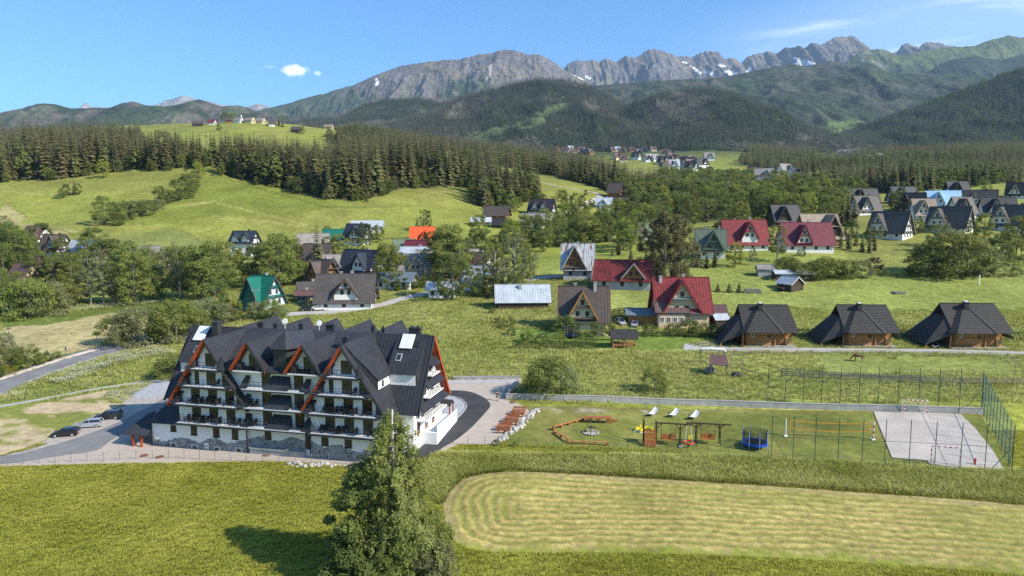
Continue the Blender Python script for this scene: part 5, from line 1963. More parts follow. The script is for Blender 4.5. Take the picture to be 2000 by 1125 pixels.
# ---------------------------------------------------------------- village houses
def wallm(n, c, v=0.08):
 return M('wall_' + n, c, 0.88, v, 0.6)

def roofm(n, c, v=0.2, rough=0.6, spec=0.35, stretch=None):
 return M('roof_' + n, c, rough, v, 0.5, spec=spec, stretch=stretch)

W_WHITE = wallm('white', (0.72, 0.71, 0.68))
W_CREAM = wallm('cream', (0.66, 0.55, 0.36))
W_BEIGE = wallm('beige', (0.60, 0.46, 0.30))
W_GREY = wallm('grey', (0.36, 0.355, 0.34), 0.2)
W_BLUE = wallm('pale_blue', (0.55, 0.62, 0.66))
W_TIMBER = wallm('timber', (0.26, 0.125, 0.05), 0.25)
W_DARKT = wallm('dark_timber', (0.060, 0.042, 0.030), 0.3)
R_BROWN = roofm('brown_tile', (0.088, 0.066, 0.055))
R_GREYB = roofm('grey_brown_tile', (0.080, 0.070, 0.064))
R_RED = roofm('red_sheet', (0.20, 0.024, 0.024), 0.3, 0.5)
R_MAROON = roofm('maroon_sheet', (0.165, 0.028, 0.042), 0.15, 0.5)
R_RUST = roofm('rusty_red_sheet', (0.155, 0.026, 0.025), 0.5, 0.6)
R_GREEN = roofm('green_sheet', (0.010, 0.125, 0.092), 0.15, 0.45)
R_SAGE = roofm('sage_sheet', (0.115, 0.145, 0.105), 0.2, 0.5)
R_GREY = roofm('grey_shingle', (0.24, 0.22, 0.195), 0.25, 0.8)
R_TAN = roofm('tan_shingle', (0.27, 0.215, 0.165), 0.2, 0.8)
R_NAVY = roofm('navy_sheet', (0.030, 0.036, 0.052), 0.25, 0.45)
R_BLACK = roofm('black_sheet', (0.030, 0.029, 0.032), 0.3, 0.5)
R_ZINC = M('roof_zinc', (0.50, 0.53, 0.56), 0.45, 0.18, 0.5, metal=0.25, spec=0.5)
R_RUSTZ = M('roof_rusted_zinc', (0.50, 0.52, 0.54), 0.5, 0.3, 0.55, col2=(0.50, 0.52, 0.54), metal=0.2, spec=0.4)
R_BLUE = roofm('pale_blue_sheet', (0.42, 0.60, 0.74), 0.08, 0.45)
R_ORANGE = roofm('orange_tile', (0.62, 0.090, 0.022), 0.15, 0.7)
R_MAUVE = roofm('mauve_brown_sheet', (0.13, 0.072, 0.068), 0.1, 0.5)
R_SLATE = roofm('blue_grey_sheet', (0.13, 0.17, 0.20), 0.15, 0.45)
T_ORANGE = M('honey_wood', (0.40, 0.185, 0.055), 0.65, 0.25, 1.5)

def rustify():
 m = R_RUSTZ
 nt = m.node_tree
 b = nt.nodes['Principled BSDF']
 src = b.inputs['Base Color'].links[0].from_socket
 tc = N(nt, 'ShaderNodeTexCoord')
 mp = N(nt, 'ShaderNodeMapping')
 mp.inputs['Scale'].default_value = (0.9, 0.25, 0.18)
 nt.links.new(tc.outputs['Object'], mp.inputs['Vector'])
 nz = N(nt, 'ShaderNodeTexNoise')
 nz.inputs['Scale'].default_value = 1.2
 nz.inputs['Detail'].default_value = 3
 nt.links.new(mp.outputs[0], nz.inputs['Vector'])
 mr = N(nt, 'ShaderNodeMapRange')
 mr.inputs['From Min'].default_value = 0.55
 mr.inputs['From Max'].default_value = 0.62
 nt.links.new(nz.outputs['Fac'], mr.inputs['Value'])
 mx = N(nt, 'ShaderNodeMix', data_type='RGBA')
 nt.links.new(mr.outputs[0], mx.inputs['Factor'])
 nt.links.new(src, mx.inputs['A'])
 mx.inputs['B'].default_value = (0.20, 0.095, 0.05, 1)
 nt.links.new(mx.outputs['Result'], b.inputs['Base Color'])

rustify()

def house(label, px, py, L, D, hw, hr, rz=0.0, rm=None, wm=None, trim=None, dorm=(), chim=(), gable=None, near=False, name='house', cat='house', o=0.8, nwin=3, eside=(1,), bal=None, group=None, sink=2.5, fm=None, tiers=2, dwall=None, loc=None, ribs=0.0, og=None):
 """a highland house: ridge along x, front towards -y; dorm = cross gables (x, half width, ridge height, foot height, side)"""
 rm, wm, trim = rm or R_BROWN, wm or W_WHITE, trim or BROWNW
 fm = fm or BROWNW
 rzr = R(rz)
 c = Vector(loc) if loc is not None else at(px, py)
 back = Vector((-math.sin(rzr), math.cos(rzr), 0)) * (D / 2)
 base = Vector((c.x + back.x, c.y + back.y, c.z))
 T = thing(name, label, cat, base, rzr, group)
 k = hr / (D / 2)
 zr = hw + hr
 og = 0.9 if og is None else og
 w = MB()
 prism(w, [(-D / 2, -sink), (D / 2, -sink), (D / 2, hw - .2), (0, zr - .25), (-D / 2, hw - .2)], -L / 2, L / 2, 'u')
 w.build('wall', wm, T)
 if gable:
  for s in (-1, 1):
   g = MB()
   q = [(-(D / 2 - .1), hw), ((D / 2 - .1), hw), (0, zr - .35)]
   prism(g, q, s * (L / 2), s * (L / 2 + 0.06), 'u')
   if s < 0:
    g.f = [tuple(reversed(f)) for f in g.f]
   g.build('gable_boarding', gable, T)
 r = MB()
 e = D / 2 + o
 ze = zr - k * e
 r.slab([(-L / 2 - og, -e, ze), (L / 2 + og, -e, ze), (L / 2 + og, 0, zr), (-L / 2 - og, 0, zr)], 0.18)
 r.slab([(L / 2 + og, e, ze), (-L / 2 - og, e, ze), (-L / 2 - og, 0, zr), (L / 2 + og, 0, zr)], 0.18)
 r.box((0, 0, zr + 0.02), (L + 2 * og, 0.3, 0.1))
 ribs = ribs or (0.7 if near else 0)
 if ribs:
  seams(r, [(-L / 2 - og, -e, ze), (L / 2 + og, -e, ze), (L / 2 + og, 0, zr), (-L / 2 - og, 0, zr)], (1, 0, 0), ribs)
 r.build('roof', rm, T)
 for s in (-1, 1):
  for sy in (-1, 1):
   b = MB()
   b.bar((s * (L / 2 + og + .03), 0, zr - .14), (s * (L / 2 + og + .03), sy * e, ze - .14), 0.32, 0.06, up=(s, 0, .01))
   b.build('barge_board', trim, T)
 for i, (dx, b, zd, zb, side) in enumerate(dorm):
  m = MB()
  yf = (D / 2 + 0.05)
  yo = yf + 0.85
  kd = (zd - zb) / b
  yr, ye = (zr - zd) / k, (zr - zb) / k
  S = lambda x, y, z: (x * (1 if side < 0 else -1) + dx * (1 if side < 0 else 1), y * side, z)

  def P(x, y, z):
   return (dx + x if side < 0 else dx - x, side * y, z)
  m.slab([P(-b, ye, zb), P(-b, yo, zb), P(0, yo, zd), P(0, yr, zd)], 0.16)
  m.slab([P(b, yo, zb), P(b, ye, zb), P(0, yr, zd), P(0, yo, zd)], 0.16)
  m.build('cross_gable_roof', rm, T)
  m = MB()
  bi = b - 0.45
  zi = zb + 0.45 * kd * 0.4
  zlow = min(zb, hw) - 0.1
  pr = [(-bi, zlow), (bi, zlow), (bi, zb + kd * .45 - .25), (0, zd - .3), (-bi, zb + kd * .45 - .25)]
  kk = len(pr)
  vs = [P(x, yf, z) for x, z in pr] + [P(x, max(yr, 0.05), z) for x, z in pr]
  fs = [tuple(range(kk)), tuple(reversed(range(kk, 2 * kk)))] + [(j, j + kk, (j + 1) % kk + kk, (j + 1) % kk) for j in range(kk)]
  m.add(vs, fs)
  m.build('cross_gable_wall', dwall or wm, T)
  for s in (-1, 1):
   g = MB()
   g.bar(P(0, yo + .03, zd - .14), P(s * b, yo + .03, zb - .14), 0.06, 0.34, up=Vector((s * kd, 0, 1)).normalized())
   g.build('barge_board', trim, T)
  # storeys inside the gable: windows and pent strips
  nt_ = tiers
  for t in range(nt_):
   zc = zb + 0.9 + (zd - zb - 1.2) * t / nt_
   half = (zd - zc - 1.0) / kd - 0.35
   if half < 0.45:
    continue
   nn = 2 if half > 1.3 else 1
   for q in range(nn):
    xq = 0 if nn == 1 else (-1 + 2 * q) * min(half * 0.5, 1.1)
    p = P(xq, yf + 0.01, zc + 0.35)
    if near:
     window(T, p, 0.85, 1.15, (0, side, 0), fm=fm, mull=1 if near else 0)
    else:
     window1(T, p, 0.9, 1.15, (0, side, 0))
   if t > 0 or bal:
    g = MB()
    hb = (zd - zc + 0.7) / kd - 0.3
    g.slab([P(-hb, yf + 0.9, zc - 0.75), P(hb, yf + 0.9, zc - 0.75), P(hb * .93, yf, zc - 0.42), P(-hb * .93, yf, zc - 0.42)][::(-side)], 0.1)
    g.build('pent_strip', bal or rm, T)
 # windows in the front wall and the gable ends
 if hw > 1.9 and nwin:
  for i in range(nwin):
   x = -L / 2 + L * (i + 0.5) / nwin
   if near:
    window(T, (x, -D / 2, hw * 0.5), 0.95, min(1.25, hw * .5), fm=fm)
   else:
    window1(T, (x, -D / 2, hw * 0.5), 1.0, 1.2)
 for s in eside:
  zc = 1.4 if hw > 2 else hw + 0.6
  while zc < zr - 1.6:
   half = min(D / 2 - 0.6, (zr - zc - 1.1) / k)
   if half > 0.6:
    nn = 1 if half < 1.2 else (2 if half < 3.2 else 3)
    for q in range(nn):
     y = 0 if nn == 1 else (-1 + 2 * q / (nn - 1)) * half * 0.6
     if near:
      window(T, (s * (L / 2 + (.06 if gable and zc > hw else 0)), y, zc), 0.9, 1.2, (s, 0, 0), fm=fm)
     else:
      window1(T, (s * (L / 2 + (.06 if gable and zc > hw else 0)), y, zc), 0.95, 1.2, (s, 0, 0))
   zc += 2.6
   if zc < zr - 1.5:
    g = MB()
    hb = min(D / 2, (zr - zc + .9) / k) * 0.95
    g.slab([(s * (L / 2 + 1.0), -hb * s, zc - 1.15), (s * (L / 2 + 1.0), hb * s, zc - 1.15), (s * L / 2, hb * .93 * s, zc - 0.8), (s * L / 2, -hb * .93 * s, zc - 0.8)], 0.1)
    g.build('pent_strip', bal or rm, T)
 for x, y, h in chim:
  g = MB()
  z0 = zr - k * abs(y) - 0.5
  g.box((x, y, (z0 + zr + h) / 2), (0.7, 0.6, zr + h - z0)).box((x, y, zr + h + .05), (0.9, 0.8, 0.12))
  g.build('chimney', W_GREY if near else rm, T)
 return T

_W1 = {}

def window1(parent, c, w, h, n=(0, -1, 0)):
 key = (round(w, 2), round(h, 2))
 if key not in _W1:
  f = MB()
  f.box((0, -0.03, 0), (w, 0.06, h)).box((-w * .24, -0.05, 0), (w * .36, 0.03, h * .82), mi=1).box((w * .24, -0.05, 0), (w * .36, 0.03, h * .82), mi=1)
  _W1[key] = f.mesh('window', [BROWNW, GLASS])
 o = link('window', _W1[key], parent, c)
 o.rotation_euler = (0, 0, math.atan2(n[0], -n[1]))
 return o

# --- nearest row behind the hotel
house('white house with grey brown tiled roof and one broad front gable behind the hotel', 672, 606, 14.5, 10.0, 2.9, 6.6, 4, R_GREYB, W_WHITE, BROWNW, [(0.5, 3.5, 8.6, 3.6, -1)], [(1.5, 0.6, .6), (-1.5, .6, .4)], near=True, nwin=3, tiers=2)
house('green roofed steep house half hidden by bushes left of the white tiled house', 492, 607, 6.5, 9.5, 1.5, 7.6, -22, R_GREEN, W_BLUE, R_BROWN, [(-0.6, 4.2, 8.9, 0.4, -1)], [(0.5, .5, .5)], near=True, eside=(1, ), dwall=R_GREEN, bal=R_GREEN, tiers=0, nwin=0, ribs=0.5)
house('low dark timber barn under a pale silver metal roof with one brick chimney', 1022, 603, 13.2, 7.2, 2.2, 3.9, 3, R_ZINC, W_DARKT, W_DARKT, [], [(-0.6, -1.0, 0.1)], name='barn', cat='barn', nwin=0, eside=(), o=0.55, near=True)
house('cream house with brown roof and honey trimmed gable beside the garden trampoline', 1140, 645, 10.2, 8.6, 3.0, 6.8, -5, R_BROWN, W_CREAM, T_ORANGE, [(-0.3, 3.6, 9.0, 2.6, -1)], [(-2.0, 0.6, .5), (2.6, -.5, .9)], near=True, nwin=2, bal=R_BROWN, eside=(1,), fm=DARKM, og=1.0)
house('beige house with bright red sheet roof and tall front gable', 1335, 641, 11.5, 9.5, 4.6, 6.8, -2, R_RED, W_BEIGE, R_RED, [(-0.5, 4.7, 11.1, 3.4, -1)], [(0.7, .3, .6), (-4.8, -.6, .2)], near=True, nwin=0, bal=R_SLATE, eside=(1,), ribs=0.0)
house('tall weathered house with patchy silver metal roof and brown boarded front gable', 1128, 547, 8.8, 9.0, 4.2, 7.0, -6, R_RUSTZ, W_GREY, W_GREY, [(-1.0, 3.8, 10.8, 3.6, -1)], [(0, .8, .4)], near=True, nwin=2, gable=W_TIMBER, dwall=W_TIMBER, bal=W_DARKT, eside=(1,))
house('long run-down house with rusty red sheet roof behind the brown roofed house', 1215, 566, 15.5, 10.0, 3.3, 5.0, -14, R_RUST, W_GREY, W_GREY, [(3.2, 3.4, 7.6, 3.4, -1)], [], near=True, nwin=3, dwall=W_TIMBER, eside=(1,), tiers=1, ribs=0.7)
house('house with sage green gable and white side wing beside the tall larch', 1388, 505, 9.0, 9.5, 3.4, 6.6, -12, R_SAGE, W_WHITE, R_SAGE, [(0.8, 3.6, 9.5, 3.0, -1)], [(-1.5, .5, 1.0), (3.0, .4, 1.0)], near=True, nwin=2, bal=R_SAGE, dwall=R_SAGE, eside=(1,))
house('red roofed house with a white windowed gable, left of the maroon roofed house', 1460, 490, 14.8, 10.5, 3.2, 8.0, 0, R_RED, W_WHITE, R_RED, [(0.6, 3.2, 10.4, 4.4, -1)], [(-3.0, 1, .3), (2.4, .6, .9)], near=True, nwin=4, eside=(1,), ribs=0.0)
house('maroon roofed house with a white gable, between the spruces on the right', 1582, 494, 16.5, 10.5, 3.6, 7.2, -2, R_MAROON, W_WHITE, R_MAROON, [(-2.2, 3.0, 10.0, 3.2, -1)], [(1.2, .5, .6)], near=True, nwin=4, eside=(1,), bal=R_MAROON)
house('large tan and black shingled house behind the maroon roof', 1612, 474, 14.0, 11.0, 2.5, 8.6, 8, R_TAN, W_TIMBER, R_TAN, [(3.0, 4.5, 10.8, 2.5, -1)], [], nwin=0, eside=(1,), dwall=W_DARKT)
# --- double-gabled houses of the right-hand estate
EST = 'dark roofed houses of the estate on the right'
for px, py, L, lb in ((1728, 467, 15, 'white double-gabled house with dark roof, leftmost of the estate front row'), (1845, 456, 16, 'white double-gabled house with dark roof, middle of the estate front row'), (1968, 452, 14, 'white double-gabled house with dark roof at the right end of the estate front row')):
 house(lb, px, py, L * 0.86, 10.0, 3.4, 7.6, -50, R_GREYB, W_WHITE, R_TAN, [(-3.0, 4.0, 10.2, 3.2, -1)], [(-2.8, 1.0, .6), (3.0, .5, .6), (5.0, .4, .6)], nwin=3, eside=(1,), group=EST, tiers=2)
for px, py, L, rm, lb, rz in (
  (1843, 408, 15, R_BLUE, 'house with pale sky blue roof in the estate', -24), (1775, 413, 12, R_BLACK, 'black roofed house just left of the pale blue roof', -40), (1700, 420, 12, R_GREYB, 'grey brown roofed house above the leftmost estate double house', 8),
  (1912, 407, 14, R_GREYB, 'grey gabled house right of the pale blue roof', -38), (1990, 388, 13, R_BLACK, 'tall white house with black triangular gables at the right edge', -42), (1876, 386, 11, R_BLACK, 'black timber house behind the pale blue roof', -4),
  (1955, 425, 14, R_BLACK, 'black roofed house below the tall white gables at the right', -12), (1690, 402, 16, R_BLACK, 'long low black roof among the spruces left of the estate', 2), (1770, 398, 13, R_NAVY, 'dark blue roofed house furthest back in the estate', 0),
  (1890, 425, 9, R_GREYB, 'small grey house wedged behind the middle double house', 6), (1810, 430, 9, R_TAN, 'small tan roofed house under the pale blue roof', -8), (1540, 442, 12, R_BLACK, 'black roofed building behind the trees left of the tan house', 6)):
 house(lb, px, py, L, 9.5, 3.0, 7.0, rz, rm, W_WHITE if rm is not R_BLACK or px > 1900 else W_DARKT, rm, [(-L * .18, 3.4, 9.2, 2.8, -1)], [(2.0, .6, .6)], nwin=3, eside=(1,), group=EST)
# --- village behind the hotel
VIL = 'houses of the village in the hollow'
for px, py, L, D, hw, hr, rz, rm, wm, dm, lb in (
  (688, 548, 12.5, 9.5, 3.4, 6.4, -28, R_NAVY, W_WHITE, [(2.6, 3.0, 9.0, 4.0, -1)], 'house with navy blue roof and white gables behind the tiled house'),
  (662, 545, 9.0, 8.0, 2.5, 5.4, 10, R_GREY, W_WHITE, [(-1.4, 3.0, 7.4, 2.8, -1)], 'pale grey shingled house just left of the navy roof'),
  (612, 560, 7.0, 8.0, 2.4, 6.0, -30, R_BROWN, W_TIMBER, [(0, 3.0, 7.8, 2.4, -1)], 'brown timber house standing under the tall spruce'),
  (612, 520, 9.5, 8.0, 2.6, 5.5, -10, R_BROWN, W_CREAM, [(2, 2.8, 7.2, 3.0, -1)], 'brown roofed cream house above the timber house'),
  (596, 512, 8.0, 7.0, 2.4, 4.0, 10, R_RED, W_WHITE, [], 'small red roofed house at the left of the village'),
  (612, 488, 12.0, 8.0, 2.6, 4.5, 12, R_GREY, W_WHITE, [], 'long grey roofed house above the red roof'),
  (688, 480, 9.0, 8.5, 3.6, 6.0, -20, R_NAVY, W_WHITE, [(1.0, 3.0, 9.0, 3.4, -1)], 'white house with dark blue gable at the foot of the meadow'),
  (656, 474, 11.0, 7.0, 2.4, 3.8, 4, R_GREEN, W_CREAM, [], 'low building with a green roof at the foot of the meadow'),
  (716, 455, 14.0, 7.0, 3.4, 2.6, 2, R_ZINC, W_WHITE, [], 'white block with flat silver roof behind the poplars'),
  (825, 482, 9.0, 8.0, 3.0, 5.4, 6, R_ORANGE, W_TIMBER, [(1.2, 2.6, 7.0, 2.6, -1)], 'house with a bright orange roof at the meadow edge'),
  (808, 506, 8.5, 7.0, 2.4, 4.6, -20, R_MAROON, W_GREY, [], 'small maroon roofed house below the orange roof'),
  (792, 502, 7.0, 7.0, 2.4, 4.4, 14, R_SAGE, W_GREY, [], 'small sage green roofed house below the orange roof'),
  (812, 545, 9.5, 8.0, 2.8, 5.2, 8, R_GREY, W_GREY, [(0, 3.0, 7.4, 2.6, -1)], 'grey shingled house with gable above the thuja row'),
  (806, 522, 9.0, 7.5, 2.6, 4.6, -6, R_ZINC, W_WHITE, [], 'white metal roofed house behind the grey shingles'),
  (842, 540, 10.0, 8.5, 3.0, 5.6, -4, R_GREY, W_WHITE, [(1.6, 1.6, 6.6, 4.6, -1)], 'grey roofed house with a small timber dormer beside the big tree'),
  (905, 520, 9.0, 7.0, 3.0, 3.0, 0, R_GREY, W_WHITE, [], 'pale block behind the big tree'),
  (918, 542, 9.0, 8.0, 2.8, 5.2, -30, R_MAUVE, W_WHITE, [], 'maroon brown roofed house with white gable right of the big tree'),
  (928, 562, 8.5, 7.0, 2.4, 4.2, -24, R_ZINC, W_CREAM, [], 'silver roofed cottage below the maroon brown roof'),
  (862, 583, 7.5, 5.5, 3.0, 1.6, -4, R_ZINC, W_WHITE, [], 'low white garage with grey roof behind the meadow tree'),
  (766, 566, 11.0, 7.0, 3.0, 2.2, -10, R_SLATE, W_WHITE, [], 'long white workshop with blue grey roof beside the village road'),
  (606, 582, 5.5, 4.5, 2.6, 2.0, 20, R_GREYB, W_CREAM, [], 'small cream shed left of the white tiled house'),
  (593, 590, 3.5, 3.0, 2.0, 1.2, 10, R_MAUVE, W_WHITE, [], 'tiny white hut next to the cream shed'),
  (470, 502, 9.0, 8.0, 6.4, 4.4, -8, R_NAVY, W_WHITE, [(-2.2, 2.0, 10.2, 7.2, -1), (2.2, 2.0, 10.2, 7.2, -1)], 'tall white house with dark roof and two small gables above the left trees'),
  (57, 478, 9.5, 8.0, 3.0, 5.0, -16, R_MAUVE, W_WHITE, [(2.2, 2.8, 7.4, 3.2, -1)], 'white house with brown roof at the foot of the left hill'),
  (94, 500, 9.0, 8.0, 3.4, 5.2, -14, R_BROWN, W_WHITE, [(2.0, 3.0, 8.2, 3.2, -1)], 'brown roofed house half hidden by the left trees'),
  (150, 506, 12.0, 8.0, 3.2, 4.4, -20, R_ZINC, W_WHITE, [], 'long pale roofed house behind the left trees'),
  (280, 512, 9.0, 7.0, 2.4, 4.0, 4, R_GREY, W_GREY, [], 'low grey roofed house behind the left trees'),
  (300, 522, 6.5, 6.0, 2.4, 4.0, -60, R_GREYB, W_WHITE, [], 'small white gabled house behind the left trees'),
  (32, 556, 7.5, 6.5, 3.0, 4.4, -20, R_MAUVE, W_CREAM, [], 'reddish brown cottage among the trees at the left edge'),
  (85, 538, 7.5, 6.5, 2.6, 4.0, 10, R_MAUVE, W_CREAM, [], 'mauve roofed cottage buried in the left trees')):
 house(lb, px, py, L, D, hw, hr, rz, rm, wm, rm, dm, [(L * .2, .5, .5)], nwin=3, eside=(1,), group=VIL, near=py > 540 and px > 590)
# --- houses on the hill shoulder
SHO = 'houses on the hill shoulder'
for px, py, L, D, hw, hr, rz, rm, wm, dm, lb in (
  (966, 428, 12.5, 8.5, 2.6, 4.6, -16, R_BROWN, W_TIMBER, [], 'brown timber house with a lit gable on the hill shoulder'),
  (1054, 424, 13.5, 10.0, 4.2, 6.4, -18, R_BLACK, W_WHITE, [(-3.0, 2.6, 9.6, 3.6, -1), (2.0, 2.6, 9.6, 3.6, -1)], 'black and white guest house with several gables on the hill shoulder'),
  (1037, 445, 11.0, 8.0, 4.0, 3.6, -20, R_GREY, W_WHITE, [], 'white house with pale grey roof below the black and white guest house'),
  (1178, 410, 9.5, 8.0, 4.0, 4.0, -14, R_ZINC, W_WHITE, [(0, 2.4, 7.2, 3.6, -1)], 'white house with silver roof beside the two timber houses'),
  (1207, 418, 9.0, 9.0, 4.4, 6.6, -24, R_BROWN, W_TIMBER, [(1.0, 2.6, 9.6, 4.0, -1)], 'tall timber house with cream balconies in front of its twin'),
  (1199, 390, 8.5, 8.0, 5.6, 6.0, -24, R_BROWN, W_TIMBER, [], 'tall timber house behind the silver roofed white house'),
  (940, 440, 9.0, 5.0, 2.2, 2.0, 6, R_ZINC, W_GREY, [], 'low pale barn at the meadow edge'), (978, 446, 8.0, 6.0, 2.2, 2.6, -10, R_BLACK, W_DARKT, [], 'dark hut beside the low pale barn'),
  (1258, 470, 10.0, 8.0, 3.0, 4.5, 10, R_SAGE, W_GREY, [], 'green roofed house hidden behind the larches')):
 house(lb, px, py, L, D, hw, hr, rz, rm, wm, rm, dm, [(L * .2, .5, .5)], nwin=3, eside=(1,), group=SHO)
# --- hilltop farm and chapel
for px, py, L, rm, wm, lb in ((384, 247, 11, R_GREYB, W_DARKT, 'grey barn at the left end of the hilltop'), (412, 244, 8, R_MAROON, W_WHITE, 'white house with red gable on the hilltop'), (446, 240, 9, R_BROWN, W_TIMBER, 'timber house left of the hilltop chapel'),
         (462, 240, 12, R_GREY, W_WHITE, 'long white house below the hilltop chapel'), (484, 240, 13, R_TAN, W_CREAM, 'cream house right of the hilltop chapel'), (505, 241, 12, R_GREY, W_CREAM, 'cream block in the hilltop row'),
         (531, 247, 7, R_BROWN, W_WHITE, 'small white house at the right end of the hilltop row'), (575, 259, 9, R_BROWN, W_DARKT, 'lone brown hut on the hilltop meadow'), (640, 250, 11, R_TAN, W_CREAM, 'cream house among the crest trees'), (700, 256, 11, R_GREY, W_CREAM, 'pale house furthest right on the crest')):
 house(lb, px, py, L, 8.0, 4.2, 3.6, random.uniform(-30, 30), rm, wm, rm, [], [], nwin=3, eside=(1,), group='houses on the hilltop')

def chapel():
 p = at(468, 240)
 T = thing('chapel', 'small white chapel with a slim turret on the hilltop', 'chapel', (p.x, p.y + 14, p.z), 0.2, 'houses on the hilltop')
 T.scale = (.7, .7, .7)
 mb = MB()
 prism(mb, [(-4, -2), (4, -2), (4, 6), (0, 10), (-4, 6)], -8, 8, 'u')
 mb.build('wall', W_WHITE, T)
 mb = MB()
 mb.slab([(-8.5, -4.8, 5.2), (8.5, -4.8, 5.2), (8.5, 0, 10.2), (-8.5, 0, 10.2)], .2)
 mb.slab([(8.5, 4.8, 5.2), (-8.5, 4.8, 5.2), (-8.5, 0, 10.2), (8.5, 0, 10.2)], .2)
 mb.build('roof', R_GREY, T)
 mb = MB()
 mb.box((-4, 0, 11), (2.4, 2.4, 6))
 mb.tube([(-4, 0, 14), (-4, 0, 15), (-4, 0, 18.5)], [2.0, 1.2, 0.05], 8)
 mb.build('turret', W_WHITE, T)

chapel()

# --- far villages: two small model houses copied over the valley floor
def far_house(label, loc, rz, rm, wm, s, group):
 return house(label, 0, 0, 11 * s, 9.0 * s, 3.6 * s, 6.2 * s, rz, rm, wm, rm, [(1.5 * s, 2.8 * s, 8.6 * s, 3.4 * s, -1)], [], nwin=2, eside=(1,), group=group, loc=loc)

def far_village():
 r = np.random.default_rng(17)
 protos = {}
 groups = ((1085, 1180, 290, 312, 13, 'the far village by the forest edge'), (1180, 1330, 296, 318, 20, 'the far village by the forest edge'), (1290, 1385, 312, 335, 16, 'the far village in the valley'), (1640, 1735, 297, 316, 16, 'the far village under the right slope'), (1465, 1560, 342, 372, 12, 'the far hamlet beyond the right wood'))
 kinds = ((R_BLACK, W_WHITE, 'white house with black roof'), (R_GREY, W_WHITE, 'white house with pale grey roof'), (R_BROWN, W_TIMBER, 'brown timber house'), (R_MAUVE, W_CREAM, 'cream house with reddish roof'), (R_NAVY, W_DARKT, 'dark house with blue black roof'), (R_ZINC, W_WHITE, 'white house with silver roof'))
 for x0, x1, y0, y1, n, g in groups:
  for i in range(n):
   px, py = r.uniform(x0, x1), r.uniform(y0, y1)
   p = at(px, py)
   q = int(r.integers(0, 6))
   rm, wm, lb = kinds[q]
   lab = 'small %s in %s' % (lb, g)
   rz = float(r.uniform(-50, 50))
   s = float(r.uniform(0.9, 1.3))
   if q not in protos:
    protos[q] = far_house(lab, tuple(p), rz, rm, wm, 1.2, 'houses of ' + g + ', ' + lb)
   else:
    dup(protos[q], p, R(rz), s, lab, 'houses of ' + g + ', ' + lb, 'house')

far_village()
# --- annexes of the beige house and garden buildings
house('lean-to carport with blue grey roof left of the beige red roofed house', 1262, 634, 8.0, 5.0, 2.6, 1.0, -6, R_SLATE, T_ORANGE, DARKM, [], [], name='carport', cat='carport', nwin=0, eside=(), near=True)
house('honey boarded annex with mauve roof right of the beige house', 1392, 634, 5.2, 5.0, 2.8, 1.6, -4, R_MAUVE, T_ORANGE, R_MAUVE, [], [], name='annex', cat='annex', nwin=1, eside=(1,), near=True)
house('beige entrance wing with small square windows on the red roofed house', 1312, 642, 6.0, 3.0, 4.2, 1.8, -2, R_MAUVE, W_BEIGE, BROWNW, [], [], name='entrance_wing', cat='house wing', nwin=4, eside=(1,), near=True, fm=RENDER_W, o=.4)
house('grey weathered plank shed standing alone in the right meadow', 1496, 541, 4.6, 3.6, 2.6, 1.2, -8, R_GREY, W_GREY, W_GREY, [], [], name='shed', cat='shed', nwin=0, eside=(), o=.4, og=.3)
house('open hay shelter with a long pale metal roof in the right meadow', 1552, 549, 11.0, 3.6, 2.4, 0.8, -3, R_ZINC, W_DARKT, W_GREY, [], [], name='hay_shelter', cat='shelter', nwin=0, eside=(), o=.5, og=.4)
house('small open-fronted shed with grey gabled roof in the right meadow', 1531, 567, 5.0, 5.0, 2.2, 1.8, -62, R_ZINC, W_DARKT, W_GREY, [], [], name='shed', cat='shed', nwin=0, eside=(), o=.5, og=.4)
house('small dark hut with pale roof between the beige house and log cottage', 1411, 640, 3.2, 3.2, 2.0, 1.1, 8, R_ZINC, W_DARKT, DARKM, [], [], name='shed', cat='shed', nwin=0, eside=(), o=.3, og=.3)

# --- log cottages
LOGM = M('honey_log', (0.34, 0.155, 0.055), 0.7, 0.3, 1.2, col2=(0.44, 0.225, 0.085), stretch=(0.4, 3, 3), rv=0.25)
TILE_D = M('dark_tile', (0.044, 0.041, 0.040), 0.7, 0.22, 1.5, spec=0.3)
PLY = M('pale_plywood', (0.50, 0.27, 0.115), 0.7, 0.12, 1.5)

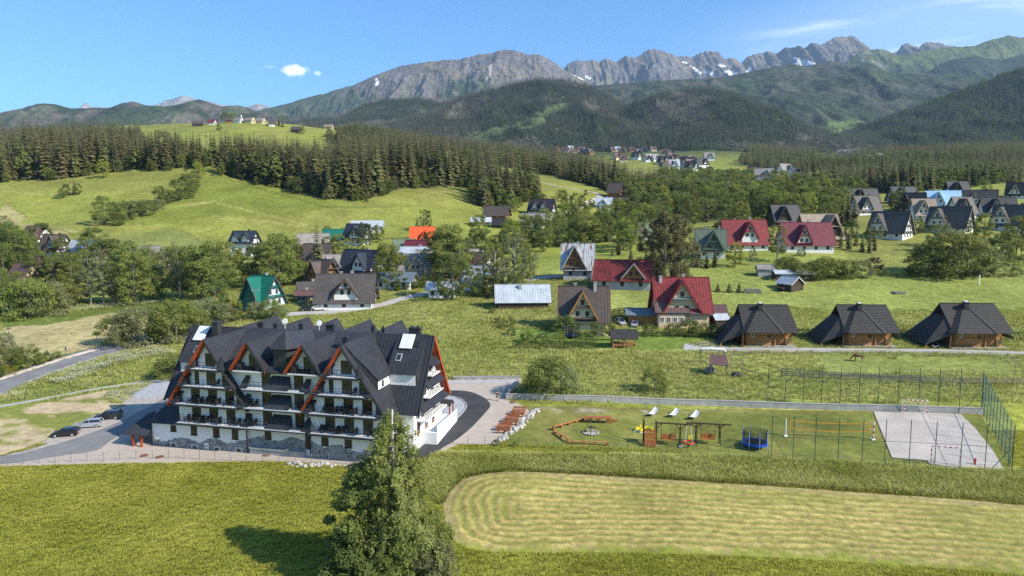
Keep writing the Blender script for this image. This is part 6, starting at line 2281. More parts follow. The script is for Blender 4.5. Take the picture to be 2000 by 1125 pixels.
def log_cottage():
 T = thing('log_cottage', '', 'log cottage', (0, 0, 0))
 Lg = MB()
 Lg.tube([(-.5, 0, 0), (.5, 0, 0)], 0.16, 7)
 lme = Lg.mesh('log', LOGM, smooth=True)

 def log(a, b, z):
  a, b = Vector((*a, z)), Vector((*b, z))
  o = link('log', lme, T, (a + b) / 2)
  d = b - a
  o.rotation_euler = (0, 0, math.atan2(d.y, d.x))
  o.scale = (d.length, 1, 1)
 for i in range(10):
  z = 0.35 + 0.29 * i
  e = 0.35
  log((-3.6 - e, 0), (2.4 + e, 0), z)
  log((-3.6, -e), (-3.6, 8.4), z + .14)
  log((2.4, -e), (2.4, 2.0), z + .14)
  if i % 1 == 0:
   log((2.4, 1.6), (6.3 + e, 1.6), z)
   log((6.3, 1.6 - e), (6.3, 8.4), z + .14)
 mb = MB()
 mb.box((1.35, 4.4, 1.6), (9.6, 7.6, 3.4)).box((-0.6, 1.2, 1.6), (5.9, 2.2, 3.2))
 mb.build('inner_wall', W_TIMBER, T)
 mb = MB()
 mb.box((1.3, 3.9, 0.0), (11.4, 9.2, 0.5))
 mb.build('stone_base', CONCRETE, T)
 mb = MB()
 mb.box((4.0, 1.35, 1.4), (1.5, 0.12, 2.0))
 mb.build('door', PLY, T)
 mb = MB()
 mb.box((5.6, 0.9, 1.15), (1.1, 0.9, 1.8))
 mb.build('storage_box', PLY, T)
 window(T, (-2.4, -0.17, 2.5), 0.6, 0.6, fm=RENDER_W, mull=0)
 window(T, (1.3, -0.17, 2.3), 0.6, 0.6, mull=0)
 rf = MB()
 ZR, ZE, YR = 8.5, 3.25, 4.4
 fr = [(-4.6, -1.3, ZE), (7.4, -1.3, ZE), (6.6, YR, ZR), (-4.6, YR, ZR)]
 bk = [(6.6, 10.1, ZE), (-4.6, 10.1, ZE), (-4.6, YR, ZR), (6.6, YR, ZR)]
 hip = [(-4.3, -2.2, ZE), (3.4, -2.2, ZE), (0.0, YR - .6, ZR + .05)]
 hr_ = [(3.4, -2.2, ZE), (4.4, -1.25, ZE), (0.6, YR, ZR + .04), (0.0, YR - .6, ZR + .05)]
 hl = [(-5.4, -1.2, ZE + .0), (-4.3, -2.2, ZE), (0.0, YR - .6, ZR + .05), (-0.6, YR, ZR + .04)]
 for p in (fr, bk, hip, hr_, hl):
  rf.slab(p, 0.14)
  nrm = (Vector(p[1]) - Vector(p[0])).cross(Vector(p[2]) - Vector(p[0])).normalized()
  along = (Vector(p[1]) - Vector(p[0])).normalized()
  seams(rf, p, nrm.cross(along), 0.42, 0.07, 0.07)
 rf.bar((3.4, -2.2, ZE + .1), (0.0, YR - .6, ZR + .1), 0.2, 0.12)
 rf.bar((-4.6, YR, ZR + .05), (6.6, YR, ZR + .05), 0.25, 0.14)
 rf.build('roof', TILE_D, T)
 mb = MB()
 mb.slab([(6.9, -1.0, 2.9), (7.7, -1.0, 2.1), (7.7, 9.8, 2.1), (6.9, 9.8, 2.9)][::1], 0.12)
 mb.build('side_skirt_roof', TILE_D, T)
 # carport roof sweeping down on the left
 cp = MB()
 q = [(-9.6, -0.6, 0.75), (-4.6, -0.6, ZE + 1.1), (-4.6, YR, ZR - .6), (-7.6, YR, ZR - 4.0)]
 q2 = [(-9.6, 9.4, 0.75), (-9.6, -0.6, 0.75), (-4.4, YR - 2.4, 6.2), (-4.4, YR + 2.4, 6.2)]
 cp.slab(q2, 0.14)
 nrm = (Vector(q2[1]) - Vector(q2[0])).cross(Vector(q2[2]) - Vector(q2[0])).normalized()
 seams(cp, q2, nrm.cross((Vector(q2[1]) - Vector(q2[0])).normalized()), 0.42, 0.07, 0.07)
 q3 = [(-4.6, -1.2, ZE), (-4.3, -0.9, ZE + .2), (-4.4, YR - 2.4, 6.2)]
 cp.slab([(-9.6, -0.6, 0.75), (-4.4, -1.2, 3.1), (-4.4, YR - 2.4, 6.2)], 0.14)
 cp.build('carport_roof', TILE_D, T)
 for x, y in ((-9.3, -0.3), (-9.3, 9.0), (-4.6, -0.5)):
  mb = MB()
  mb.bar((x, y, -0.4), (x, y, 0.9 if x < -6 else 3.2), 0.25)
  mb.build('carport_post', LOGM, T)
 mb = MB()
 mb.box((-0.1, 2.9, 7.8), (0.9, 0.9, 2.2)).box((-0.1, 2.9, 8.95), (1.1, 1.1, .12))
 mb.build('chimney', R_BLACK, T)
 mb = MB()
 mb.box((-0.1, 2.9, 9.1), (0.7, 0.7, .2))
 mb.build('chimney_cap', RENDER_W, T)
 return T

COTT = log_cottage()
learn(COTT)
for i, (px, py, lb) in enumerate(((1490, 677, 'log cottage with dark tiled roof standing nearest the beige red roofed house'), (1686, 677, 'log cottage with dark tiled roof standing between two alike cottages'), (1898, 680, 'log cottage with a car under its carport, nearest the right edge'))):
 p = at(px, py)
 if i == 0:
  o = COTT
  o.location = p
  tag(o, lb, None, 'log cottages along the lane')
 else:
  o = dup(COTT, p, 0, None, lb, 'log cottages along the lane')
 o.rotation_euler = (0, 0, R(-3))
 o.scale = (.94, .94, .98)
 if i == 2:
  o.scale = (1.02, 1.02, 1.04)

# ---------------------------------------------------------------- trees
LARCHN = leaf_mat('larch_needles', (0.125, 0.125, 0.045), rv=0.1, trans=0.3, col2=(0.175, 0.160, 0.066))
FRUITL = leaf_mat('purple_leaves', (0.045, 0.022, 0.022), rv=0.1)
YELLOWL = leaf_mat('golden_leaves', (0.26, 0.22, 0.02), rv=0.1)
BIRCHL = leaf_mat('birch_leaves', (0.250, 0.295, 0.070), rv=0.0, trans=0.45, scale=0.8, col2=(0.345, 0.375, 0.115), var=0.35)
TREE = {}

def proto(kind, H, parts):
 TREE[kind] = (H, parts)

for i in range(3):
 proto('ash%d' % i, 15, broadleaf('ash%d' % i, 400 + i, 15, 5.2, 0.10, (LEAF_A, LEAF_C, LEAF_A)[i], 62, 95, 0.46, spread=0.24))
for i in range(2):
 proto('tall%d' % i, 18, broadleaf('tall%d' % i, 410 + i, 18, 3.9, 0.22, (LEAF_B, LEAF_A)[i], 56, 80, 0.40, barkm=PALEBARK, spread=0.25, top=0.35, limbs=16))
proto('lime0', 14, broadleaf('lime0', 420, 14, 4.8, 0.12, LEAF_LIME, 60, 90, 0.44))
for i in range(2):
 proto('willow%d' % i, 6.5, broadleaf('willow%d' % i, 430 + i, 6.5, 4.0, 0.02, (LEAF_B, LEAF_A)[i], 60, 90, 0.32, spread=0.24, limbs=6))
proto('shrub0', 3, broadleaf('shrub0', 440, 3, 2.1, 0.0, LEAF_C, 34, 80, 0.2, spread=0.28, limbs=4))
proto('shrub1', 3, broadleaf('shrub1', 441, 3, 2.4, 0.0, LEAF_A, 34, 80, 0.2, spread=0.28, limbs=4))
proto('purple', 3, broadleaf('purple', 442, 3, 1.5, 0.1, FRUITL, 24, 60, 0.22, spread=0.3, limbs=4))
proto('golden', 3, broadleaf('golden', 443, 3, 2.6, 0.0, YELLOWL, 24, 60, 0.22, spread=0.3, limbs=4))
proto('thuja', 4, broadleaf('thuja', 444, 4, 0.8, 0.0, LEAF_THUJA, 60, 60, 0.16, spread=0.42, top=0.6, lumpy=0.05, limbs=0))
proto('poplar', 17, broadleaf('poplar', 445, 17, 2.6, 0.06, LEAF_C, 56, 80, 0.40, spread=0.33, top=0.5, limbs=6))
for i in range(4):
 proto('spruce%d' % i, 24, SPR[i])
proto('young0', 5, spruce('young0', 450, 5, 1.7, 14, 8, 2, base=0.03))
proto('larch', 26, broadleaf('larch', 451, 26, 6.0, 0.06, LARCHN, 110, 120, 0.5, spread=0.2, top=0.75, lumpy=0.5, droop=0.5, limbs=20))
proto('bare', 8, (None, snag('bare_tree', 77, 8, 40)))
ALLB = ('ash0', 'ash1', 'ash2', 'tall0', 'tall1')
KNAME = {'ash': 'broadleaf_tree', 'tall': 'slender_tree', 'lime': 'broadleaf_tree', 'willow': 'bushy_willow', 'shrub': 'shrub', 'purple': 'shrub', 'golden': 'shrub', 'thuja': 'thuja', 'poplar': 'poplar', 'spruce': 'spruce_tree', 'young': 'young_spruce', 'larch': 'larch_tree', 'bare': 'bare_tree'}
KCAT = {'shrub': 'shrub', 'purple': 'shrub', 'golden': 'shrub', 'willow': 'bush', 'thuja': 'conifer'}
_rt = random.Random(5)

def plant(kind, loc, scale, label, group=None, wide=1.0):
 H, (cm, tm) = TREE[kind]
 base = kind.rstrip('0123456789')
 nm = KNAME[base]
 T = thing(nm, label, KCAT.get(base, 'tree'), loc, _rt.uniform(0, 6.28), group)
 T.scale = (scale * wide, scale * wide, scale)
 if cm:
  link('crown', cm, T)
 if tm:
  link('trunk', tm, T)
 return T

def tree_at(px, py, hpx, kind, label, group=None, wide=1.0, p=None):
 p = p or at(px, py)
 return plant(kind, p, hpx / ppm(p) / TREE[kind][0], label, group, wide)

# single spruces at the front of every wood
WLAB = {'left': ('tall spruce at the front of the left hillside wood', 'front spruces of the left wood'), 'hill': ('tall dark spruce at the front of the middle hill wood', 'front spruces of the hill wood'),
  'crest': ('spruce at the edge of the crest wood above the sloping meadow', 'front spruces of the crest wood'), 'clump': ('spruce of the small clump between the two hill meadows', 'spruces of the small clump'),
  'right': ('spruce in the front of the wood behind the right-hand houses', 'front spruces of the right wood'), 'valley': ('spruce at the front of the valley wood behind the timber houses', 'front spruces of the valley wood')}
for d, p, s, nm in NEAR_SPRUCE:
 qx = float(pix_of(*p)[0])
 third = (', in its left third', ', in its middle', ', in its right third')[(qx > {'left': 140, 'hill': 530}.get(nm, 0)) + (qx > {'left': 270, 'hill': 650}.get(nm, 0))] if nm in ('left', 'hill') else ''
 plant('spruce%d' % _rt.randrange(4), p, s * 1.04, WLAB[nm][0] + third, WLAB[nm][1] + third)

L_ROAD = ('tree in the belt across the road left of the hotel', 'belt of trees left of the hotel')
L_LEFT = ('tree in the thick belt at the far left below the meadows', 'thick tree belt at the far left')
L_VILL = ('tree among the village houses behind the hotel', 'trees in the village')
L_MID = ('tree on the slope between the village and the red ruin', 'trees between village and red ruin')
L_SHO = ('tree on the hill shoulder near the black and white guest house', 'trees on the hill shoulder')
L_EST = ('tree among the houses of the right-hand estate', 'trees of the estate')
L_RB = ('tree in the belt behind the red and maroon roofs', 'trees behind the red and maroon roofs')
L_MEAD = ('bush on the left hill meadow', 'bushes on the left hill meadow')
L_RMEAD = ('shrub in the row between the right-hand meadows', 'shrub row between the right meadows')
TREES = [
 # left belt
 (20, 522, 92, 'ash1', L_LEFT), (42, 532, 88, 'ash0', L_LEFT), (58, 520, 62, 'ash2', L_LEFT), (118, 508, 46, 'ash0', L_LEFT), (8, 545, 70, 'ash2', L_LEFT), (75, 552, 60, 'ash0', L_LEFT), (105, 560, 62, 'ash1', L_LEFT),
 (140, 562, 70, 'ash2', L_LEFT), (168, 545, 60, 'ash0', L_LEFT), (200, 530, 66, 'ash1', L_LEFT), (225, 525, 60, 'ash2', L_LEFT), (250, 540, 72, 'ash0', L_LEFT), (5, 580, 60, 'ash0', L_LEFT), (40, 590, 62, 'ash2', L_LEFT), (75, 598, 58, 'ash1', L_LEFT),
 (18, 616, 74, 'willow1', L_LEFT), (58, 622, 78, 'willow1', L_LEFT), (94, 616, 66, 'willow0', L_LEFT), (122, 602, 52, 'willow1', L_LEFT), (135, 598, 50, 'ash1', L_LEFT), (155, 592, 60, 'ash2', L_LEFT),
 (178, 595, 100, 'tall0', L_ROAD), (203, 595, 96, 'tall0', L_ROAD), (221, 594, 90, 'tall1', L_ROAD), (243, 592, 84, 'ash1', L_ROAD), (264, 594, 106, 'ash2', L_ROAD), (262, 566, 96, 'ash0', L_ROAD), (290, 560, 80, 'tall1', L_ROAD), (300, 585, 70, 'ash1', L_ROAD),
 (337, 582, 110, 'tall0', L_ROAD), (352, 583, 112, 'tall1', L_ROAD), (366, 575, 96, 'ash1', L_ROAD), (395, 585, 112, 'ash0', L_ROAD), (420, 580, 112, 'ash2', L_ROAD), (445, 562, 92, 'ash0', L_ROAD), (430, 600, 60, 'ash1', L_ROAD), (380, 560, 70, 'ash2', L_ROAD), (320, 562, 64, 'ash2', L_ROAD),
 (458, 548, 60, 'ash2', L_VILL), (500, 548, 74, 'ash1', L_VILL), (522, 556, 88, 'ash0', L_VILL), (545, 562, 106, 'ash2', L_VILL), (570, 545, 84, 'ash0', L_VILL), (576, 556, 52, 'ash1', L_VILL), (548, 530, 78, 'ash1', L_VILL), (485, 560, 50, 'ash0', L_VILL), (586, 550, 40, 'willow1', L_VILL),
 (621, 546, 116, 'spruce0', ('tall lone spruce standing in the middle of the village', None)), (662, 512, 56, 'ash2', L_VILL), (680, 505, 44, 'tall1', L_VILL), (708, 480, 46, 'poplar', L_VILL), (722, 478, 42, 'poplar', L_VILL), (738, 474, 36, 'ash0', L_VILL), (700, 498, 36, 'ash1', L_VILL),
 (640, 500, 40, 'ash0', L_VILL), (748, 545, 60, 'ash2', L_VILL), (762, 564, 92, 'ash0', L_VILL), (776, 556, 70, 'ash1', L_VILL), (815, 452, 34, 'spruce1', L_VILL), (828, 450, 44, 'tall1', L_VILL), (838, 450, 40, 'poplar', L_VILL), (820, 470, 40, 'spruce2', L_VILL),
 (878, 548, 112, 'ash2', L_VILL), (862, 545, 92, 'ash0', L_VILL), (896, 545, 88, 'ash1', L_VILL), (884, 584, 96, 'ash1', ('tree with a pale trunk in the meadow behind the white garage', None)), (905, 560, 60, 'ash0', L_VILL), (845, 500, 50, 'ash2', L_VILL),
 (786, 566, 24, 'spruce3', L_VILL), (830, 560, 42, 'spruce2', L_VILL), (848, 560, 36, 'spruce1', L_VILL), (602, 606, 34, 'spruce0', ('small spruce beside the white tiled house', None)), (640, 470, 30, 'ash0', L_VILL),
 (936, 580, 46, 'ash1', L_MID), (956, 580, 44, 'ash2', L_MID), (975, 582, 44, 'ash1', L_MID), (1000, 584, 50, 'ash1', L_MID), (1015, 578, 40, 'ash2', L_MID), (945, 572, 84, 'tall0', L_MID), (965, 575, 106, 'tall1', L_MID), (985, 578, 78, 'tall0', L_MID), (1005, 570, 118, 'tall0', L_MID), (1022, 565, 96, 'tall1', L_MID), (1036, 560, 74, 'tall0', L_MID),
 (930, 500, 56, 'ash0', L_MID), (948, 505, 60, 'ash2', L_MID), (970, 505, 50, 'ash1', L_MID), (990, 495, 56, 'ash0', L_MID), (1012, 498, 50, 'tall1', L_MID), (1062, 492, 46, 'ash0', L_MID), (1048, 480, 40, 'ash1', L_MID), (1092, 482, 40, 'ash1', L_MID), (1120, 480, 48, 'ash2', L_MID), (1142, 480, 70, 'ash0', L_MID), (1158, 478, 56, 'ash2', L_MID), (1170, 470, 40, 'ash1', L_MID), (1205, 468, 58, 'ash1', L_MID), (1185, 472, 50, 'ash0', L_MID), (1218, 490, 62, 'ash2', L_MID), (1232, 480, 60, 'ash0', L_MID), (1245, 470, 56, 'ash1', L_MID),
 (1208, 498, 38, 'spruce1', L_MID), (1196, 500, 30, 'spruce2', L_MID), (1262, 520, 46, 'spruce3', L_MID), (1232, 512, 40, 'spruce0', L_MID),
 (1297, 562, 160, 'larch', ('tall feathery larch standing between the red ruin and green gable', None)), (1325, 556, 146, 'larch', ('second tall larch just right of the first', None)), (1275, 540, 120, 'larch', ('slimmer larch behind the red ruin', None)),
 (1352, 520, 48, 'spruce2', L_RB), (1365, 520, 40, 'young0', L_RB), (1396, 522, 44, 'spruce1', L_RB), (1380, 524, 40, 'spruce3', L_RB),
 (980, 402, 34, 'ash1', L_SHO), (1000, 414, 36, 'ash2', L_SHO), (960, 412, 24, 'ash0', L_SHO), (990, 396, 30, 'lime0', L_SHO), (1108, 408, 30, 'ash0', L_SHO), (1124, 410, 34, 'ash2', L_SHO), (1136, 404, 24, 'ash1', L_SHO), (1144, 382, 12, 'ash1', L_SHO), (1100, 394, 24, 'ash1', L_SHO), (1155, 408, 20, 'ash0', L_SHO), (1092, 388, 18, 'ash2', L_SHO),
 (1105, 432, 26, 'ash2', L_SHO), (1125, 446, 30, 'ash0', L_SHO), (1085, 440, 26, 'ash1', L_SHO), (1226, 420, 30, 'ash0', L_SHO), (1230, 440, 36, 'ash2', L_SHO),
 (1449, 408, 48, 'spruce0', L_RB), (1438, 420, 36, 'spruce1', L_RB), (1370, 430, 46, 'ash0', L_RB), (1390, 428, 40, 'ash1', L_RB), (1420, 442, 44, 'ash2', L_RB), (1450, 440, 48, 'ash0', L_RB), (1405, 450, 40, 'ash1', L_RB), (1345, 440, 60, 'ash2', L_RB), (1335, 420, 46, 'ash1', L_RB), (1480, 430, 50, 'ash1', L_RB), (1500, 428, 48, 'ash0', L_RB),
 (1515, 428, 52, 'ash2', L_RB), (1530, 430, 54, 'lime0', L_RB), (1545, 432, 54, 'ash0', L_RB), (1562, 430, 50, 'ash1', L_RB), (1578, 428, 52, 'lime0', L_RB), (1600, 425, 50, 'ash0', L_RB), (1618, 432, 52, 'ash2', L_RB), (1632, 436, 46, 'spruce2', L_RB), (1645, 438, 60, 'spruce0', L_RB), (1656, 440, 64, 'spruce1', L_RB), (1668, 442, 62, 'spruce3', L_RB), (1640, 425, 40, 'lime0', L_RB),
 (1435, 522, 48, 'lime0', ('bright green bushy tree in front of the red roofed house', None)), (1470, 518, 38, 'tall0', L_RB), (1518, 512, 78, 'tall1', ('slim lime green tree between the red and maroon roofs', None)), (1565, 500, 14, 'willow0', ('low round bush at the foot of the maroon house wall', None)),
 (1642, 484, 42, 'spruce0', L_EST), (1658, 488, 46, 'spruce1', L_EST), (1672, 480, 44, 'spruce2', L_EST), (1684, 492, 40, 'spruce3', L_EST), (1698, 494, 38, 'spruce0', L_EST), (1708, 490, 34, 'spruce1', L_EST), (1650, 470, 46, 'spruce2', L_EST), (1700, 478, 36, 'ash0', L_EST), (1720, 470, 26, 'tall1', L_EST), (1664, 468, 40, 'ash1', L_EST),
 (1740, 402, 44, 'spruce1', L_EST), (1760, 404, 50, 'poplar', L_EST), (1748, 412, 40, 'ash0', L_EST), (1785, 458, 36, 'spruce0', L_EST), (1795, 456, 30, 'ash2', L_EST), (1905, 460, 44, 'spruce2', L_EST), (1922, 464, 48, 'ash2', L_EST), (1890, 460, 30, 'tall1', L_EST), (1840, 372, 24, 'lime0', L_EST), (1862, 376, 26, 'ash0', L_EST), (1960, 352, 20, 'ash1', L_EST), (1925, 378, 26, 'ash2', L_EST),
 (1838, 492, 62, 'tall0', L_EST), (1826, 480, 44, 'ash1', L_EST), (1845, 455, 40, 'spruce3', L_EST), (1955, 510, 60, 'ash0', L_EST), (1926, 504, 42, 'ash1', L_EST), (1985, 494, 74, 'ash2', L_EST), (1998, 470, 56, 'spruce1', L_EST), (1970, 480, 40, 'ash0', L_EST), (1994, 505, 40, 'willow1', L_EST),
 # right meadow shrubs
 (1540, 540, 40, 'willow1', L_RMEAD), (1560, 546, 34, 'willow1', L_RMEAD), (1590, 546, 38, 'willow1', L_RMEAD), (1612, 545, 44, 'willow1', L_RMEAD), (1632, 544, 38, 'willow1', L_RMEAD), (1655, 543, 36, 'willow1', L_RMEAD), (1683, 541, 34, 'willow0', L_RMEAD), (1525, 530, 26, 'willow1', L_RMEAD), (1730, 540, 12, 'shrub0', L_RMEAD), (1760, 542, 12, 'shrub1', L_RMEAD), (1790, 540, 28, 'willow1', L_RMEAD), (1920, 540, 36, 'willow0', L_RMEAD), (1950, 540, 22, 'shrub1', L_RMEAD), (1985, 540, 18, 'shrub0', L_RMEAD), (1900, 500, 24, 'willow1', L_RMEAD), (1980, 520, 24, 'shrub1', L_RMEAD),
 (1708, 530, 28, 'purple', ('dark purple leaved shrub in the right meadow', None)), (1710, 537, 12, 'golden', ('small golden yellow shrub below the purple one', None)),
 (1876, 498, 46, 'lime0', ('light green tree behind the big round bush', None)),
 (1402, 570, 19, 'young0', ('young spruce beside the red roofed house, leftmost of three', None)), (1424, 571, 22, 'young0', ('young spruce in the middle of three beside the red roofed house', None)), (1443, 571, 20, 'young0', ('young spruce nearest the log pile, rightmost of three', None)),
 # left hill meadow
 (203, 440, 58, 'ash2', L_MEAD), (220, 432, 40, 'ash1', L_MEAD), (248, 428, 36, 'willow1', L_MEAD), (268, 424, 32, 'willow0', L_MEAD), (285, 420, 30, 'willow1', L_MEAD), (310, 410, 22, 'willow0', L_MEAD), (312, 398, 36, 'ash0', L_MEAD), (328, 396, 26, 'willow1', L_MEAD), (347, 392, 44, 'ash1', L_MEAD), (366, 388, 50, 'ash2', L_MEAD), (376, 378, 42, 'ash0', L_MEAD), (388, 350, 34, 'lime0', L_MEAD), (380, 362, 30, 'ash1', L_MEAD), (230, 440, 26, 'willow1', L_MEAD),
 (120, 388, 22, 'ash0', L_MEAD), (130, 384, 26, 'ash1', L_MEAD), (146, 380, 32, 'spruce1', L_MEAD), (153, 380, 22, 'ash2', L_MEAD), (202, 348, 36, 'lime0', L_MEAD), (580, 378, 34, 'ash1', L_MEAD), (428, 256, 14, 'ash2', L_MEAD), (310, 268, 14, 'willow1', L_MEAD), (325, 268, 12, 'willow0', L_MEAD), (575, 256, 12, 'spruce0', L_MEAD), (590, 262, 16, 'ash0', L_MEAD),
 (440, 238, 22, 'ash0', L_MEAD), (452, 236, 18, 'ash2', L_MEAD), (545, 246, 22, 'spruce1', L_MEAD), (552, 248, 24, 'spruce2', L_MEAD), (404, 300, 40, 'bare', ('dead grey spruce at the gap in the hill wood', None)),
 # round the hotel
 (228, 672, 58, 'willow1', ('dark green bush on the roadside, leftmost behind the hotel', None)), (270, 674, 76, 'willow0', ('big grey green willow bush at the road bend', None)), (345, 666, 82, 'willow1', ('big dark bush just behind the left end of the hotel', None)), (318, 658, 46, 'willow0', ('pale flowering bush between the two big bushes', None)), (400, 638, 56, 'willow0', ('grey green bush left of the green roofed house', None)), (378, 652, 50, 'willow1', ('bush right of the big dark bush behind the hotel', None)),
 (462, 626, 42, 'lime0', ('bright bush in front of the green roofed house', None)), (530, 622, 38, 'willow1', ('round bush right of the green roofed house', None)), (500, 622, 32, 'willow0', ('low bush before the white gable of the green house', None)), (436, 632, 40, 'willow0', ('bush before the left side of the green roofed house', None)), (545, 626, 30, 'willow0', ('small bush at the meadow corner near the tiled house', None)),
 (335, 738, 46, 'shrub0', ('dark shrub beside the left roof edge of the hotel', None)), (322, 736, 28, 'shrub1', ('low shrub left of the dark hotel shrub', None)), (342, 730, 40, 'shrub1', ('shrub tucked behind the left hotel wall', None)),
 (1073, 772, 78, 'willow1', ('large round dark bush behind the retaining wall', None)), (1095, 770, 60, 'willow0', ('bush leaning against the large round dark bush', None)), (1278, 766, 48, 'willow1', ('middling bush in the tall grass right of the large bush', None)),
 (2, 738, 34, 'thuja', ('clipped thuja at the left edge by the road', None)), (38, 724, 38, 'thuja', ('middle clipped thuja by the road', None)), (74, 713, 36, 'thuja', ('right clipped thuja by the road', None)),
 (18, 722, 40, 'shrub1', ('leafy bush between the two left thujas', None)), (53, 716, 42, 'shrub1', ('leafy bush between the middle and right thuja', None)), (20, 732, 20, 'golden', ('golden bush by the road pavement', None)), (86, 708, 20, 'shrub0', ('small bush right of the thujas', None)), (112, 700, 14, 'shrub0', ('small tuft by the road sign', None)), (20, 692, 62, 'bare', ('bare pale tree behind the thuja row', None)), (6, 690, 40, 'willow0', ('pale bush behind the bare tree', None)),
 # garden of the cream house
 (1030, 668, 20, 'shrub1', ('shrub at the left end of the garden', None)), (1060, 672, 20, 'shrub0', ('round shrub left of the garden trampoline', None)), (1090, 670, 18, 'shrub1', ('round shrub under the garden trampoline', None)), (1142, 672, 26, 'shrub1', ('round shrub right of the garden trampoline', None)), (1102, 650, 34, 'shrub0', ('shrub at the cream house corner', None)), (1128, 646, 22, 'tall0', ('small tree before the cream house', None)), (1165, 656, 26, 'shrub0', ('dark shrub by the play tower', None)), (1188, 652, 20, 'shrub1', ('shrub beside the slide', None)),
 (1270, 655, 22, 'shrub1', ('shrub before the blue grey carport', None)), (1318, 654, 24, 'shrub1', ('shrub before the beige entrance wing', None)), (1345, 655, 32, 'shrub0', ('large shrub before the beige house', None)), (1366, 655, 26, 'shrub1', ('shrub at the right corner of the beige house', None)), (1400, 660, 26, 'shrub0', ('shrub before the honey boarded annex', None)), (1418, 656, 34, 'young0', ('young conifer beside the first log cottage', None)),
 (243, 868 + 0, 1, 'shrub0', None), (970, 870, 12, 'shrub0', ('small round bush at the end of the boulder row', None)), (1005, 872, 9, 'shrub0', ('tiny bush by the wire fence', None)), (990, 640, 22, 'shrub1', ('scrub in the meadow before the silver barn', None)), (960, 612, 12, 'shrub0', ('low scrub left of the silver barn', None)), (1000, 655, 16, 'shrub0', ('scrub at the garden end', None)), (975, 632, 14, 'shrub1', ('low bushy scrub in the meadow', None)),
]
_marks = []
for o in list(COL.objects):
 if o.parent is None and o.get('category') in ('house', 'barn', 'log cottage') and 'far ' not in o['label'] and 'small %s' not in o['label']:
  s = ' ' + o['label']
  for w in (' behind', ' beside', ' in the ', ' under', ' at the ', ' just', ' above', ' half', ' left ', ' right ', ' among', ' below', ' buried', ' wedged', ' further', ' standing', ' on the ', ' near', ' before', ', ', ' with a car', ' hidden', ' and several'):
   s = s.split(w)[0]
  if len(s.split()) > 8:
   s = s.split(' and ')[0]
  mx, my = pix_of(o.location.x, o.location.y, o.location.z)
  _marks.append((float(mx), float(my), s.strip()))
for t in TREES:
 if t[4] is None:
  continue
 lb, gp = t[4]
 if gp and 'left hill' not in lb:
  m = min(_marks, key=lambda q: (q[0] - t[0]) ** 2 + (2.5 * (q[1] - t[1])) ** 2)
  dx, dy = t[0] - m[0], t[1] - m[1]
  rel = ('in front of' if dy > 4 else 'behind') if abs(dx) < 22 else ('left of' if dx < 0 else 'right of')
  kd = {'ash': 'broad crowned tree', 'tall': 'slender tree', 'lime': 'light green tree', 'willow': 'round bush', 'shrub': 'shrub', 'poplar': 'narrow poplar', 'spruce': 'spruce', 'young': 'young spruce'}[t[3].rstrip('0123456789')]
  if math.hypot(dx, dy) < 130:
   lb = '%s %s %s%s the %s' % ('big' if t[2] > 80 else ('small' if t[2] < 35 else 'middling'), kd, 'just ' if abs(dx) < 50 and rel[-2:] == 'of' and 'front' not in rel else '', rel, m[2])
  if len(lb.split()) > 16:
   lb = lb.replace(m[2], m[2].split(' with ')[0])
 tree_at(t[0], t[1], t[2], t[3], lb, gp)
p = at(1860, 541)
for i, (dx, dy, s, k, lb) in enumerate(((0, 0, 2.15, 'willow1', 'very large round dark bush in the right meadow'), (-6.5, 1.5, 1.5, 'willow1', 'dark bush merging into the left of the very large bush'), (6.0, 2.5, 1.7, 'willow0', 'bush merging into the right of the very large bush'))):
 plant(k, p + Vector((dx, dy, hz(p.x + dx, p.y + dy) - p.z)), s, lb, None, 1.15)
for i, px in enumerate((776, 793, 810, 826, 841)):
 tree_at(px, 568 - i * 2, 25, 'thuja', '%s clipped thuja in the row of five by the village road' % ('leftmost', 'second', 'middle', 'fourth', 'rightmost')[i], 'thuja row by the village road', 1.5)

# thicker belts, filled at random between the trees named above
def belt(poly, y0, y1, spacing, seed, kinds, hr, lab):
 P = wood_points(poly, y0, y1, spacing, seed)
 r = random.Random(seed)
 for x, y, z in P:
  if min((math.hypot(x - h[0], y - h[1]) for h in HOUSES), default=99) < 7.5:
   continue
  if not free_of_sheets(np.array([x]), np.array([y]))[0]:
   continue
  k = r.choice(kinds)
  plant(k, (x, y, z), r.uniform(*hr) / TREE[k][0], lab[0], lab[1], r.uniform(.9, 1.15))
 return len(P)

HOUSES = [o.location for o in COL.objects if o.parent is None and o.get('category') in ('house', 'barn', 'shed', 'log cottage', 'chapel')]
_nb = [belt([(-20, 470), (40, 455), (110, 500), (200, 510), (330, 525), (440, 545), (440, 560), (330, 560), (150, 560), (-20, 560)], 200, 330, 11.5, 31, ALLB, (9, 14), L_LEFT),
    belt([(1180, 425), (1290, 408), (1340, 398), (1560, 398), (1680, 405), (1640, 425), (1500, 425), (1330, 440), (1230, 455)], 300, 600, 12.5, 32, ('ash0', 'ash1', 'ash2', 'lime0', 'tall1', 'spruce1', 'spruce2'), (9, 15), L_RB),
    belt([(1290, 340), (1420, 350), (1500, 350), (1560, 366), (1560, 392), (1420, 392), (1330, 392)], 420, 1100, 26, 33, ('ash0', 'ash1', 'spruce1', 'spruce2', 'spruce0', 'lime0'), (10, 17), ('tree of the loose wood in the valley behind the larches', 'loose wood in the valley'))]
print('belts', _nb)
scatter('undergrowth', _edge_bush, _er.uniform(.25, .6, len(_edge_bush)), [TREE['ash0'][1][0], TREE['ash2'][1][0], TREE['ash1'][1][0]], 'leafy undergrowth along the front of the spruce woods', 'undergrowth', seed=77)

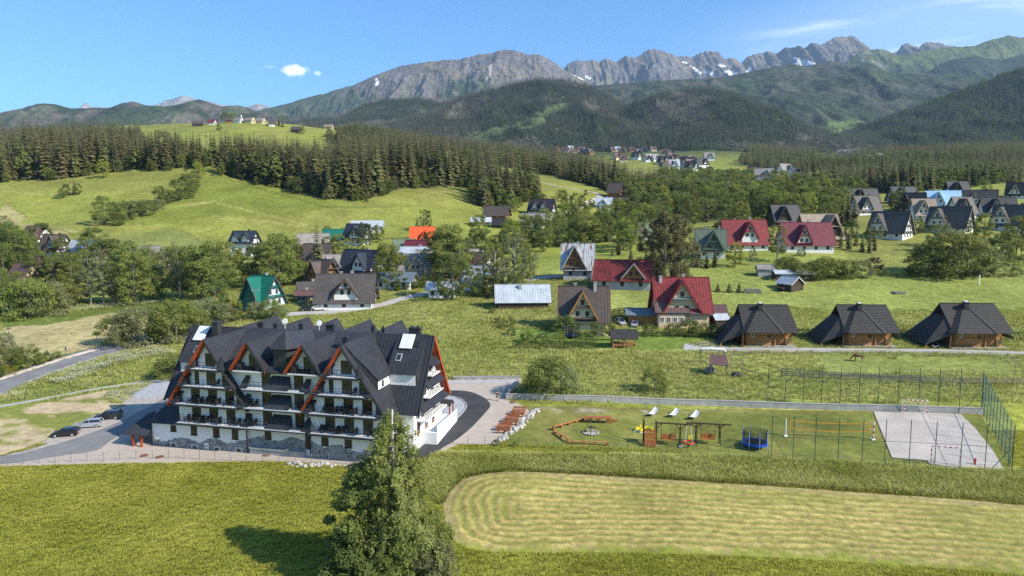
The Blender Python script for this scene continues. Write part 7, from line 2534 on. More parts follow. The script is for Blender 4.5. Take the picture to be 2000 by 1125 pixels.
def mixed_wood(lb, poly, y0, y1, sp, seed, hs):
 P = wood_points(poly, y0, y1, sp, seed)
 k = np.array([min((math.hypot(x - h[0], y - h[1]) for h in HOUSES), default=99) > 9 for x, y, z in P], bool) & free_of_sheets(P[:, 0], P[:, 1])
 P = P[k]
 r = np.random.default_rng(seed)
 pid = r.choice(7, len(P), p=[.2, .2, .2, .1, .1, .1, .1])
 H = np.array([15, 15, 15, 18, 14, 24, 24])[pid]
 scatter('mixed_wood', P, r.uniform(*hs, len(P)) / H, [TREE[q][1][0] for q in ('ash0', 'ash1', 'ash2', 'tall1', 'lime0')] + SPR_MID[:2], lb, 'wood', seed=seed, pid=pid)
 return len(P)

print('mixed', mixed_wood('leafy mixed wood in the valley behind the red and maroon roofs', [(1220, 400), (1300, 352), (1420, 352), (1500, 352), (1562, 368), (1700, 392), (1690, 408), (1640, 424), (1500, 424), (1420, 424), (1330, 428), (1240, 430)], 300, 1000, 10.5, 61, (9, 17)),
   mixed_wood('leafy wood between the hill shoulder houses and the village', [(1080, 440), (1150, 428), (1230, 430), (1300, 440), (1290, 475), (1230, 495), (1130, 478), (1070, 480), (1010, 500), (930, 505), (930, 470), (1000, 470)], 230, 460, 12, 62, (8, 14)))

# ---- the big birch in the foreground and its neighbours
def birch():
 p = at(775, 1124)
 H, r = 17.0, np.random.default_rng(88)
 T = thing('birch_tree', 'tall drooping birch with a white trunk standing in front of the hotel', 'tree', p, 0)
 mb = MB()
 zs = np.linspace(-0.3, H * 0.95, 9)
 tp = [(0.25 * math.sin(z * .35) * (z / H), 0.2 * math.cos(z * .3) * (z / H), z) for z in zs]
 mb.tube(tp, [0.31 * (1 - max(z, 0) / H) ** 0.6 + 0.03 for z in zs], 8)
 mb.build('trunk', BIRCHBARK, T, True)
 br = MB()
 C, Nn = [], []
 for i in range(560):
  f = r.uniform(0.06, 0.99) ** 0.85
  z0 = H * f * 0.93
  prof = 5.7 * (1 - f) ** 0.54 * (0.72 + 0.28 * min(1, f * 4)) + 0.25
  a = r.uniform(0, 6.283)
  lump = 0.62 + 0.55 * (0.5 + 0.5 * math.sin(3 * a + f * 9)) * r.uniform(.5, 1.25)
  L = prof * lump * r.uniform(0.75, 1.1)
  d = np.array([math.cos(a), math.sin(a), 0])
  rise = r.uniform(0.25, 0.75) * (0.5 + 0.6 * f)
  base = np.array([0.2 * math.sin(z0 * .35) * f, 0.2 * math.cos(z0 * .3) * f, z0])
  pt = lambda t: base + d * L * t + np.array([0, 0, L * (rise * t - 0.75 * t * t)])
  if L > 0.9:
   br.tube([pt(.06), pt(.4), pt(.75), pt(1)], [0.014, 0.013, 0.009, 0.004], 3, cap=False)
  ns = int(3 + L * 1.6)
  for s in range(ns):
   t = r.uniform(0.22, 1.04)
   q = pt(t) + r.normal(0, 0.16, 3)
   if q[2] > 5.5 and q[1] < 0.15 and ((abs(q[0]) < 0.32 and r.uniform() < 0.85) or (-.4 < q[0] < 1.5 and q[1] > -1.3 and r.uniform() < 0.5)):
    continue
   nl = int(r.uniform(7, 17))
   ln = r.uniform(0.35, 1.1) * (0.5 + 0.5 * (1 - f) + .2)
   h = r.uniform(0, 1, nl) * ln
   pts = q + r.normal(0, 0.10, (nl, 3)) * np.array([1, 1, .6])
   pts[:, 2] -= h
   C.append(pts)
   n = d + r.normal(0, 0.7, (nl, 3)) + np.array([0, 0, 0.25])
   Nn.append(n)
 br.build('branches', BARK, T)
 C, Nn = np.concatenate(C), np.concatenate(Nn)
 C[:, 2] = np.maximum(C[:, 2], 0.15)
 Nn /= np.linalg.norm(Nn, axis=1)[:, None]
 V, F = leaf_quads(C, Nn, 0.225, 5, 0.75)
 link('crown', np_mesh('birch_crown', V, F, BIRCHL), T)
 print('birch leaves', len(F))

birch()
p0 = at(775, 1124)

def big_bush(name, label, cat, dx, dy, H, Rr, mat, seed, ncl, per, leaf, base=0.03, **kw):
 x, y = p0.x + dx, p0.y + dy
 T = thing(name, label, cat, (x, y, hz(x, y)), 0)
 c, t = broadleaf(name, seed, H, Rr, base, mat, ncl, per, leaf, limbs=8, **kw)
 link('crown', c, T)
 link('trunk', t, T)

big_bush('broadleaf_tree', 'dark leafy tree merging into the lower left of the foreground birch', 'tree', -2.6, 0.6, 11.0, 3.5, LEAF_C, 501, 95, 260, 0.27, spread=0.22, lumpy=0.5)
big_bush('broadleaf_tree', 'low dark leafy tree at the bottom left foot of the foreground birch', 'tree', -3.6, -1.8, 6.0, 2.8, LEAF_C, 502, 70, 240, 0.24, spread=0.24, lumpy=0.5)
big_bush('shrub', 'bright green shrub at the foot of the foreground birch', 'shrub', 0.2, -2.4, 4.4, 2.5, LEAF_A, 503, 60, 220, 0.20, spread=0.25)
big_bush('shrub', 'greyish elder shrub at the bottom right foot of the foreground birch', 'shrub', 3.2, -0.8, 3.6, 2.4, LEAF_B, 504, 60, 200, 0.18, spread=0.25, lumpy=0.5)
big_bush('shrub', 'green shrub to the right behind the foreground birch', 'shrub', 3.0, 2.2, 5.0, 2.2, LEAF_A, 505, 60, 200, 0.2, spread=0.25, lumpy=0.4)
big_bush('shrub', 'small shrub in the shade left of the foreground birch', 'shrub', -5.0, -2.2, 2.6, 1.6, LEAF_C, 506, 40, 160, 0.18, spread=0.27)

# ---- clipped and free hedges
def hedge(label, pts, w, h, mat, seed, cat='hedge'):
 q = [at(*a) for a in pts]
 T = thing('hedge', label, cat, q[0], 0)
 r = np.random.default_rng(seed)
 C, Nn = [], []
 for a, b in zip(q[:-1], q[1:]):
  L = (b - a).length
  n = int(L * 130)
  t = r.uniform(0, 1, n)
  P = np.array(a)[None] + (np.array(b) - np.array(a))[None] * t[:, None]
  d = np.array((b - a).normalized())
  s = np.array([-d[1], d[0], 0])
  ang = r.uniform(-0.2, math.pi + .2, n)
  bump = 1 + 0.35 * (fbm(P[:, 0] * 1.3, P[:, 1] * 1.3, seed, 3) - 0.5)
  rad = r.uniform(0.75, 1.0, n) * bump
  off = s[None] * (np.cos(ang) * w / 2 * rad)[:, None]
  up = np.sin(ang).clip(0) ** 0.5 * h * rad
  P = P + off
  P[:, 2] = height(P[:, 0], P[:, 1]) + np.maximum(up, 0.05)
  C.append(P - np.array(q[0]))
  Nn.append(s[None] * np.cos(ang)[:, None] + np.array([0, 0, 1.0])[None] * np.sin(ang)[:, None] + r.normal(0, .5, (n, 3)))
 C, Nn = np.concatenate(C), np.concatenate(Nn)
 Nn /= np.linalg.norm(Nn, axis=1)[:, None]
 V, F = leaf_quads(C, Nn, 0.26, seed)
 link('foliage', np_mesh('hedge_foliage', V, F, mat), T)

hedge('dark clipped hedge behind and between the first two log cottages', [(1556, 658), (1640, 660)], 2.4, 2.0, LEAF_C, 1)
hedge('dark clipped hedge behind and between the second and third log cottage', [(1740, 660), (1835, 661)], 2.4, 2.0, LEAF_C, 2)
hedge('dark hedge right of the last log cottage', [(1955, 664), (2040, 668)], 2.4, 2.2, LEAF_C, 3)
hedge('low hedge along the front of the cream house garden', [(1000, 680), (1080, 681), (1165, 680)], 1.4, 1.2, LEAF_C, 4)
hedge('flower edged hedge in front of the beige house', [(1240, 656), (1330, 657), (1400, 660)], 1.4, 0.9, LEAF_C, 5)
hedge('dark hedge behind the silver cars beside the cream house', [(1192, 618), (1240, 618)], 1.5, 1.8, LEAF_C, 6)
hedge('dark hedge row along the village road', [(800, 590), (850, 588)], 1.2, 0.9, LEAF_C, 7)

# ---------------------------------------------------------------- fences
FENCEG = M('green_fence_post', (0.030, 0.095, 0.070), 0.5, 0.15, 2)
WIREG = M('green_wire', (0.05, 0.13, 0.12), 0.5, 0.1, 2)
GALV = M('galvanised_steel', (0.20, 0.20, 0.20), 0.5, 0.15, 2, metal=0.3)
GREYWOOD = M('weathered_wood', (0.17, 0.145, 0.12), 0.9, 0.3, 2)
PINKWOOD = M('red_brown_stain', (0.34, 0.105, 0.032), 0.65, 0.22, 2)
DARKPOST = M('dark_stained_post', (0.055, 0.030, 0.020), 0.75, 0.25, 2)
WHITEP = M('white_paint', (0.74, 0.74, 0.72), 0.55, 0.06, 2)
REDP = M('red_paint', (0.50, 0.020, 0.016), 0.5, 0.1, 2)
YELLOWP = M('yellow_plastic', (0.70, 0.56, 0.02), 0.5, 0.06, 2)
BLUEP = M('blue_vinyl', (0.012, 0.065, 0.42), 0.45, 0.1, 2)
ORANGET = M('orange_tape', (0.80, 0.33, 0.01), 0.6, 0.05, 2)
CANVASW = M('white_canvas', (0.70, 0.69, 0.66), 0.9, 0.06, 2)
STONEW = M('white_boulder', (0.37, 0.35, 0.32), 0.9, 0.3, 1.4, bump=0.05, bscale=3, rv=0.25)
NETB = M('black_net', (0.012, 0.012, 0.013), 0.9, 0.1, 2)

def resample(pts, d):
 P = [Vector((p[0], p[1], 0)) for p in pts]
 out, acc = [P[0]], 0.0
 for a, b in zip(P[:-1], P[1:]):
  L = (b - a).length
  n = max(1, round(L / d))
  for k in range(1, n + 1):
   out.append(a.lerp(b, k / n))
 return [Vector((p.x, p.y, hz(p.x, p.y))) for p in out]

_POST = {}

def fence(label, pts, spacing, h, postm, post_w, rails=(), rail_w=0.05, railm=None, wire=0.0, wirem=None, wire_t=0.006, cat='fence', name='fence', braces=(), split_rails=False, hor=None, off=0.0, raw=False):
 q = pts if raw else resample(pts, spacing)
 T = thing(name, label, cat, q[0], 0)
 o0 = q[0]
 key = (h, post_w, postm.name)
 if key not in _POST:
  mb = MB()
  mb.tube([(0, 0, -0.3), (0, 0, h)], post_w / 2, 6)
  _POST[key] = mb.mesh('post', postm)
 for p in q:
  link('post', _POST[key], T, p - o0)
 for i, (a, b) in enumerate(zip(q[:-1], q[1:])):
  A, B = a - o0, b - o0
  if split_rails:
   for rh in rails:
    mb = MB()
    j = random.uniform(-.04, .04)
    mb.bar(A + Vector((0, -post_w * .6, rh + j)), B + Vector((0, -post_w * .6, rh - j)), 0.05, rail_w)
    mb.build('rail', railm or postm, T)
 if rails and not split_rails:
  for rh in rails:
   mb = MB()
   for a, b in zip(q[:-1], q[1:]):
    mb.bar(a - o0 + Vector((0, 0, rh)), b - o0 + Vector((0, 0, rh)), rail_w)
   mb.build('rail', railm or postm, T)
 if wire:
  mb = MB()
  for a, b in zip(q[:-1], q[1:]):
   A, B = a - o0, b - o0
   n = max(1, int((B - A).length / wire))
   for k in range(n):
    p = A.lerp(B, (k + .5) / n)
    mb.add([p + Vector((-wire_t, 0, 0)), p + Vector((wire_t * .5, wire_t * .8, 0)), p + Vector((wire_t * .5, -wire_t * .8, 0)), p + Vector((-wire_t, 0, h)), p + Vector((wire_t * .5, wire_t * .8, h)), p + Vector((wire_t * .5, -wire_t * .8, h))], [(0, 1, 4, 3), (1, 2, 5, 4), (2, 0, 3, 5)])
   n = max(1, int(h / (hor or wire)))
   for k in range(n):
    z = Vector((0, 0, h * (k + 0.5) / n))
    mb.bar(A + z, B + z, wire_t * 1.5)
  mb.build('wire_mesh', wirem or WIREG, T)['kind'] = 'stuff'
 for i, s in braces:
  p = q[i] - o0
  d = (q[i + s] - q[i])
  mb = MB()
  mb.bar(p + Vector((0, 0, h * .55)), p + d * 0.8 + Vector((0, 0, 0.05)), post_w * .7)
  mb.build('brace', postm, T)
 return T

fp = [(-20, 909), (16, 908), (46, 907), (77, 905), (108, 904), (139, 903), (170, 902), (202, 901), (234, 899), (266, 897), (298, 896), (330, 895), (360, 896), (390, 898), (420, 900), (450, 901), (481, 902), (513, 903), (545, 904), (577, 904), (609, 905), (642, 906), (676, 908), (706, 910), (740, 910), (775, 908)]
fence('low grey wire fence along the field edge before the hotel', [at(*p) for p in fp], 1, 1.35, GALV, 0.07, wire=0.28, wirem=GALV, wire_t=0.004, raw=True)
fp = [(838, 896), (860, 882), (884, 868), (914, 870), (947, 871), (980, 872), (1013, 873), (1047, 875), (1082, 878), (1117, 880), (1152, 882), (1189, 884), (1226, 885), (1264, 886), (1303, 888), (1342, 890), (1382, 892), (1422, 894), (1462, 896), (1500, 898)]
fence('low green wire fence between the tall grass and the play lawn', [at(*p) for p in fp], 1, 1.5, FENCEG, 0.06, wire=0.28, wirem=WIREG, wire_t=0.0035, raw=True)
fp = [(1506, 898), (1548, 900), (1591, 902), (1636, 904), (1683, 906), (1727, 908), (1775, 910), (1825, 913), (1875, 916), (1923, 919), (1976, 922)]
HF = 6.0
fence('tall green ball-stop fence nearest the camera before the court', [at(*p) for p in fp], 1, HF, FENCEG, 0.09, rails=(3.1,), rail_w=0.04, wire=0.20, hor=0.5, wire_t=0.0025, raw=True, braces=((0, 1), (10, -1)))
fp = [(1499, 789), (1533, 790), (1568, 791), (1604, 793), (1640, 795), (1677, 796), (1714, 797), (1753, 799), (1793, 800), (1832, 801), (1873, 803), (1916, 805)]
fence('tall green ball-stop fence behind the court on the concrete wall', [at(*p) for p in fp], 1, HF + .6, FENCEG, 0.09, rails=(4.0,), rail_w=0.05, wire=0.16, hor=0.4, wire_t=0.005, raw=True, braces=((11, -1),))
A, B = at(1917, 805), at(1976, 922)
fence('tall green ball-stop fence along the right side of the court', [A.lerp(B, k / 10) for k in range(11)], 1, HF, FENCEG, 0.09, rails=(3.1,), rail_w=0.05, wire=0.14, hor=0.35, wire_t=0.005, wirem=M('blue_green_wire', (0.20, 0.34, 0.33), 0.5), raw=True, braces=((0, 1), (10, -1)))
fence('grey wooden rail fence across the horse paddock', [tuple(at(*p)) for p in ((1526, 737), (1600, 741), (1680, 744), (1760, 748), (1880, 751), (2010, 752), (2100, 754))], 2.9, 1.25, GREYWOOD, 0.16, rails=(0.45, 0.8, 1.12), rail_w=0.15, split_rails=True)
fence('second grey rail fence behind the court fence', [tuple(at(*p)) for p in ((1526, 729), (1600, 735), (1700, 740), (1800, 744))], 3.2, 1.0, GREYWOOD, 0.14, rails=(0.5, 0.9), rail_w=0.14, split_rails=True)
fence('dark steel railing along the cottage lane', [tuple(at(*p)) for p in ((1372, 692), (1500, 693), (1700, 694), (1900, 697), (1966, 699))], 3.0, 1.05, GALV, 0.07, rails=(0.5, 1.0), rail_w=0.06)
fence('steel railing running down from the lane at the right edge', [tuple(at(*p)) for p in ((1968, 700), (1982, 712))], 2.5, 1.05, GALV, 0.07, rails=(0.5, 1.0), rail_w=0.06)
fence('wooden post fence climbing the paddock near the firewood hut', [tuple(at(*p)) for p in ((1450, 728), (1475, 735), (1500, 742))], 2.6, 1.1, GREYWOOD, 0.13, rails=(0.7,), rail_w=0.1)
fence('thin green wire fence beside the footpath left of the hotel', [tuple(at(*p)) for p in ((-20, 795), (80, 776), (180, 757), (260, 746), (312, 740))], 3.0, 1.4, FENCEG, 0.06, wire=0.3, wire_t=0.0035)
fence('thin wire fence along the top of the retaining wall', [tuple(at(*p)) for p in ((990, 768), (1100, 771), (1250, 776), (1400, 782), (1495, 787))], 3.2, 2.0, FENCEG, 0.06, wire=0.3, wire_t=0.004)
fence('wire fence across the rear yard behind the driveway', [tuple(at(*p)) for p in ((890, 738), (1015, 737))], 3.0, 1.6, FENCEG, 0.06, wire=0.3, wire_t=0.004)

def wall(label, pts, h, w, seg, name='retaining_wall', cat='wall'):
 q = resample([tuple(at(*p)) for p in pts], seg)
 T = thing(name, label, cat, q[0], 0)
 o0 = q[0]
 for a, b in zip(q[:-1], q[1:]):
  A, B = a - o0, b - o0
  d = (B - A).normalized() * 0.012
  mb = MB()
  mb.bar(A + d + Vector((0, 0, h / 2 - .2)), B - d + Vector((0, 0, h / 2 - .2)), w, h + .4)
  mb.build('wall_panel', CONCRETE, T)
  mb = MB()
  mb.bar(A + d + Vector((0, 0, h + .05)), B - d + Vector((0, 0, h + .05)), w + .08, 0.09)
  mb.build('coping', LIGHTPAVE, T)

wall('long low concrete retaining wall behind the play lawn', [(988, 780), (1100, 783), (1250, 788), (1400, 793), (1500, 797), (1650, 801), (1800, 805), (1921, 809)], 0.9, 0.25, 3.0)
wall('short concrete wall returning beside the rear yard', [(988, 780), (1000, 765), (1016, 747)], 0.7, 0.25, 3.0)
wall('low concrete wall along the back edge of the rear yard', [(886, 741), (1016, 740)], 0.5, 0.25, 3.0)

# ---------------------------------------------------------------- stones
def rock_mesh(seed, s=1.0):
 r = np.random.default_rng(seed)
 bm_v = []
 import bmesh
 bm = bmesh.new()
 bmesh.ops.create_icosphere(bm, subdivisions=2, radius=s)
 ax = r.uniform(0.65, 1.2, 3)
 ax[2] *= 0.75
 dirs = [Vector(v).normalized() for v in r.normal(size=(9, 3))]
 cut = r.uniform(0.62, 0.9, 9)
 for v in bm.verts:
  c = v.co.copy()
  for d, k in zip(dirs, cut):
   e = c.dot(d) - k * s
   if e > 0:
    c -= d * e * 0.9
  v.co = Vector((c.x * ax[0], c.y * ax[1], c.z * ax[2]))
 me = bpy.data.meshes.new('boulder')
 bm.to_mesh(me)
 bm.free()
 me.materials.append(STONEW)
 return me

ROCKS = [rock_mesh(600 + i) for i in range(7)]

def rock(p, s, label, group, parent=None, name='boulder'):
 o = link(name, random.choice(ROCKS), parent, p)
 o.rotation_euler = (random.uniform(-.4, .4), random.uniform(-.4, .4), random.uniform(0, 6.28))
 o.scale = (s, s, s)
 if label:
  tag(o, label, 'boulder', group)
 return o

for i in range(64):
 t = i / 63
 px = 1050 + (978 - 1050) * t + random.uniform(-7, 7) * (1 - .5 * abs(t - .5))
 py = 801 + (864 - 801) * t + random.uniform(-2.5, 2.5)
 p = at(px, py)
 rock(p + Vector((0, 0, 0.12)), random.uniform(0.3, 0.55), 'pale boulder in the sloping row beside the picnic tables', 'boulder row beside the picnic tables')
for i in range(34):
 px, py = random.choice(((575, 906), (590, 908), (610, 910), (635, 908), (660, 912), (690, 916)))
 p = at(px + random.uniform(-14, 14), py + random.uniform(-3, 5))
 rock(p + Vector((0, 0, 0.1)), random.uniform(0.22, 0.5), 'white boulder in the heap at the field edge before the hotel', 'boulder heap at the field edge')

# ---------------------------------------------------------------- play lawn
def picnic(px, py, rz, label_t, i):
 c = at(px, py)
 z = R(rz)
 T = thing('picnic_table', label_t, 'table', c, z, 'picnic tables beside the drive')
 for k in range(5):
  mb = MB()
  mb.box((0, -0.36 + 0.18 * k, 0.76), (2.1, 0.165, 0.06))
  mb.build('plank', PINKWOOD, T)
 for s in (-1, 1):
  mb = MB()
  mb.bar((s * .75, -.3, 0), (s * .75, .28, .73), .09).bar((s * .75, .3, 0), (s * .75, -.28, .73), .09).bar((s * .75, -.4, .70), (s * .75, .4, .70), .08)
  mb.build('trestle', PINKWOOD, T)
 for s in (-1, 1):
  p = Vector((-math.sin(z) * s * 0.95, math.cos(z) * s * 0.95, 0))
  q = c + p
  B = thing('garden_bench', '%s bench of the %s' % ('near side' if s < 0 else 'far side', label_t), 'bench', (q.x, q.y, hz(q.x, q.y)), z + (math.pi if s < 0 else 0), 'benches of the picnic tables')
  mb = MB()
  mb.box((0, 0, 0.44), (2.0, 0.4, 0.06))
  mb.build('seat', PINKWOOD, B)
  for hh in (0.66, 0.84):
   mb = MB()
   mb.box((0, 0.22, hh), (2.0, 0.05, 0.14))
   mb.build('back_plank', PINKWOOD, B)
  for sx in (-.8, .8):
   mb = MB()
   mb.box((sx, 0, .2), (.09, .36, .42)).bar((sx, .2, .3), (sx, .25, .9), .07)
   mb.build('leg', PINKWOOD, B)

for i, (px, py, lb) in enumerate(((1013, 810, 'red brown picnic table farthest from the field'), (1000, 825, 'red brown picnic table in the middle of the three'), (985, 841, 'red brown picnic table nearest the field'))):
 picnic(px, py, -8, lb, i)

def log_bench(label, a, b, hgt=0.42):
 A, B = at(*a), at(*b)
 c = (A + B) / 2
 d = B - A
 T = thing('log_bench', label, 'bench', (c.x, c.y, hz(c.x, c.y)), math.atan2(d.y, d.x), 'log benches round the fire pit')
 L = Vector((d.x, d.y, 0)).length
 mb = MB()
 mb.box((0, 0, hgt + .04), (L, 0.36, 0.10))
 mb.build('seat', T_ORANGE, T)
 n = max(2, int(L / 1.5))
 for k in range(n + 1):
  mb = MB()
  mb.box((-L / 2 + .15 + (L - .3) * k / n, 0, hgt / 2 - .05), (0.26, 0.3, hgt + .08))
  mb.build('leg', PINKWOOD, T)

log_bench('long honey log bench slanting up to the roofed table end', (1080, 842), (1141, 820))
log_bench('short log bench on the left of the fire pit', (1083, 846), (1110, 864))
log_bench('log bench on the field side of the fire pit', (1114, 867), (1188, 871))
c = at(1168, 826)
T = thing('party_table', 'long orange brown table on crossed legs by the fire pit', 'table', c, R(-4))
for k in range(5):
 mb = MB()
 mb.box((0, -.44 + .22 * k, .82), (4.0, .21, .07))
 mb.build('plank', PINKWOOD, T)
for s in (-1.5, 0, 1.5):
 mb = MB()
 mb.bar((s - .5, 0, 0), (s + .5, 0, .78), .12).bar((s + .5, 0, 0), (s - .5, 0, .78), .12)
 mb.build('crossed_leg', PINKWOOD, T)
log_bench('bench running right from the party table', (1188, 824), (1206, 825))
c = at(1154, 846)
T = thing('fire_pit', 'round stone fire pit with a tripod grill in the middle of the lawn', 'fire pit', c, 0)
for k in range(16):
 a = k / 16 * 6.283
 rock((1.05 * math.cos(a), 1.05 * math.sin(a), .1), random.uniform(.16, .26), None, None, T, 'stone')
mb = MB()
mb.tube([(0, 0, 0.02), (0, 0, 0.06)], 0.95, 14)
mb.build('ash_bed', GRAVEL, T)
for k in range(3):
 mb = MB()
 a = k * 2.094 + .4
 mb.tube([(1.1 * math.cos(a), 1.1 * math.sin(a), 0), (0, 0, 2.3)], .04, 5)
 mb.build('tripod_leg', DARKM, T)
mb = MB()
mb.tube([(0, 0, 2.2), (0, 0, .9)], .02, 4).tube([(0, 0, .85), (0, 0, .9)], .42, 12)
mb.build('grill', DARKM, T)

def hammock(px, py, lb):
 T = thing('hammock', lb, 'hammock', at(px, py), R(50), 'white hammocks by the wall')
 T.scale = (.85, .85, .75)
 n = 8
 mb = MB()
 prev = None
 for k in range(n + 1):
  t = -1 + 2 * k / n
  z = 0.42 + 0.62 * t * t + .25 * t
  row = [(t * 1.55, -0.55 * (1 - .35 * t * t), z + .07), (t * 1.55, 0, z - .05), (t * 1.55, 0.55 * (1 - .35 * t * t), z + .07)]
  if prev:
   for j in range(2):
    mb.slab([prev[j], row[j], row[j + 1], prev[j + 1]], .025)
  prev = row
 mb.build('sling', CANVASW, T)
 for s in (-1, 1):
  mb = MB()
  mb.tube([(-1.6, s * .45, .25 + .0), (-.9, s * .5, .08), (.9, s * .5, .08), (1.6, s * .35, .55), (1.95, s * .12, 1.5)], .05, 5)
  mb.build('frame', GREYWOOD, T)
 mb = MB()
 for x in (-.9, .9):
  mb.bar((x, -.55, .07), (x, .55, .07), .08)
 mb.tube([(1.95, -.12, 1.5), (1.95, .12, 1.5)], .05, 5)
 mb.build('crossbar', GREYWOOD, T)

for px, py, lb in ((1274, 811, 'white hammock on a frame, leftmost of the three'), (1315, 813, 'white hammock on a frame, middle of the three'), (1355, 817, 'white hammock on a frame, rightmost of the three')):
 hammock(px, py, lb)

def post_pair(T, x, h, w=0.6, mat=DARKPOST):
 for s in (-1, 1):
  mb = MB()
  mb.bar((x, s * w, 0), (x, s * .06, h), .13)
  mb.build('post', mat, T)

def swing_bench(T, x, w=1.5, z=0.55):
 mb = MB()
 for k in range(3):
  mb.box((x, -.18 + .17 * k, z), (w, .15, .04))
 mb.build('seat', PINKWOOD, T)
 for k in range(4):
  mb = MB()
  mb.box((x, .28, z + .16 + .16 * k), (w, .04, .14))
  mb.build('back_plank', PINKWOOD, T)
 for s in (-1, 1):
  mb = MB()
  mb.tube([(x + s * w * .48, 0, z), (x + s * w * .48, 0, 2.9)], .02, 4)
  mb.build('chain', DARKM, T)

c = at(1276, 868)
T = thing('climbing_frame', 'dark climbing frame with a plank ramp, swing bench and red nest swing', 'climbing frame', c, R(-6))
for x in (-1.35, .35):
 for y in (-.5, .5):
  mb = MB()
  mb.bar((x, y, 0), (x, y, 3.5 if x < 0 else 3.2), .15)
  mb.build('post', DARKPOST, T)
for k in range(8):
 mb = MB()
 mb.bar((-1.3, -1.15 + .085 * k * .9, .12 + .235 * k), (.3, -1.15 + .085 * k * .9, .12 + .235 * k + random.uniform(-.03, .03)), .05, .2)
 mb.build('ramp_plank', PINKWOOD, T)
mb = MB()
mb.box((-.5, 0, 1.95), (1.7, 1.0, .08))
mb.build('deck', PINKWOOD, T)
mb = MB()
mb.box((-.9, .1, 2.3), (.35, .3, .45)).box((-.2, .1, 2.25), (.3, .3, .35))
mb.build('yellow_handle', YELLOWP, T)
mb = MB()
mb.bar((.2, 0, 3.1), (5.2, 0, 2.95), .17)
mb.build('beam', DARKPOST, T)
post_pair(T, 3.6, 2.98)
for a, b in (((.5, 0, 2.3), (1.1, 0, 3.02)), ((3.5, 0, 2.3), (2.9, 0, 2.98)), ((3.7, 0, 2.3), (4.3, 0, 2.94))):
 mb = MB()
 mb.bar(a, b, .11)
 mb.build('brace', DARKPOST, T)
swing_bench(T, 2.0, 2.0, .75)
mb = MB()
mb.tube([(4.75 + .75 * math.cos(a), .75 * math.sin(a), .45) for a in np.linspace(0, 6.283, 15)], .09, 6, cap=False)
nn = mb.build('nest_swing', REDP, T)
mb = MB()
for a in range(4):
 mb.tube([(4.75 + .7 * math.cos(a * 1.57 + .8), .7 * math.sin(a * 1.57 + .8), .5), (4.75 + .25 * (1 if a in (0, 3) else -1), 0, 2.95)], .018, 4)
mb.build('rope', CANVASW, nn)
for x in (-1.35, .35, 3.6):
 mb = MB()
 mb.box((x, -.6, .06), (.4, .4, .22))
 mb.build('footing', CONCRETE, T)
c = at(1382, 868)
T = thing('swing_frame', 'dark timber swing frame with a red brown bench swing', 'swing', c, R(-5))
mb = MB()
mb.bar((-3.0, 0, 3.0), (3.1, 0, 2.85), .17)
mb.build('beam', DARKPOST, T)
for x in (-1.6, 1.6):
 post_pair(T, x, 2.95)
 for s in (-1, 1):
  mb = MB()
  mb.bar((x, 0, 2.3), (x + s * .7, 0, 2.9), .11)
  mb.build('brace', DARKPOST, T)
swing_bench(T, 0, 1.9, .75)
mb = MB()
mb.box((-2.45, 0, .95), (.4, .35, .55)).tube([(-2.6, 0, 1.2), (-2.6, 0, 2.95)], .015, 4).tube([(-2.3, 0, 1.2), (-2.3, 0, 2.95)], .015, 4)
mb.build('baby_seat', YELLOWP, T)
for px, py, lb in ((1245, 842, 'yellow rocking toy on the lawn, left of two'), (1254, 845, 'yellow rocking toy touching the climbing frame')):
 T = thing('rocking_toy', lb, 'toy', at(px, py), R(20))
 mb = MB()
 mb.box((0, 0, .42), (.8, .35, .35), taper=.7).box((.42, 0, .72), (.25, .26, .35), taper=.8)
 mb.build('body', YELLOWP, T)
 mb = MB()
 for s in (-1, 1):
  mb.tube([(-.6, s * .2, .2), (-.3, s * .2, .06), (.3, s * .2, .06), (.6, s * .2, .2)], .04, 5)
 mb.build('rocker', WHITEP, T)

def trampoline(label, px, py, d, padm, rz=0.0, poles=8):
 T = thing('trampoline', label, 'trampoline', at(px, py), rz)
 rr = d / 2
 mb = MB()
 mb.tube([(0, 0, .78), (0, 0, .80)], rr * .82, 20)
 mb.build('mat', NETB, T)
 mb = MB()
 n = 24
 for k in range(n):
  a, b = 6.283 * k / n, 6.283 * (k + 1) / n
  ri, ro = rr * .82, rr * 1.02
  mb.slab([(ri * math.cos(a), ri * math.sin(a), .84), (ro * math.cos(a), ro * math.sin(a), .83), (ro * math.cos(b), ro * math.sin(b), .83), (ri * math.cos(b), ri * math.sin(b), .84)], .05)
 for k in range(n):
  a, b = 6.283 * k / n, 6.283 * (k + 1) / n
  ro = rr * 1.03
  mb.slab([(ro * math.cos(a), ro * math.sin(a), .55), (ro * math.cos(b), ro * math.sin(b), .55), (ro * math.cos(b), ro * math.sin(b), .85), (ro * math.cos(a), ro * math.sin(a), .85)], .02)
 mb.build('pad', padm, T)
 for k in range(poles):
  a = 6.283 * k / poles
  mb = MB()
  mb.tube([(rr * 1.05 * math.cos(a), rr * 1.05 * math.sin(a), 0), (rr * 1.05 * math.cos(a), rr * 1.05 * math.sin(a), 2.55)], .045, 6)
  mb.build('pole', M('pale_blue_foam', (0.20, 0.33, 0.55), 0.7) if padm is BLUEP else GALV, T)
 mb = MB()
 m = 72
 for k in range(m):
  a = 6.283 * k / m
  mb.bar((rr * .9 * math.cos(a), rr * .9 * math.sin(a), .85), (rr * .95 * math.cos(a), rr * .95 * math.sin(a), 2.4), .016)
 for j in range(24):
  z = .85 + 1.55 * j / 23
  mb.tube([(rr * .93 * math.cos(a), rr * .93 * math.sin(a), z) for a in np.linspace(0, 6.283, 25)], .009, 3, cap=False)
 mb.build('safety_net', NETB, T)['kind'] = 'stuff'

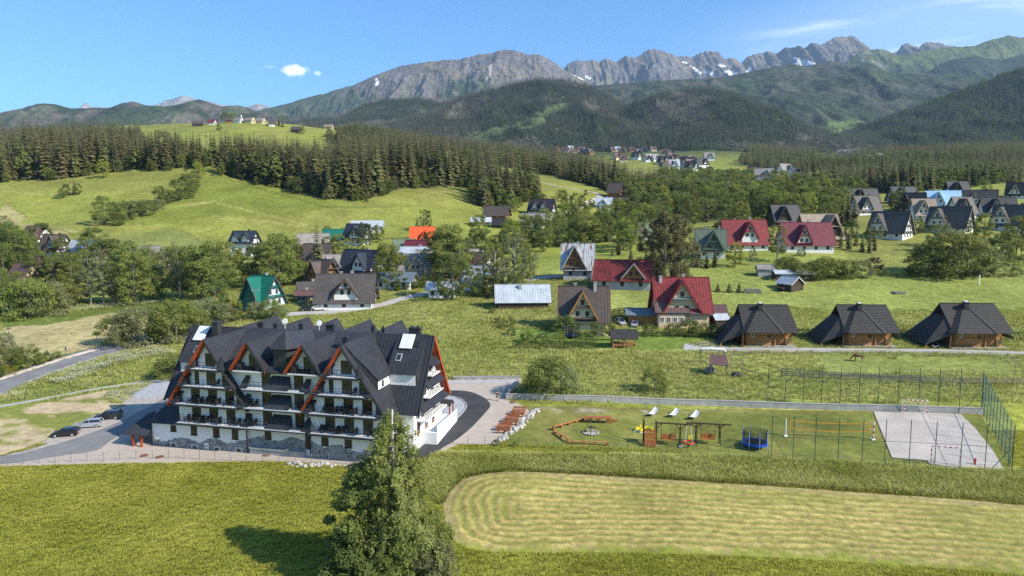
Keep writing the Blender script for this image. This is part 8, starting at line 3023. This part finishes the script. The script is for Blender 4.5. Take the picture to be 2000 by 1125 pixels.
trampoline('blue trampoline with black safety net on the play lawn', 1474, 874, 3.3, BLUEP)
trampoline('dull blue trampoline in the garden of the cream house', 1118, 659, 3.2, M('dull_blue_vinyl', (0.03, 0.06, 0.16), 0.6))

# volleyball net
a, b = at(1534, 852), at(1705, 859)
T = thing('volleyball_net', 'volleyball net with orange tape between two striped posts', 'net', a, 0)
d = b - a
for P in (Vector((0, 0, 0)), d):
 for k in range(6):
  mb = MB()
  mb.tube([P + Vector((0, 0, .42 * k)), P + Vector((0, 0, .42 * (k + 1)))], .09, 8)
  mb.build('post_band', WHITEP if k % 2 or P.length < 1 else REDP, T)
 mb = MB()
 mb.box((P.x, P.y, P.z + .06), (.5, .5, .2))
 mb.build('post_foot', WHITEP, T)
for z0, sag in ((2.35, .25), (1.25, .3)):
 mb = MB()
 pts = [d * t + Vector((0, 0, z0 - sag * 4 * (t - .04) * (1 - t))) for t in np.linspace(.05, .95, 15)]
 for p, q in zip(pts[:-1], pts[1:]):
  mb.bar(p, q, .02, .10)
 mb.build('tape', ORANGET, T)
for t in (.05, .95):
 mb = MB()
 mb.bar(d * t + Vector((0, 0, 1.2)), d * t + Vector((0, 0, 2.35)), .08)
 mb.build('tape', ORANGET, T)
mb = MB()
for t in np.linspace(.05, .95, 120):
 mb.bar(d * t + Vector((0, 0, 1.25 - 1.2 * (t - .04) * (1 - t))), d * t + Vector((0, 0, 2.35 - 1.0 * (t - .04) * (1 - t))), .007)
mb.build('net', NETB, T)['kind'] = 'stuff'

def goal(label, pa, pb, h=2.1, flip=1):
 a, b = at(*pa), at(*pb)
 d = b - a
 T = thing('goal', label, 'goal', a, math.atan2(d.y, d.x))
 Lg = Vector((d.x, d.y, 0)).length
 k = 7
 for x in (0, Lg):
  for i in range(k):
   mb = MB()
   mb.box((x, 0, h * (i + .5) / k + .1), (.1, .1, h / k))
   mb.build('post_band', REDP if i % 2 else WHITEP, T)
 for i in range(10):
  mb = MB()
  mb.box((Lg * (i + .5) / 10, 0, h + .15), (Lg / 10, .1, .1))
  mb.build('crossbar_band', REDP if i % 2 == 0 else WHITEP, T)
 mb = MB()
 for x in (0, Lg):
  mb.bar((x, 0, h + .12), (x, flip * .8, h + .08), .05).bar((x, flip * .8, h + .08), (x, flip * 1.1, .12), .05).bar((x, 0, .12), (x, flip * 1.1, .12), .05)
 mb.bar((0, flip * 1.1, .12), (Lg, flip * 1.1, .12), .05)
 mb.build('back_frame', WHITEP, T)
 mb = MB()
 n = 26
 for i in range(n + 1):
  x = Lg * i / n
  mb.bar((x, flip * .8, h + .08), (x, flip * 1.1, .12), .008).bar((x, 0, h + .1), (x, flip * .8, h + .08), .008)
 for j in range(14):
  t = j / 13
  y, z = flip * (.8 + .3 * t), h + .08 - (h - .04) * t
  mb.bar((0, y, z), (Lg, y, z), .008)
  for x in (0, Lg):
   mb.bar((x, 0, z), (x, y, z), .008)
 mb.build('net', CANVASW, T)['kind'] = 'stuff'

goal('red and white striped goal at the far end of the court', (1766, 809), (1811, 811), 2.1, 1)
goal('red and white striped goal at the near end of the court', (1818, 906), (1874, 911), 2.2, -1)
c = at(1904, 908)
T = thing('hydrant', 'small red hydrant standing on the near corner of the court', 'hydrant', c, 0)
mb = MB()
mb.tube([(0, 0, 0), (0, 0, .75), (0, 0, .9)], [.11, .11, .03], 8)
mb.build('body', REDP, T)
mb = MB()
mb.tube([(-.22, 0, .62), (.22, 0, .62)], .07, 6)
mb.build('outlet', REDP, T)
for px, py, lb in ((282, 890, 'brown manhole cover on the pavement left of the fence kink'), (312, 893, 'brown manhole cover on the pavement below the annex window'), (522, 889, 'dark manhole cover before the hotel door'), (1002, 786, 'round concrete well cover by the retaining wall')):
 mb = MB()
 mb.tube([(0, 0, 0.0), (0, 0, .09)], .55, 16)
 o = mb.build('manhole_cover', M('rusty_iron', (0.20, 0.10, 0.06), .8, .3, 2))
 o.location = at(px, py)
 tag(o, lb, 'manhole cover')

# ---------------------------------------------------------------- cars
TYRE = M('tyre_rubber', (0.015, 0.015, 0.015), 0.9)
CARGL = M('car_glass', (0.012, 0.014, 0.018), 0.06, 0.2, 1, spec=0.6)
LAMPR = M('tail_lamp', (0.35, 0.01, 0.01), 0.25)
LAMPW = M('head_lamp', (0.6, 0.6, 0.6), 0.15)

def car_paint(n, c):
 m = M('paint_' + n, c, 0.28, 0.04, 1.0, spec=0.55)
 m.node_tree.nodes['Principled BSDF'].inputs['Coat Weight'].default_value = 0.6
 return m

def car(label, loc, rz, paint, L=4.4, wagon=False, group=None, h=1.46):
 """front towards +x"""
 T = thing('car', label, 'car', loc, rz, group)
 T.scale = (.86, .86, .86)
 w = 0.88
 a = L / 2
 prof = [(-a, .38), (-a + .02, .86), (-a + .12, .98), (-a * .55, 1.0), (a * .34, .95), (a * .84, .80), (a * .97, .66), (a, .45), (a - .05, .28), (-a + .06, .28)]
 mb = MB()
 k = len(prof)
 rows = []
 for y, t in ((-w, .955), (-w + .07, 1.0), (w - .07, 1.0), (w, .955)):
  rows.append([(x * (1 if abs(y) < w - .01 else .985), y, (z - .28) * (t if z > .6 else 1) + .28) for x, z in prof])
 vs = [p for r_ in rows for p in r_]
 fs = [tuple(range(k)), tuple(reversed(range(3 * k, 4 * k)))]
 for q in range(3):
  for i in range(k):
   j = (i + 1) % k
   fs.append((q * k + i, q * k + k + i, q * k + k + j, q * k + j))
 mb.add(vs, fs)
 # roof shell
 rb, rf = (-a * .80, a * .10) if wagon else (-a * .55, a * .10)
 bb, bf = (-a * .97, a * .48) if wagon else (-a * .92, a * .48)
 mb.slab([(rb, -.6, h), (rf, -.6, h - .03), (rf, .6, h - .03), (rb, .6, h)], .05)
 for s in (-1, 1):
  mb.bar((rf, s * .62, h - .05), (bf, s * .78, .95), .08)
  mb.bar((rb, s * .62, h - .03), (bb, s * .78, .98), .13)
  mb.bar((rb, s * .61, h - .03), (rf, s * .61, h - .05), .07)
  mb.bar((-a * .1, s * .63, h - .04), (-a * .1, s * .80, .98), .07)
 mb.build('body', paint, T)
 g = MB()
 zb = .95
 v = [(bb + .05, -.76, zb), (bf, -.76, zb - .02), (bf, .76, zb - .02), (bb + .05, .76, zb), (rb, -.585, h - .05), (rf, -.585, h - .08), (rf, .585, h - .08), (rb, .585, h - .05)]
 g.add(v, [(0, 1, 5, 4), (1, 2, 6, 5), (2, 3, 7, 6), (3, 0, 4, 7), (4, 5, 6, 7)])
 g.build('glass', CARGL, T)
 for sx in (-.60, .62):
  for s in (-1, 1):
   mb = MB()
   mb.tube([(sx * a, s * (w - .20), .31), (sx * a, s * (w + .012), .31)], .31, 14)
   wh = mb.build('wheel', TYRE, T)
   mb = MB()
   mb.tube([(sx * a, s * (w + .002), .31), (sx * a, s * (w + .022), .31)], .19, 10)
   mb.build('rim', SILVER, wh)
 for s in (-1, 1):
  mb = MB()
  mb.box((-a + .02, s * .66, .80), (.08, .3, .2))
  mb.build('tail_light', LAMPR, T)
  mb = MB()
  mb.box((a * .955, s * .62, .66), (.14, .32, .14))
  mb.build('headlight', LAMPW, T)
  mb = MB()
  mb.box((bf - .25, s * .95, 1.0), (.12, .18, .12))
  mb.build('mirror', paint, T)
 for x in (-a - .012, a + .004):
  mb = MB()
  mb.box((x, 0, .56 if x < 0 else .42), (.02, .5, .11))
  mb.build('plate', WHITEP, T)
 return T

BLACKC, SILVC, DARKC = car_paint('black', (0.010, 0.010, 0.012)), car_paint('silver', (0.30, 0.32, 0.35)), car_paint('graphite', (0.02, 0.02, 0.024))
G_CAR = 'cars parked beside the hotel'
car('black hatchback parked beside the hotel, nearest the field', at(128, 851), R(196), BLACKC, 4.2, False, G_CAR)
car('silver estate car parked between two black cars', at(174, 834), R(196), SILVC, 4.6, True, G_CAR)
car('large black car parked farthest from the field beside the hotel', at(211, 818), R(198), DARKC, 4.8, True, G_CAR, 1.6)
car('silver van-like car standing before the dark hedge by the cream house', at(1212, 633), R(-80), SILVC, 4.4, True, None, 1.65)
car('silver car half under the blue grey carport', at(1240, 637), R(-105), SILVC, 4.3)
car('black car parked under the carport of the last log cottage', at(1826, 680) + Vector((0, 1.5, .05)), R(-92), BLACKC, 4.4)
car('white car parked in the yard left of the white tiled house', at(622, 606), R(10), car_paint('white', (0.7, 0.7, 0.7)), 4.2)
car('dark car parked beside the white car in the village yard', at(600, 607), R(14), DARKC, 4.2)

# ---------------------------------------------------------------- signs, poles, lamps
def chevron(px, py, lb, rz):
 T = thing('road_sign', lb, 'sign', at(px, py), rz)
 mb = MB()
 mb.tube([(0, 0, 0), (0, 0, 1.9)], .04, 6)
 mb.build('post', GALV, T)
 mb = MB()
 mb.box((0, -.06, 1.5), (.8, .03, .8))
 pl_ = mb.build('board', WHITEP, T)
 for k in range(2):
  mb = MB()
  x = -.22 + .36 * k
  for s in (-1, 1):
   mb.slab([(x, -.085, 1.5), (x + .16, -.085, 1.5), (x + .02, -.085, 1.5 + s * .34), (x - .14, -.085, 1.5 + s * .34)][::s], .012)
  mb.build('chevron', REDP, pl_)

chevron(130, 694, 'red and white chevron sign on the roadside left of the hotel', R(-25))
chevron(215, 668, 'red and white chevron sign before the dark roadside bush', R(-30))

def lamp(px, py, h, lb):
 T = thing('street_lamp', lb, 'street lamp', at(px, py), R(30))
 mb = MB()
 mb.tube([(0, 0, 0), (0, 0, h * .95), (.2, 0, h), (.9, 0, h + .05)], [.09, .06, .05, .04], 6)
 mb.build('pole', GALV, T)
 mb = MB()
 mb.box((1.1, 0, h + .05), (.6, .25, .12))
 mb.build('lamp_head', WHITEP, T)

lamp(238, 660, 7.0, 'street lamp rising behind the roadside bushes')

def utility_pole(px, py, hpx, lb):
 p = at(px, py)
 h = hpx / ppm(p)
 T = thing('utility_pole', lb, 'pole', p, R(random.uniform(-40, 40)))
 mb = MB()
 mb.tube([(0, 0, -.3), (0, 0, h)], [.14, .09], 6)
 mb.build('pole', GREYWOOD, T)
 mb = MB()
 mb.bar((-.9, 0, h - .4), (.9, 0, h - .4), .1)
 mb.build('cross_arm', GREYWOOD, T)
 for x in (-.75, .75):
  mb = MB()
  mb.tube([(x, 0, h - .35), (x, 0, h - .1)], .06, 6)
  mb.build('insulator', WHITEP, T)

utility_pole(1191, 506, 46, 'bare wooden pole behind the rusty red roofed house')
utility_pole(500, 612, 48, 'wooden pole before the white gable of the green roofed house')
utility_pole(1110, 478, 32, 'wooden pole beside the trees left of the silver roofed house')
utility_pole(922, 515, 40, 'wooden pole among the trees right of the big tree')
utility_pole(1087, 352, 12, 'wooden pole alone on the sloping hill meadow')
p = at(1912, 556)
T = thing('marker_post', 'white marker post standing in the far right meadow', 'post', p, 0)
mb = MB()
mb.box((0, 0, 1.2), (.28, .28, 2.9))
mb.build('post', WHITEP, T)
mb = MB()
mb.box((0, 0, 2.7), (.4, .4, .12))
mb.build('cap', WHITEP, T)

# ---------------------------------------------------------------- timber yard, garden things
def stack(name, label, cat, px, py, n, rad, length, wid, mat, rows=4):
 p = at(px, py)
 T = thing(name, label, cat, p, R(random.uniform(-10, 10)))
 mb0 = MB()
 mb0.tube([(0, -length / 2, 0), (0, length / 2, 0)], rad, 7)
 me = mb0.mesh('log', mat)
 for r_ in range(rows):
  m = int(n / rows) - r_
  for i in range(m):
   o = link('log', me, T, (-wid / 2 + wid * (i + .5 + r_ * .5) / (n / rows), random.uniform(-.1, .1), rad + r_ * rad * 1.75))
   o.rotation_euler = (0, random.uniform(0, 3), 0)

stack('log_pile', 'grey pile of split logs in the meadow beside the young spruces', 'log pile', 1470, 572, 60, .16, 1.2, 5.2, PALEBARK)
stack('timber_pile', 'low pale pile of boards lying alone in the right meadow', 'timber pile', 1755, 573, 24, .13, 2.2, 3.4, PALEBARK, 2)
stack('firewood_pile', 'heap of grey firewood under the small paddock hut', 'log pile', 1388, 728, 30, .15, 1.2, 2.4, PALEBARK)
stack('firewood_pile', 'small dark wood heap beside the paddock gate', 'log pile', 1440, 735, 16, .15, 1.4, 2.2, GREYWOOD, 3)
rr_ = at(1403, 731)
T = thing('firewood_shelter', 'small shelter with a tilted mauve roof over firewood in the paddock', 'shelter', rr_, R(-12))
mb = MB()
mb.slab([(-1.7, -1.3, 2.0), (1.7, -1.3, 2.0), (1.5, 1.5, 3.4), (-1.5, 1.5, 3.4)], .1)
mb.build('roof', R_MAUVE, T)
for x in (-1.4, 1.4):
 for y, h in ((-1.1, 2.0), (1.3, 3.2)):
  mb = MB()
  mb.bar((x, y, -.3), (x, y, h), .14)
  mb.build('post', GREYWOOD, T)
T = thing('tarpaulin_rack', 'open timber rack with a white tarpaulin rolled along its top beam', 'rack', at(1388, 712), R(-6))
for x in (-2.0, 2.6):
 mb = MB()
 mb.bar((x, 0, -.3), (x, 0, 2.8), .14)
 mb.build('post', GREYWOOD, T)
mb = MB()
mb.bar((-2.3, 0, 2.85), (2.9, 0, 2.85), .14)
mb.build('beam', GREYWOOD, T)
mb = MB()
mb.tube([(-1.9, -.1, 3.0), (0, -.15, 3.1), (2.4, -.1, 3.0), (2.8, -.2, 2.5)], [.2, .28, .24, .1], 8)
mb.build('tarpaulin', CANVASW, T)
T = thing('ladder_rack', 'grey ladder-like timber rack leaning in the paddock', 'rack', at(1440, 722), R(-8))
for x in (-1.1, 1.1):
 mb = MB()
 mb.bar((x, 0, -.3), (x, 1.0, 3.1), .12)
 mb.build('post', GREYWOOD, T)
for z in (.9, 1.7, 2.6):
 mb = MB()
 mb.bar((-1.2, z * .32, z), (1.2, z * .32, z), .1)
 mb.build('rung', GREYWOOD, T)
T = thing('gazebo', 'garden gazebo with a dark tiled roof on log posts', 'gazebo', at(1217, 677), R(-2))
for s in (-1, 1):
 mb = MB()
 q = [(-2.9, -2.0, 1.9), (2.9, -2.0, 1.9), (2.9, 0, 3.7), (-2.9, 0, 3.7)] if s < 0 else [(2.9, 2.0, 1.9), (-2.9, 2.0, 1.9), (-2.9, 0, 3.7), (2.9, 0, 3.7)]
 mb.slab(q, .12)
 nrm = (Vector(q[1]) - Vector(q[0])).cross(Vector(q[2]) - Vector(q[0])).normalized()
 seams(mb, q, nrm.cross(Vector((1, 0, 0))), .35, .06, .06)
 mb.build('roof', TILE_D, T)
for x in (-2.3, 0, 2.3):
 for y in (-1.5, 1.5):
  mb = MB()
  mb.bar((x, y, -.3), (x, y, 2.3), .2)
  mb.build('post', LOGM, T)
for y in (-1.4, 1.4):
 mb = MB()
 mb.box((0, y, .6), (4.6, .12, .5))
 mb.build('parapet', LOGM, T)
mb = MB()
mb.box((0, 0, .75), (2.6, 1.0, .08)).box((-.9, 0, .35), (.15, .8, .7)).box((.9, 0, .35), (.15, .8, .7))
mb.build('table', LOGM, T)
T = thing('play_tower', 'small wooden play tower with a pale slide in the garden', 'play tower', at(1172, 664), R(-8))
for x in (-.6, .6):
 for y in (-.6, .6):
  mb = MB()
  mb.bar((x, y, -.2), (x, y, 2.6), .12)
  mb.build('post', GREYWOOD, T)
mb = MB()
mb.box((0, 0, 1.4), (1.4, 1.4, .1)).box((0, -.6, 1.75), (1.2, .06, .5))
mb.build('deck', GREYWOOD, T)
mb = MB()
mb.slab([(.6, -.3, 1.45), (2.6, -.3, .2), (2.6, .3, .2), (.6, .3, 1.45)], .08)
mb.bar((.6, -.32, 1.55), (2.6, -.32, .3), .06, .2).bar((.6, .32, 1.55), (2.6, .32, .3), .06, .2)
mb.build('slide', M('pale_yellow_plastic', (0.62, 0.52, 0.25), .4), T)
T = thing('cart', 'old farm cart wheel and dark trailer before the small open shed', 'cart', at(1524, 569), R(-50))
mb = MB()
mb.box((0, 0, .9), (2.2, 1.2, .5))
mb.build('body', W_DARKT, T)
for s in (-1, 1):
 mb = MB()
 mb.tube([(0, s * .7, .5), (0, s * .8, .5)], .5, 12)
 mb.build('wheel', TYRE, T)

# ---------------------------------------------------------------- person and horse
def skin_figure(name, verts, edges, radii, mat, parent, sub=1, root=0):
 me = bpy.data.meshes.new(name)
 me.from_pydata(verts, edges, [])
 o = link(name, me, parent)
 md = o.modifiers.new('skin', 'SKIN')
 md.use_smooth_shade = True
 sk = me.skin_vertices[0].data
 for i, r_ in enumerate(radii):
  sk[i].radius = (r_, r_) if not hasattr(r_, '__len__') else r_
  sk[i].use_root = (i == root)
 sb = o.modifiers.new('sub', 'SUBSURF')
 sb.levels = sb.render_levels = sub
 me.materials.append(mat)
 return o

SKIN = M('skin', (0.45, 0.25, 0.17), 0.6)
HAIR = M('dark_hair', (0.03, 0.02, 0.015), 0.7)
BLACKCL = M('black_clothes', (0.015, 0.015, 0.017), 0.9)

def person():
 T = thing('person', 'person in black top and shorts standing on the yard, hands near the chest', 'person', at(971, 783), R(200))
 V = [(0, 0, .90), (0, 0, 1.12), (0, 0, 1.36), (0, 0, 1.46), (0, .01, 1.52), (0, .015, 1.63), (0, .0, 1.70),
   (.18, 0, 1.36), (.24, -.05, 1.10), (.13, -.26, 1.16), (.06, -.30, 1.20), (-.18, 0, 1.36), (-.24, -.05, 1.10), (-.13, -.26, 1.16), (-.06, -.30, 1.20),
   (.09, 0, .84), (.11, -.01, .47), (.11, .02, .08), (.12, -.14, .04), (-.09, 0, .84), (-.11, -.03, .47), (-.11, .02, .08), (-.12, -.14, .04)]
 Ed = [(0, 1), (1, 2), (2, 3), (3, 4), (4, 5), (5, 6), (2, 7), (7, 8), (8, 9), (9, 10), (2, 11), (11, 12), (12, 13), (13, 14), (0, 15), (15, 16), (16, 17), (17, 18), (0, 19), (19, 20), (20, 21), (21, 22)]
 Rd = [(.16, .11), (.13, .10), (.15, .10), .07, .05, .095, .085, .065, .045, .035, .035, .065, .045, .035, .035, .085, .055, .04, .035, .085, .055, .04, .035]
 skin_figure('body', V, Ed, Rd, SKIN, T)
 V2 = [(0, 0, .92), (0, 0, 1.12), (0, 0, 1.36), (0, 0, 1.43), (.18, 0, 1.36), (.23, -.04, 1.2), (-.18, 0, 1.36), (-.23, -.04, 1.2)]
 skin_figure('shirt', V2, [(0, 1), (1, 2), (2, 3), (2, 4), (4, 5), (2, 6), (6, 7)], [(.18, .13), (.145, .115), (.165, .115), .08, .08, .065, .08, .065], BLACKCL, T)
 V3 = [(0, 0, .93), (.09, 0, .80), (.105, -.01, .55), (-.09, 0, .80), (-.105, -.02, .55)]
 skin_figure('shorts', V3, [(0, 1), (1, 2), (0, 3), (3, 4)], [(.175, .125), .105, .085, .105, .085], BLACKCL, T)
 mb = MB()
 mb.tube([(0, .03, 1.60), (0, .03, 1.68), (0, .02, 1.75)], [.105, .11, .05], 10)
 mb.build('hair', HAIR, T, True)
 for s in (-1, 1):
  mb = MB()
  mb.box((s * .12, -.05, .03), (.1, .27, .07))
  mb.build('shoe', BLACKCL, T)

person()

def horse():
 T = thing('horse', 'brown horse grazing with its head lowered in the paddock', 'horse', at(1677, 706), R(-8))
 coat = M('chestnut_coat', (0.115, 0.045, 0.020), 0.6, 0.25, 1.5)
 V = [(.55, 0, 1.22), (0, 0, 1.16), (-.50, 0, 1.22), (-.78, 0, 1.28), (-1.12, 0, 1.05), (-1.38, 0, .72), (-1.52, 0, .48), (-1.62, 0, .26),
   (.72, .17, 1.05), (.66, .17, .72), (.80, .17, .48), (.74, .17, .06), (.70, .17, .03), (.62, -.17, 1.05), (.55, -.17, .72), (.68, -.17, .48), (.62, -.17, .06), (.57, -.17, .03),
   (-.55, .16, 1.0), (-.56, .16, .78), (-.54, .16, .46), (-.55, .16, .06), (-.60, .16, .03), (-.62, -.16, 1.0), (-.70, -.16, .78), (-.72, -.16, .46), (-.74, -.16, .06), (-.79, -.16, .03)]
 Ed = [(0, 1), (1, 2), (2, 3), (3, 4), (4, 5), (5, 6), (6, 7), (0, 8), (8, 9), (9, 10), (10, 11), (11, 12), (0, 13), (13, 14), (14, 15), (15, 16), (16, 17), (2, 18), (18, 19), (19, 20), (20, 21), (21, 22), (2, 23), (23, 24), (24, 25), (25, 26), (26, 27)]
 Rd = [(.30, .32), (.30, .31), (.29, .33), (.2, .26), (.13, .17), (.11, .15), (.09, .12), .065, .17, .11, .065, .05, .06, .17, .11, .065, .05, .06, .13, .09, .06, .05, .06, .13, .09, .06, .05, .06]
 skin_figure('body', V, Ed, Rd, coat, T, 1, 1)
 mb = MB()
 mb.tube([(.80, 0, 1.30), (.98, 0, 1.1), (1.0, 0, .6)], [.05, .09, .03], 6)
 mb.build('tail', HAIR, T, True)
 mb = MB()
 mb.slab([(-.7, -.02, 1.5), (-1.35, -.02, .95), (-1.28, -.02, .8), (-.66, -.02, 1.3)], .05)
 mb.build('mane', HAIR, T)
 for s in (-1, 1):
  mb = MB()
  mb.tube([(-1.36, s * .07, .82), (-1.32, s * .09, .98)], [.05, .01], 5)
  mb.build('ear', coat, T)

horse()
for dx in range(0):
 pass

# ---------------------------------------------------------------- grass
GRASS = M('meadow_grass', (0.42, 0.455, 0.066), 0.85, 0.3, 0.12, col2=(0.53, 0.515, 0.10), spec=0.05, rv=0.3, coord='pos', trans=0.2, up=0.75)
GRASS2 = M('tall_grass', (0.41, 0.47, 0.10), 0.85, 0.3, 0.10, col2=(0.58, 0.58, 0.20), spec=0.05, rv=0.3, coord='pos', trans=0.2, up=0.7)
UMBEL = M('white_umbels', (0.60, 0.60, 0.48), 0.9, 0.1, 3, rv=0.2)

def tuft(name, seed, n, h, w, spread, mat, flower=0):
 r = np.random.default_rng(seed)
 V, F, mi = [], [], []
 for i in range(n):
  a = r.uniform(0, 6.283)
  b = r.uniform(0, spread) * np.array([math.cos(a), math.sin(a)])
  a2 = a + r.normal(0, .8)
  hh = h * r.uniform(.55, 1.15)
  lean = r.uniform(.3, 1.1) * hh
  d = np.array([math.cos(a2), math.sin(a2)])
  s = np.array([-d[1], d[0]]) * w * r.uniform(.6, 1.3)
  o = len(V)
  m = b + d * lean * .35
  t = b + d * lean
  V += [(*(b - s), -.03), (*(b + s), -.03), (*(m - s * .8), hh * .6), (*(m + s * .8), hh * .6), (*t, hh)]
  F += [(o, o + 1, o + 3), (o, o + 3, o + 2), (o + 2, o + 3, o + 4)]
  mi += [0] * 3
  if i < flower:
   q = len(V)
   V += [(t[0] + .11 * math.cos(k * 1.047), t[1] + .11 * math.sin(k * 1.047), hh + .03 * (k % 2)) for k in range(6)]
   F += [(q, q + 1, q + 2), (q, q + 2, q + 3), (q, q + 3, q + 4), (q, q + 4, q + 5)]
   mi += [1] * 4
 return np_mesh(name, np.array(V), np.array(F), [mat, UMBEL] if flower else mat, mi=mi if flower else None)

TUFT = [tuft('grass_tuft_%d' % i, 700 + i, 12, .20, .014, .34, GRASS) for i in range(3)]
TALL = [tuft('tall_grass_tuft_%d' % i, 710 + i, 11, .42, .019, .45, GRASS2) for i in range(3)]
FLOW = [tuft('flower_tuft', 720, 9, .8, .03, .35, GRASS2, 6)]

def grass(name, label, n, xr, yr, protos, sc, seed, dens=None, sheets=True):
 r = np.random.default_rng(seed)
 y = np.sqrt(r.uniform(yr[0] ** 2, yr[1] ** 2, n))
 x = r.uniform(xr[0], xr[1], n) * y
 ok = np.ones(n, bool)
 if dens is not None:
  ok &= r.uniform(size=n) < dens(x, y)
 x, y = x[ok], y[ok]
 if sheets:
  ok = free_of_sheets(x, y)
  x, y = x[ok], y[ok]
 z = height(x, y)
 s = r.uniform(sc[0], sc[1], len(x)) * (0.78 + 0.44 * fbm(x / 3.0, y / 3.0, seed, 3))
 scatter(name, np.column_stack([x, y, z]), s, protos, label, 'grass', seed=seed)
 return len(x)

def strip(x, y):
 """tall unmown strip between the wire fence and the mown field"""
 px, py = pix_of(x, y, height(x, y))
 return px, py

def d_strip(x, y):
 px, py = strip(x, y)
 return np.where(inpoly(px, py, [(850, 885), (1500, 893), (1990, 920), (2100, 1000), (1900, 975), (1500, 947), (1000, 918), (900, 935), (860, 985), (820, 930)]), 1.0, 0.0)

def d_back(x, y):
 px, py = strip(x, y)
 px = px + (fbm(x / 4, y / 4, 751, 3) - .5) * 60
 py = py + (fbm(x / 4, y / 4, 752, 3) - .5) * 24
 k = 0.7 + 0.3 * sstep(0.42, 0.6, fbm(x / 9, y / 9, 731, 3))
 lawn = inpoly(px, py, [(1010, 640), (1310, 655), (1370, 660), (1340, 684), (1180, 682), (1000, 672)])
 lawn |= inpoly(px, py, PALE_L) | inpoly(px, py, [(0, 600), (60, 588), (200, 596), (340, 583), (340, 630), (200, 622), (0, 650)]) | inpoly(px, py, [(1600, 690), (1990, 700), (1990, 735), (1600, 728)]) | ((py < 604) & (px > 1180))
 return np.where(lawn, 0.0, np.where(py > 786, 0, k))

def d_flow(x, y):
 px, py = strip(x, y)
 a = inpoly(px, py, [(20, 775), (100, 740), (180, 712), (260, 690), (340, 668), (350, 690), (230, 715), (150, 745), (60, 778)])
 b = inpoly(px, py, [(130, 605), (200, 597), (330, 588), (330, 592), (200, 604), (130, 612)])
 return np.where(a, .9 * sstep(.42, .6, fbm(x / 5, y / 5, 741, 3)), np.where(b, .6, 0.008))

_ng = [grass('meadow_grass', 'short bright grass of the foreground meadow', 170000, (-.86, .86), (52, 96), TUFT, (.7, 1.25), 730, lambda x, y: 0.8 + .2 * sstep(.4, .6, fbm(x / 6, y / 6, 733, 3))),
    grass('tall_grass', 'tall unmown grass strip between the fence and the mown field', 150000, (-.25, .86), (72, 100), TALL, (.8, 1.3), 732, d_strip),
    grass('tall_grass', 'tall rough grass of the meadow behind the hotel and retaining wall', 160000, (-.80, .86), (104, 215), TALL, (.8, 1.5), 734, d_back),
    grass('flowering_weeds', 'white flowering weeds along the road bank', 60000, (-.80, .4), (95, 240), FLOW, (.7, 1.2), 736, d_flow)]
print('grass', _ng)

# ---------------------------------------------------------------- the air between here and the mountains
def haze():
 mb = MB()
 mb.box((0, 4000, 1000), (36000, 26000, 2800))
 m = bpy.data.materials.new('thin_haze')
 m.use_nodes = True
 nt = m.node_tree
 nt.nodes.clear()
 out = nt.nodes.new('ShaderNodeOutputMaterial')
 v = nt.nodes.new('ShaderNodeVolumePrincipled')
 v.inputs['Color'].default_value = (0.52, 0.72, 1.0, 1)
 v.inputs['Density'].default_value = 0.000035
 v.inputs['Anisotropy'].default_value = 0.1
 nt.links.new(v.outputs[0], out.inputs['Volume'])
 o = mb.build('haze', m)
 o.display_type = 'WIRE'
 tag(o, kind='stuff')

haze()
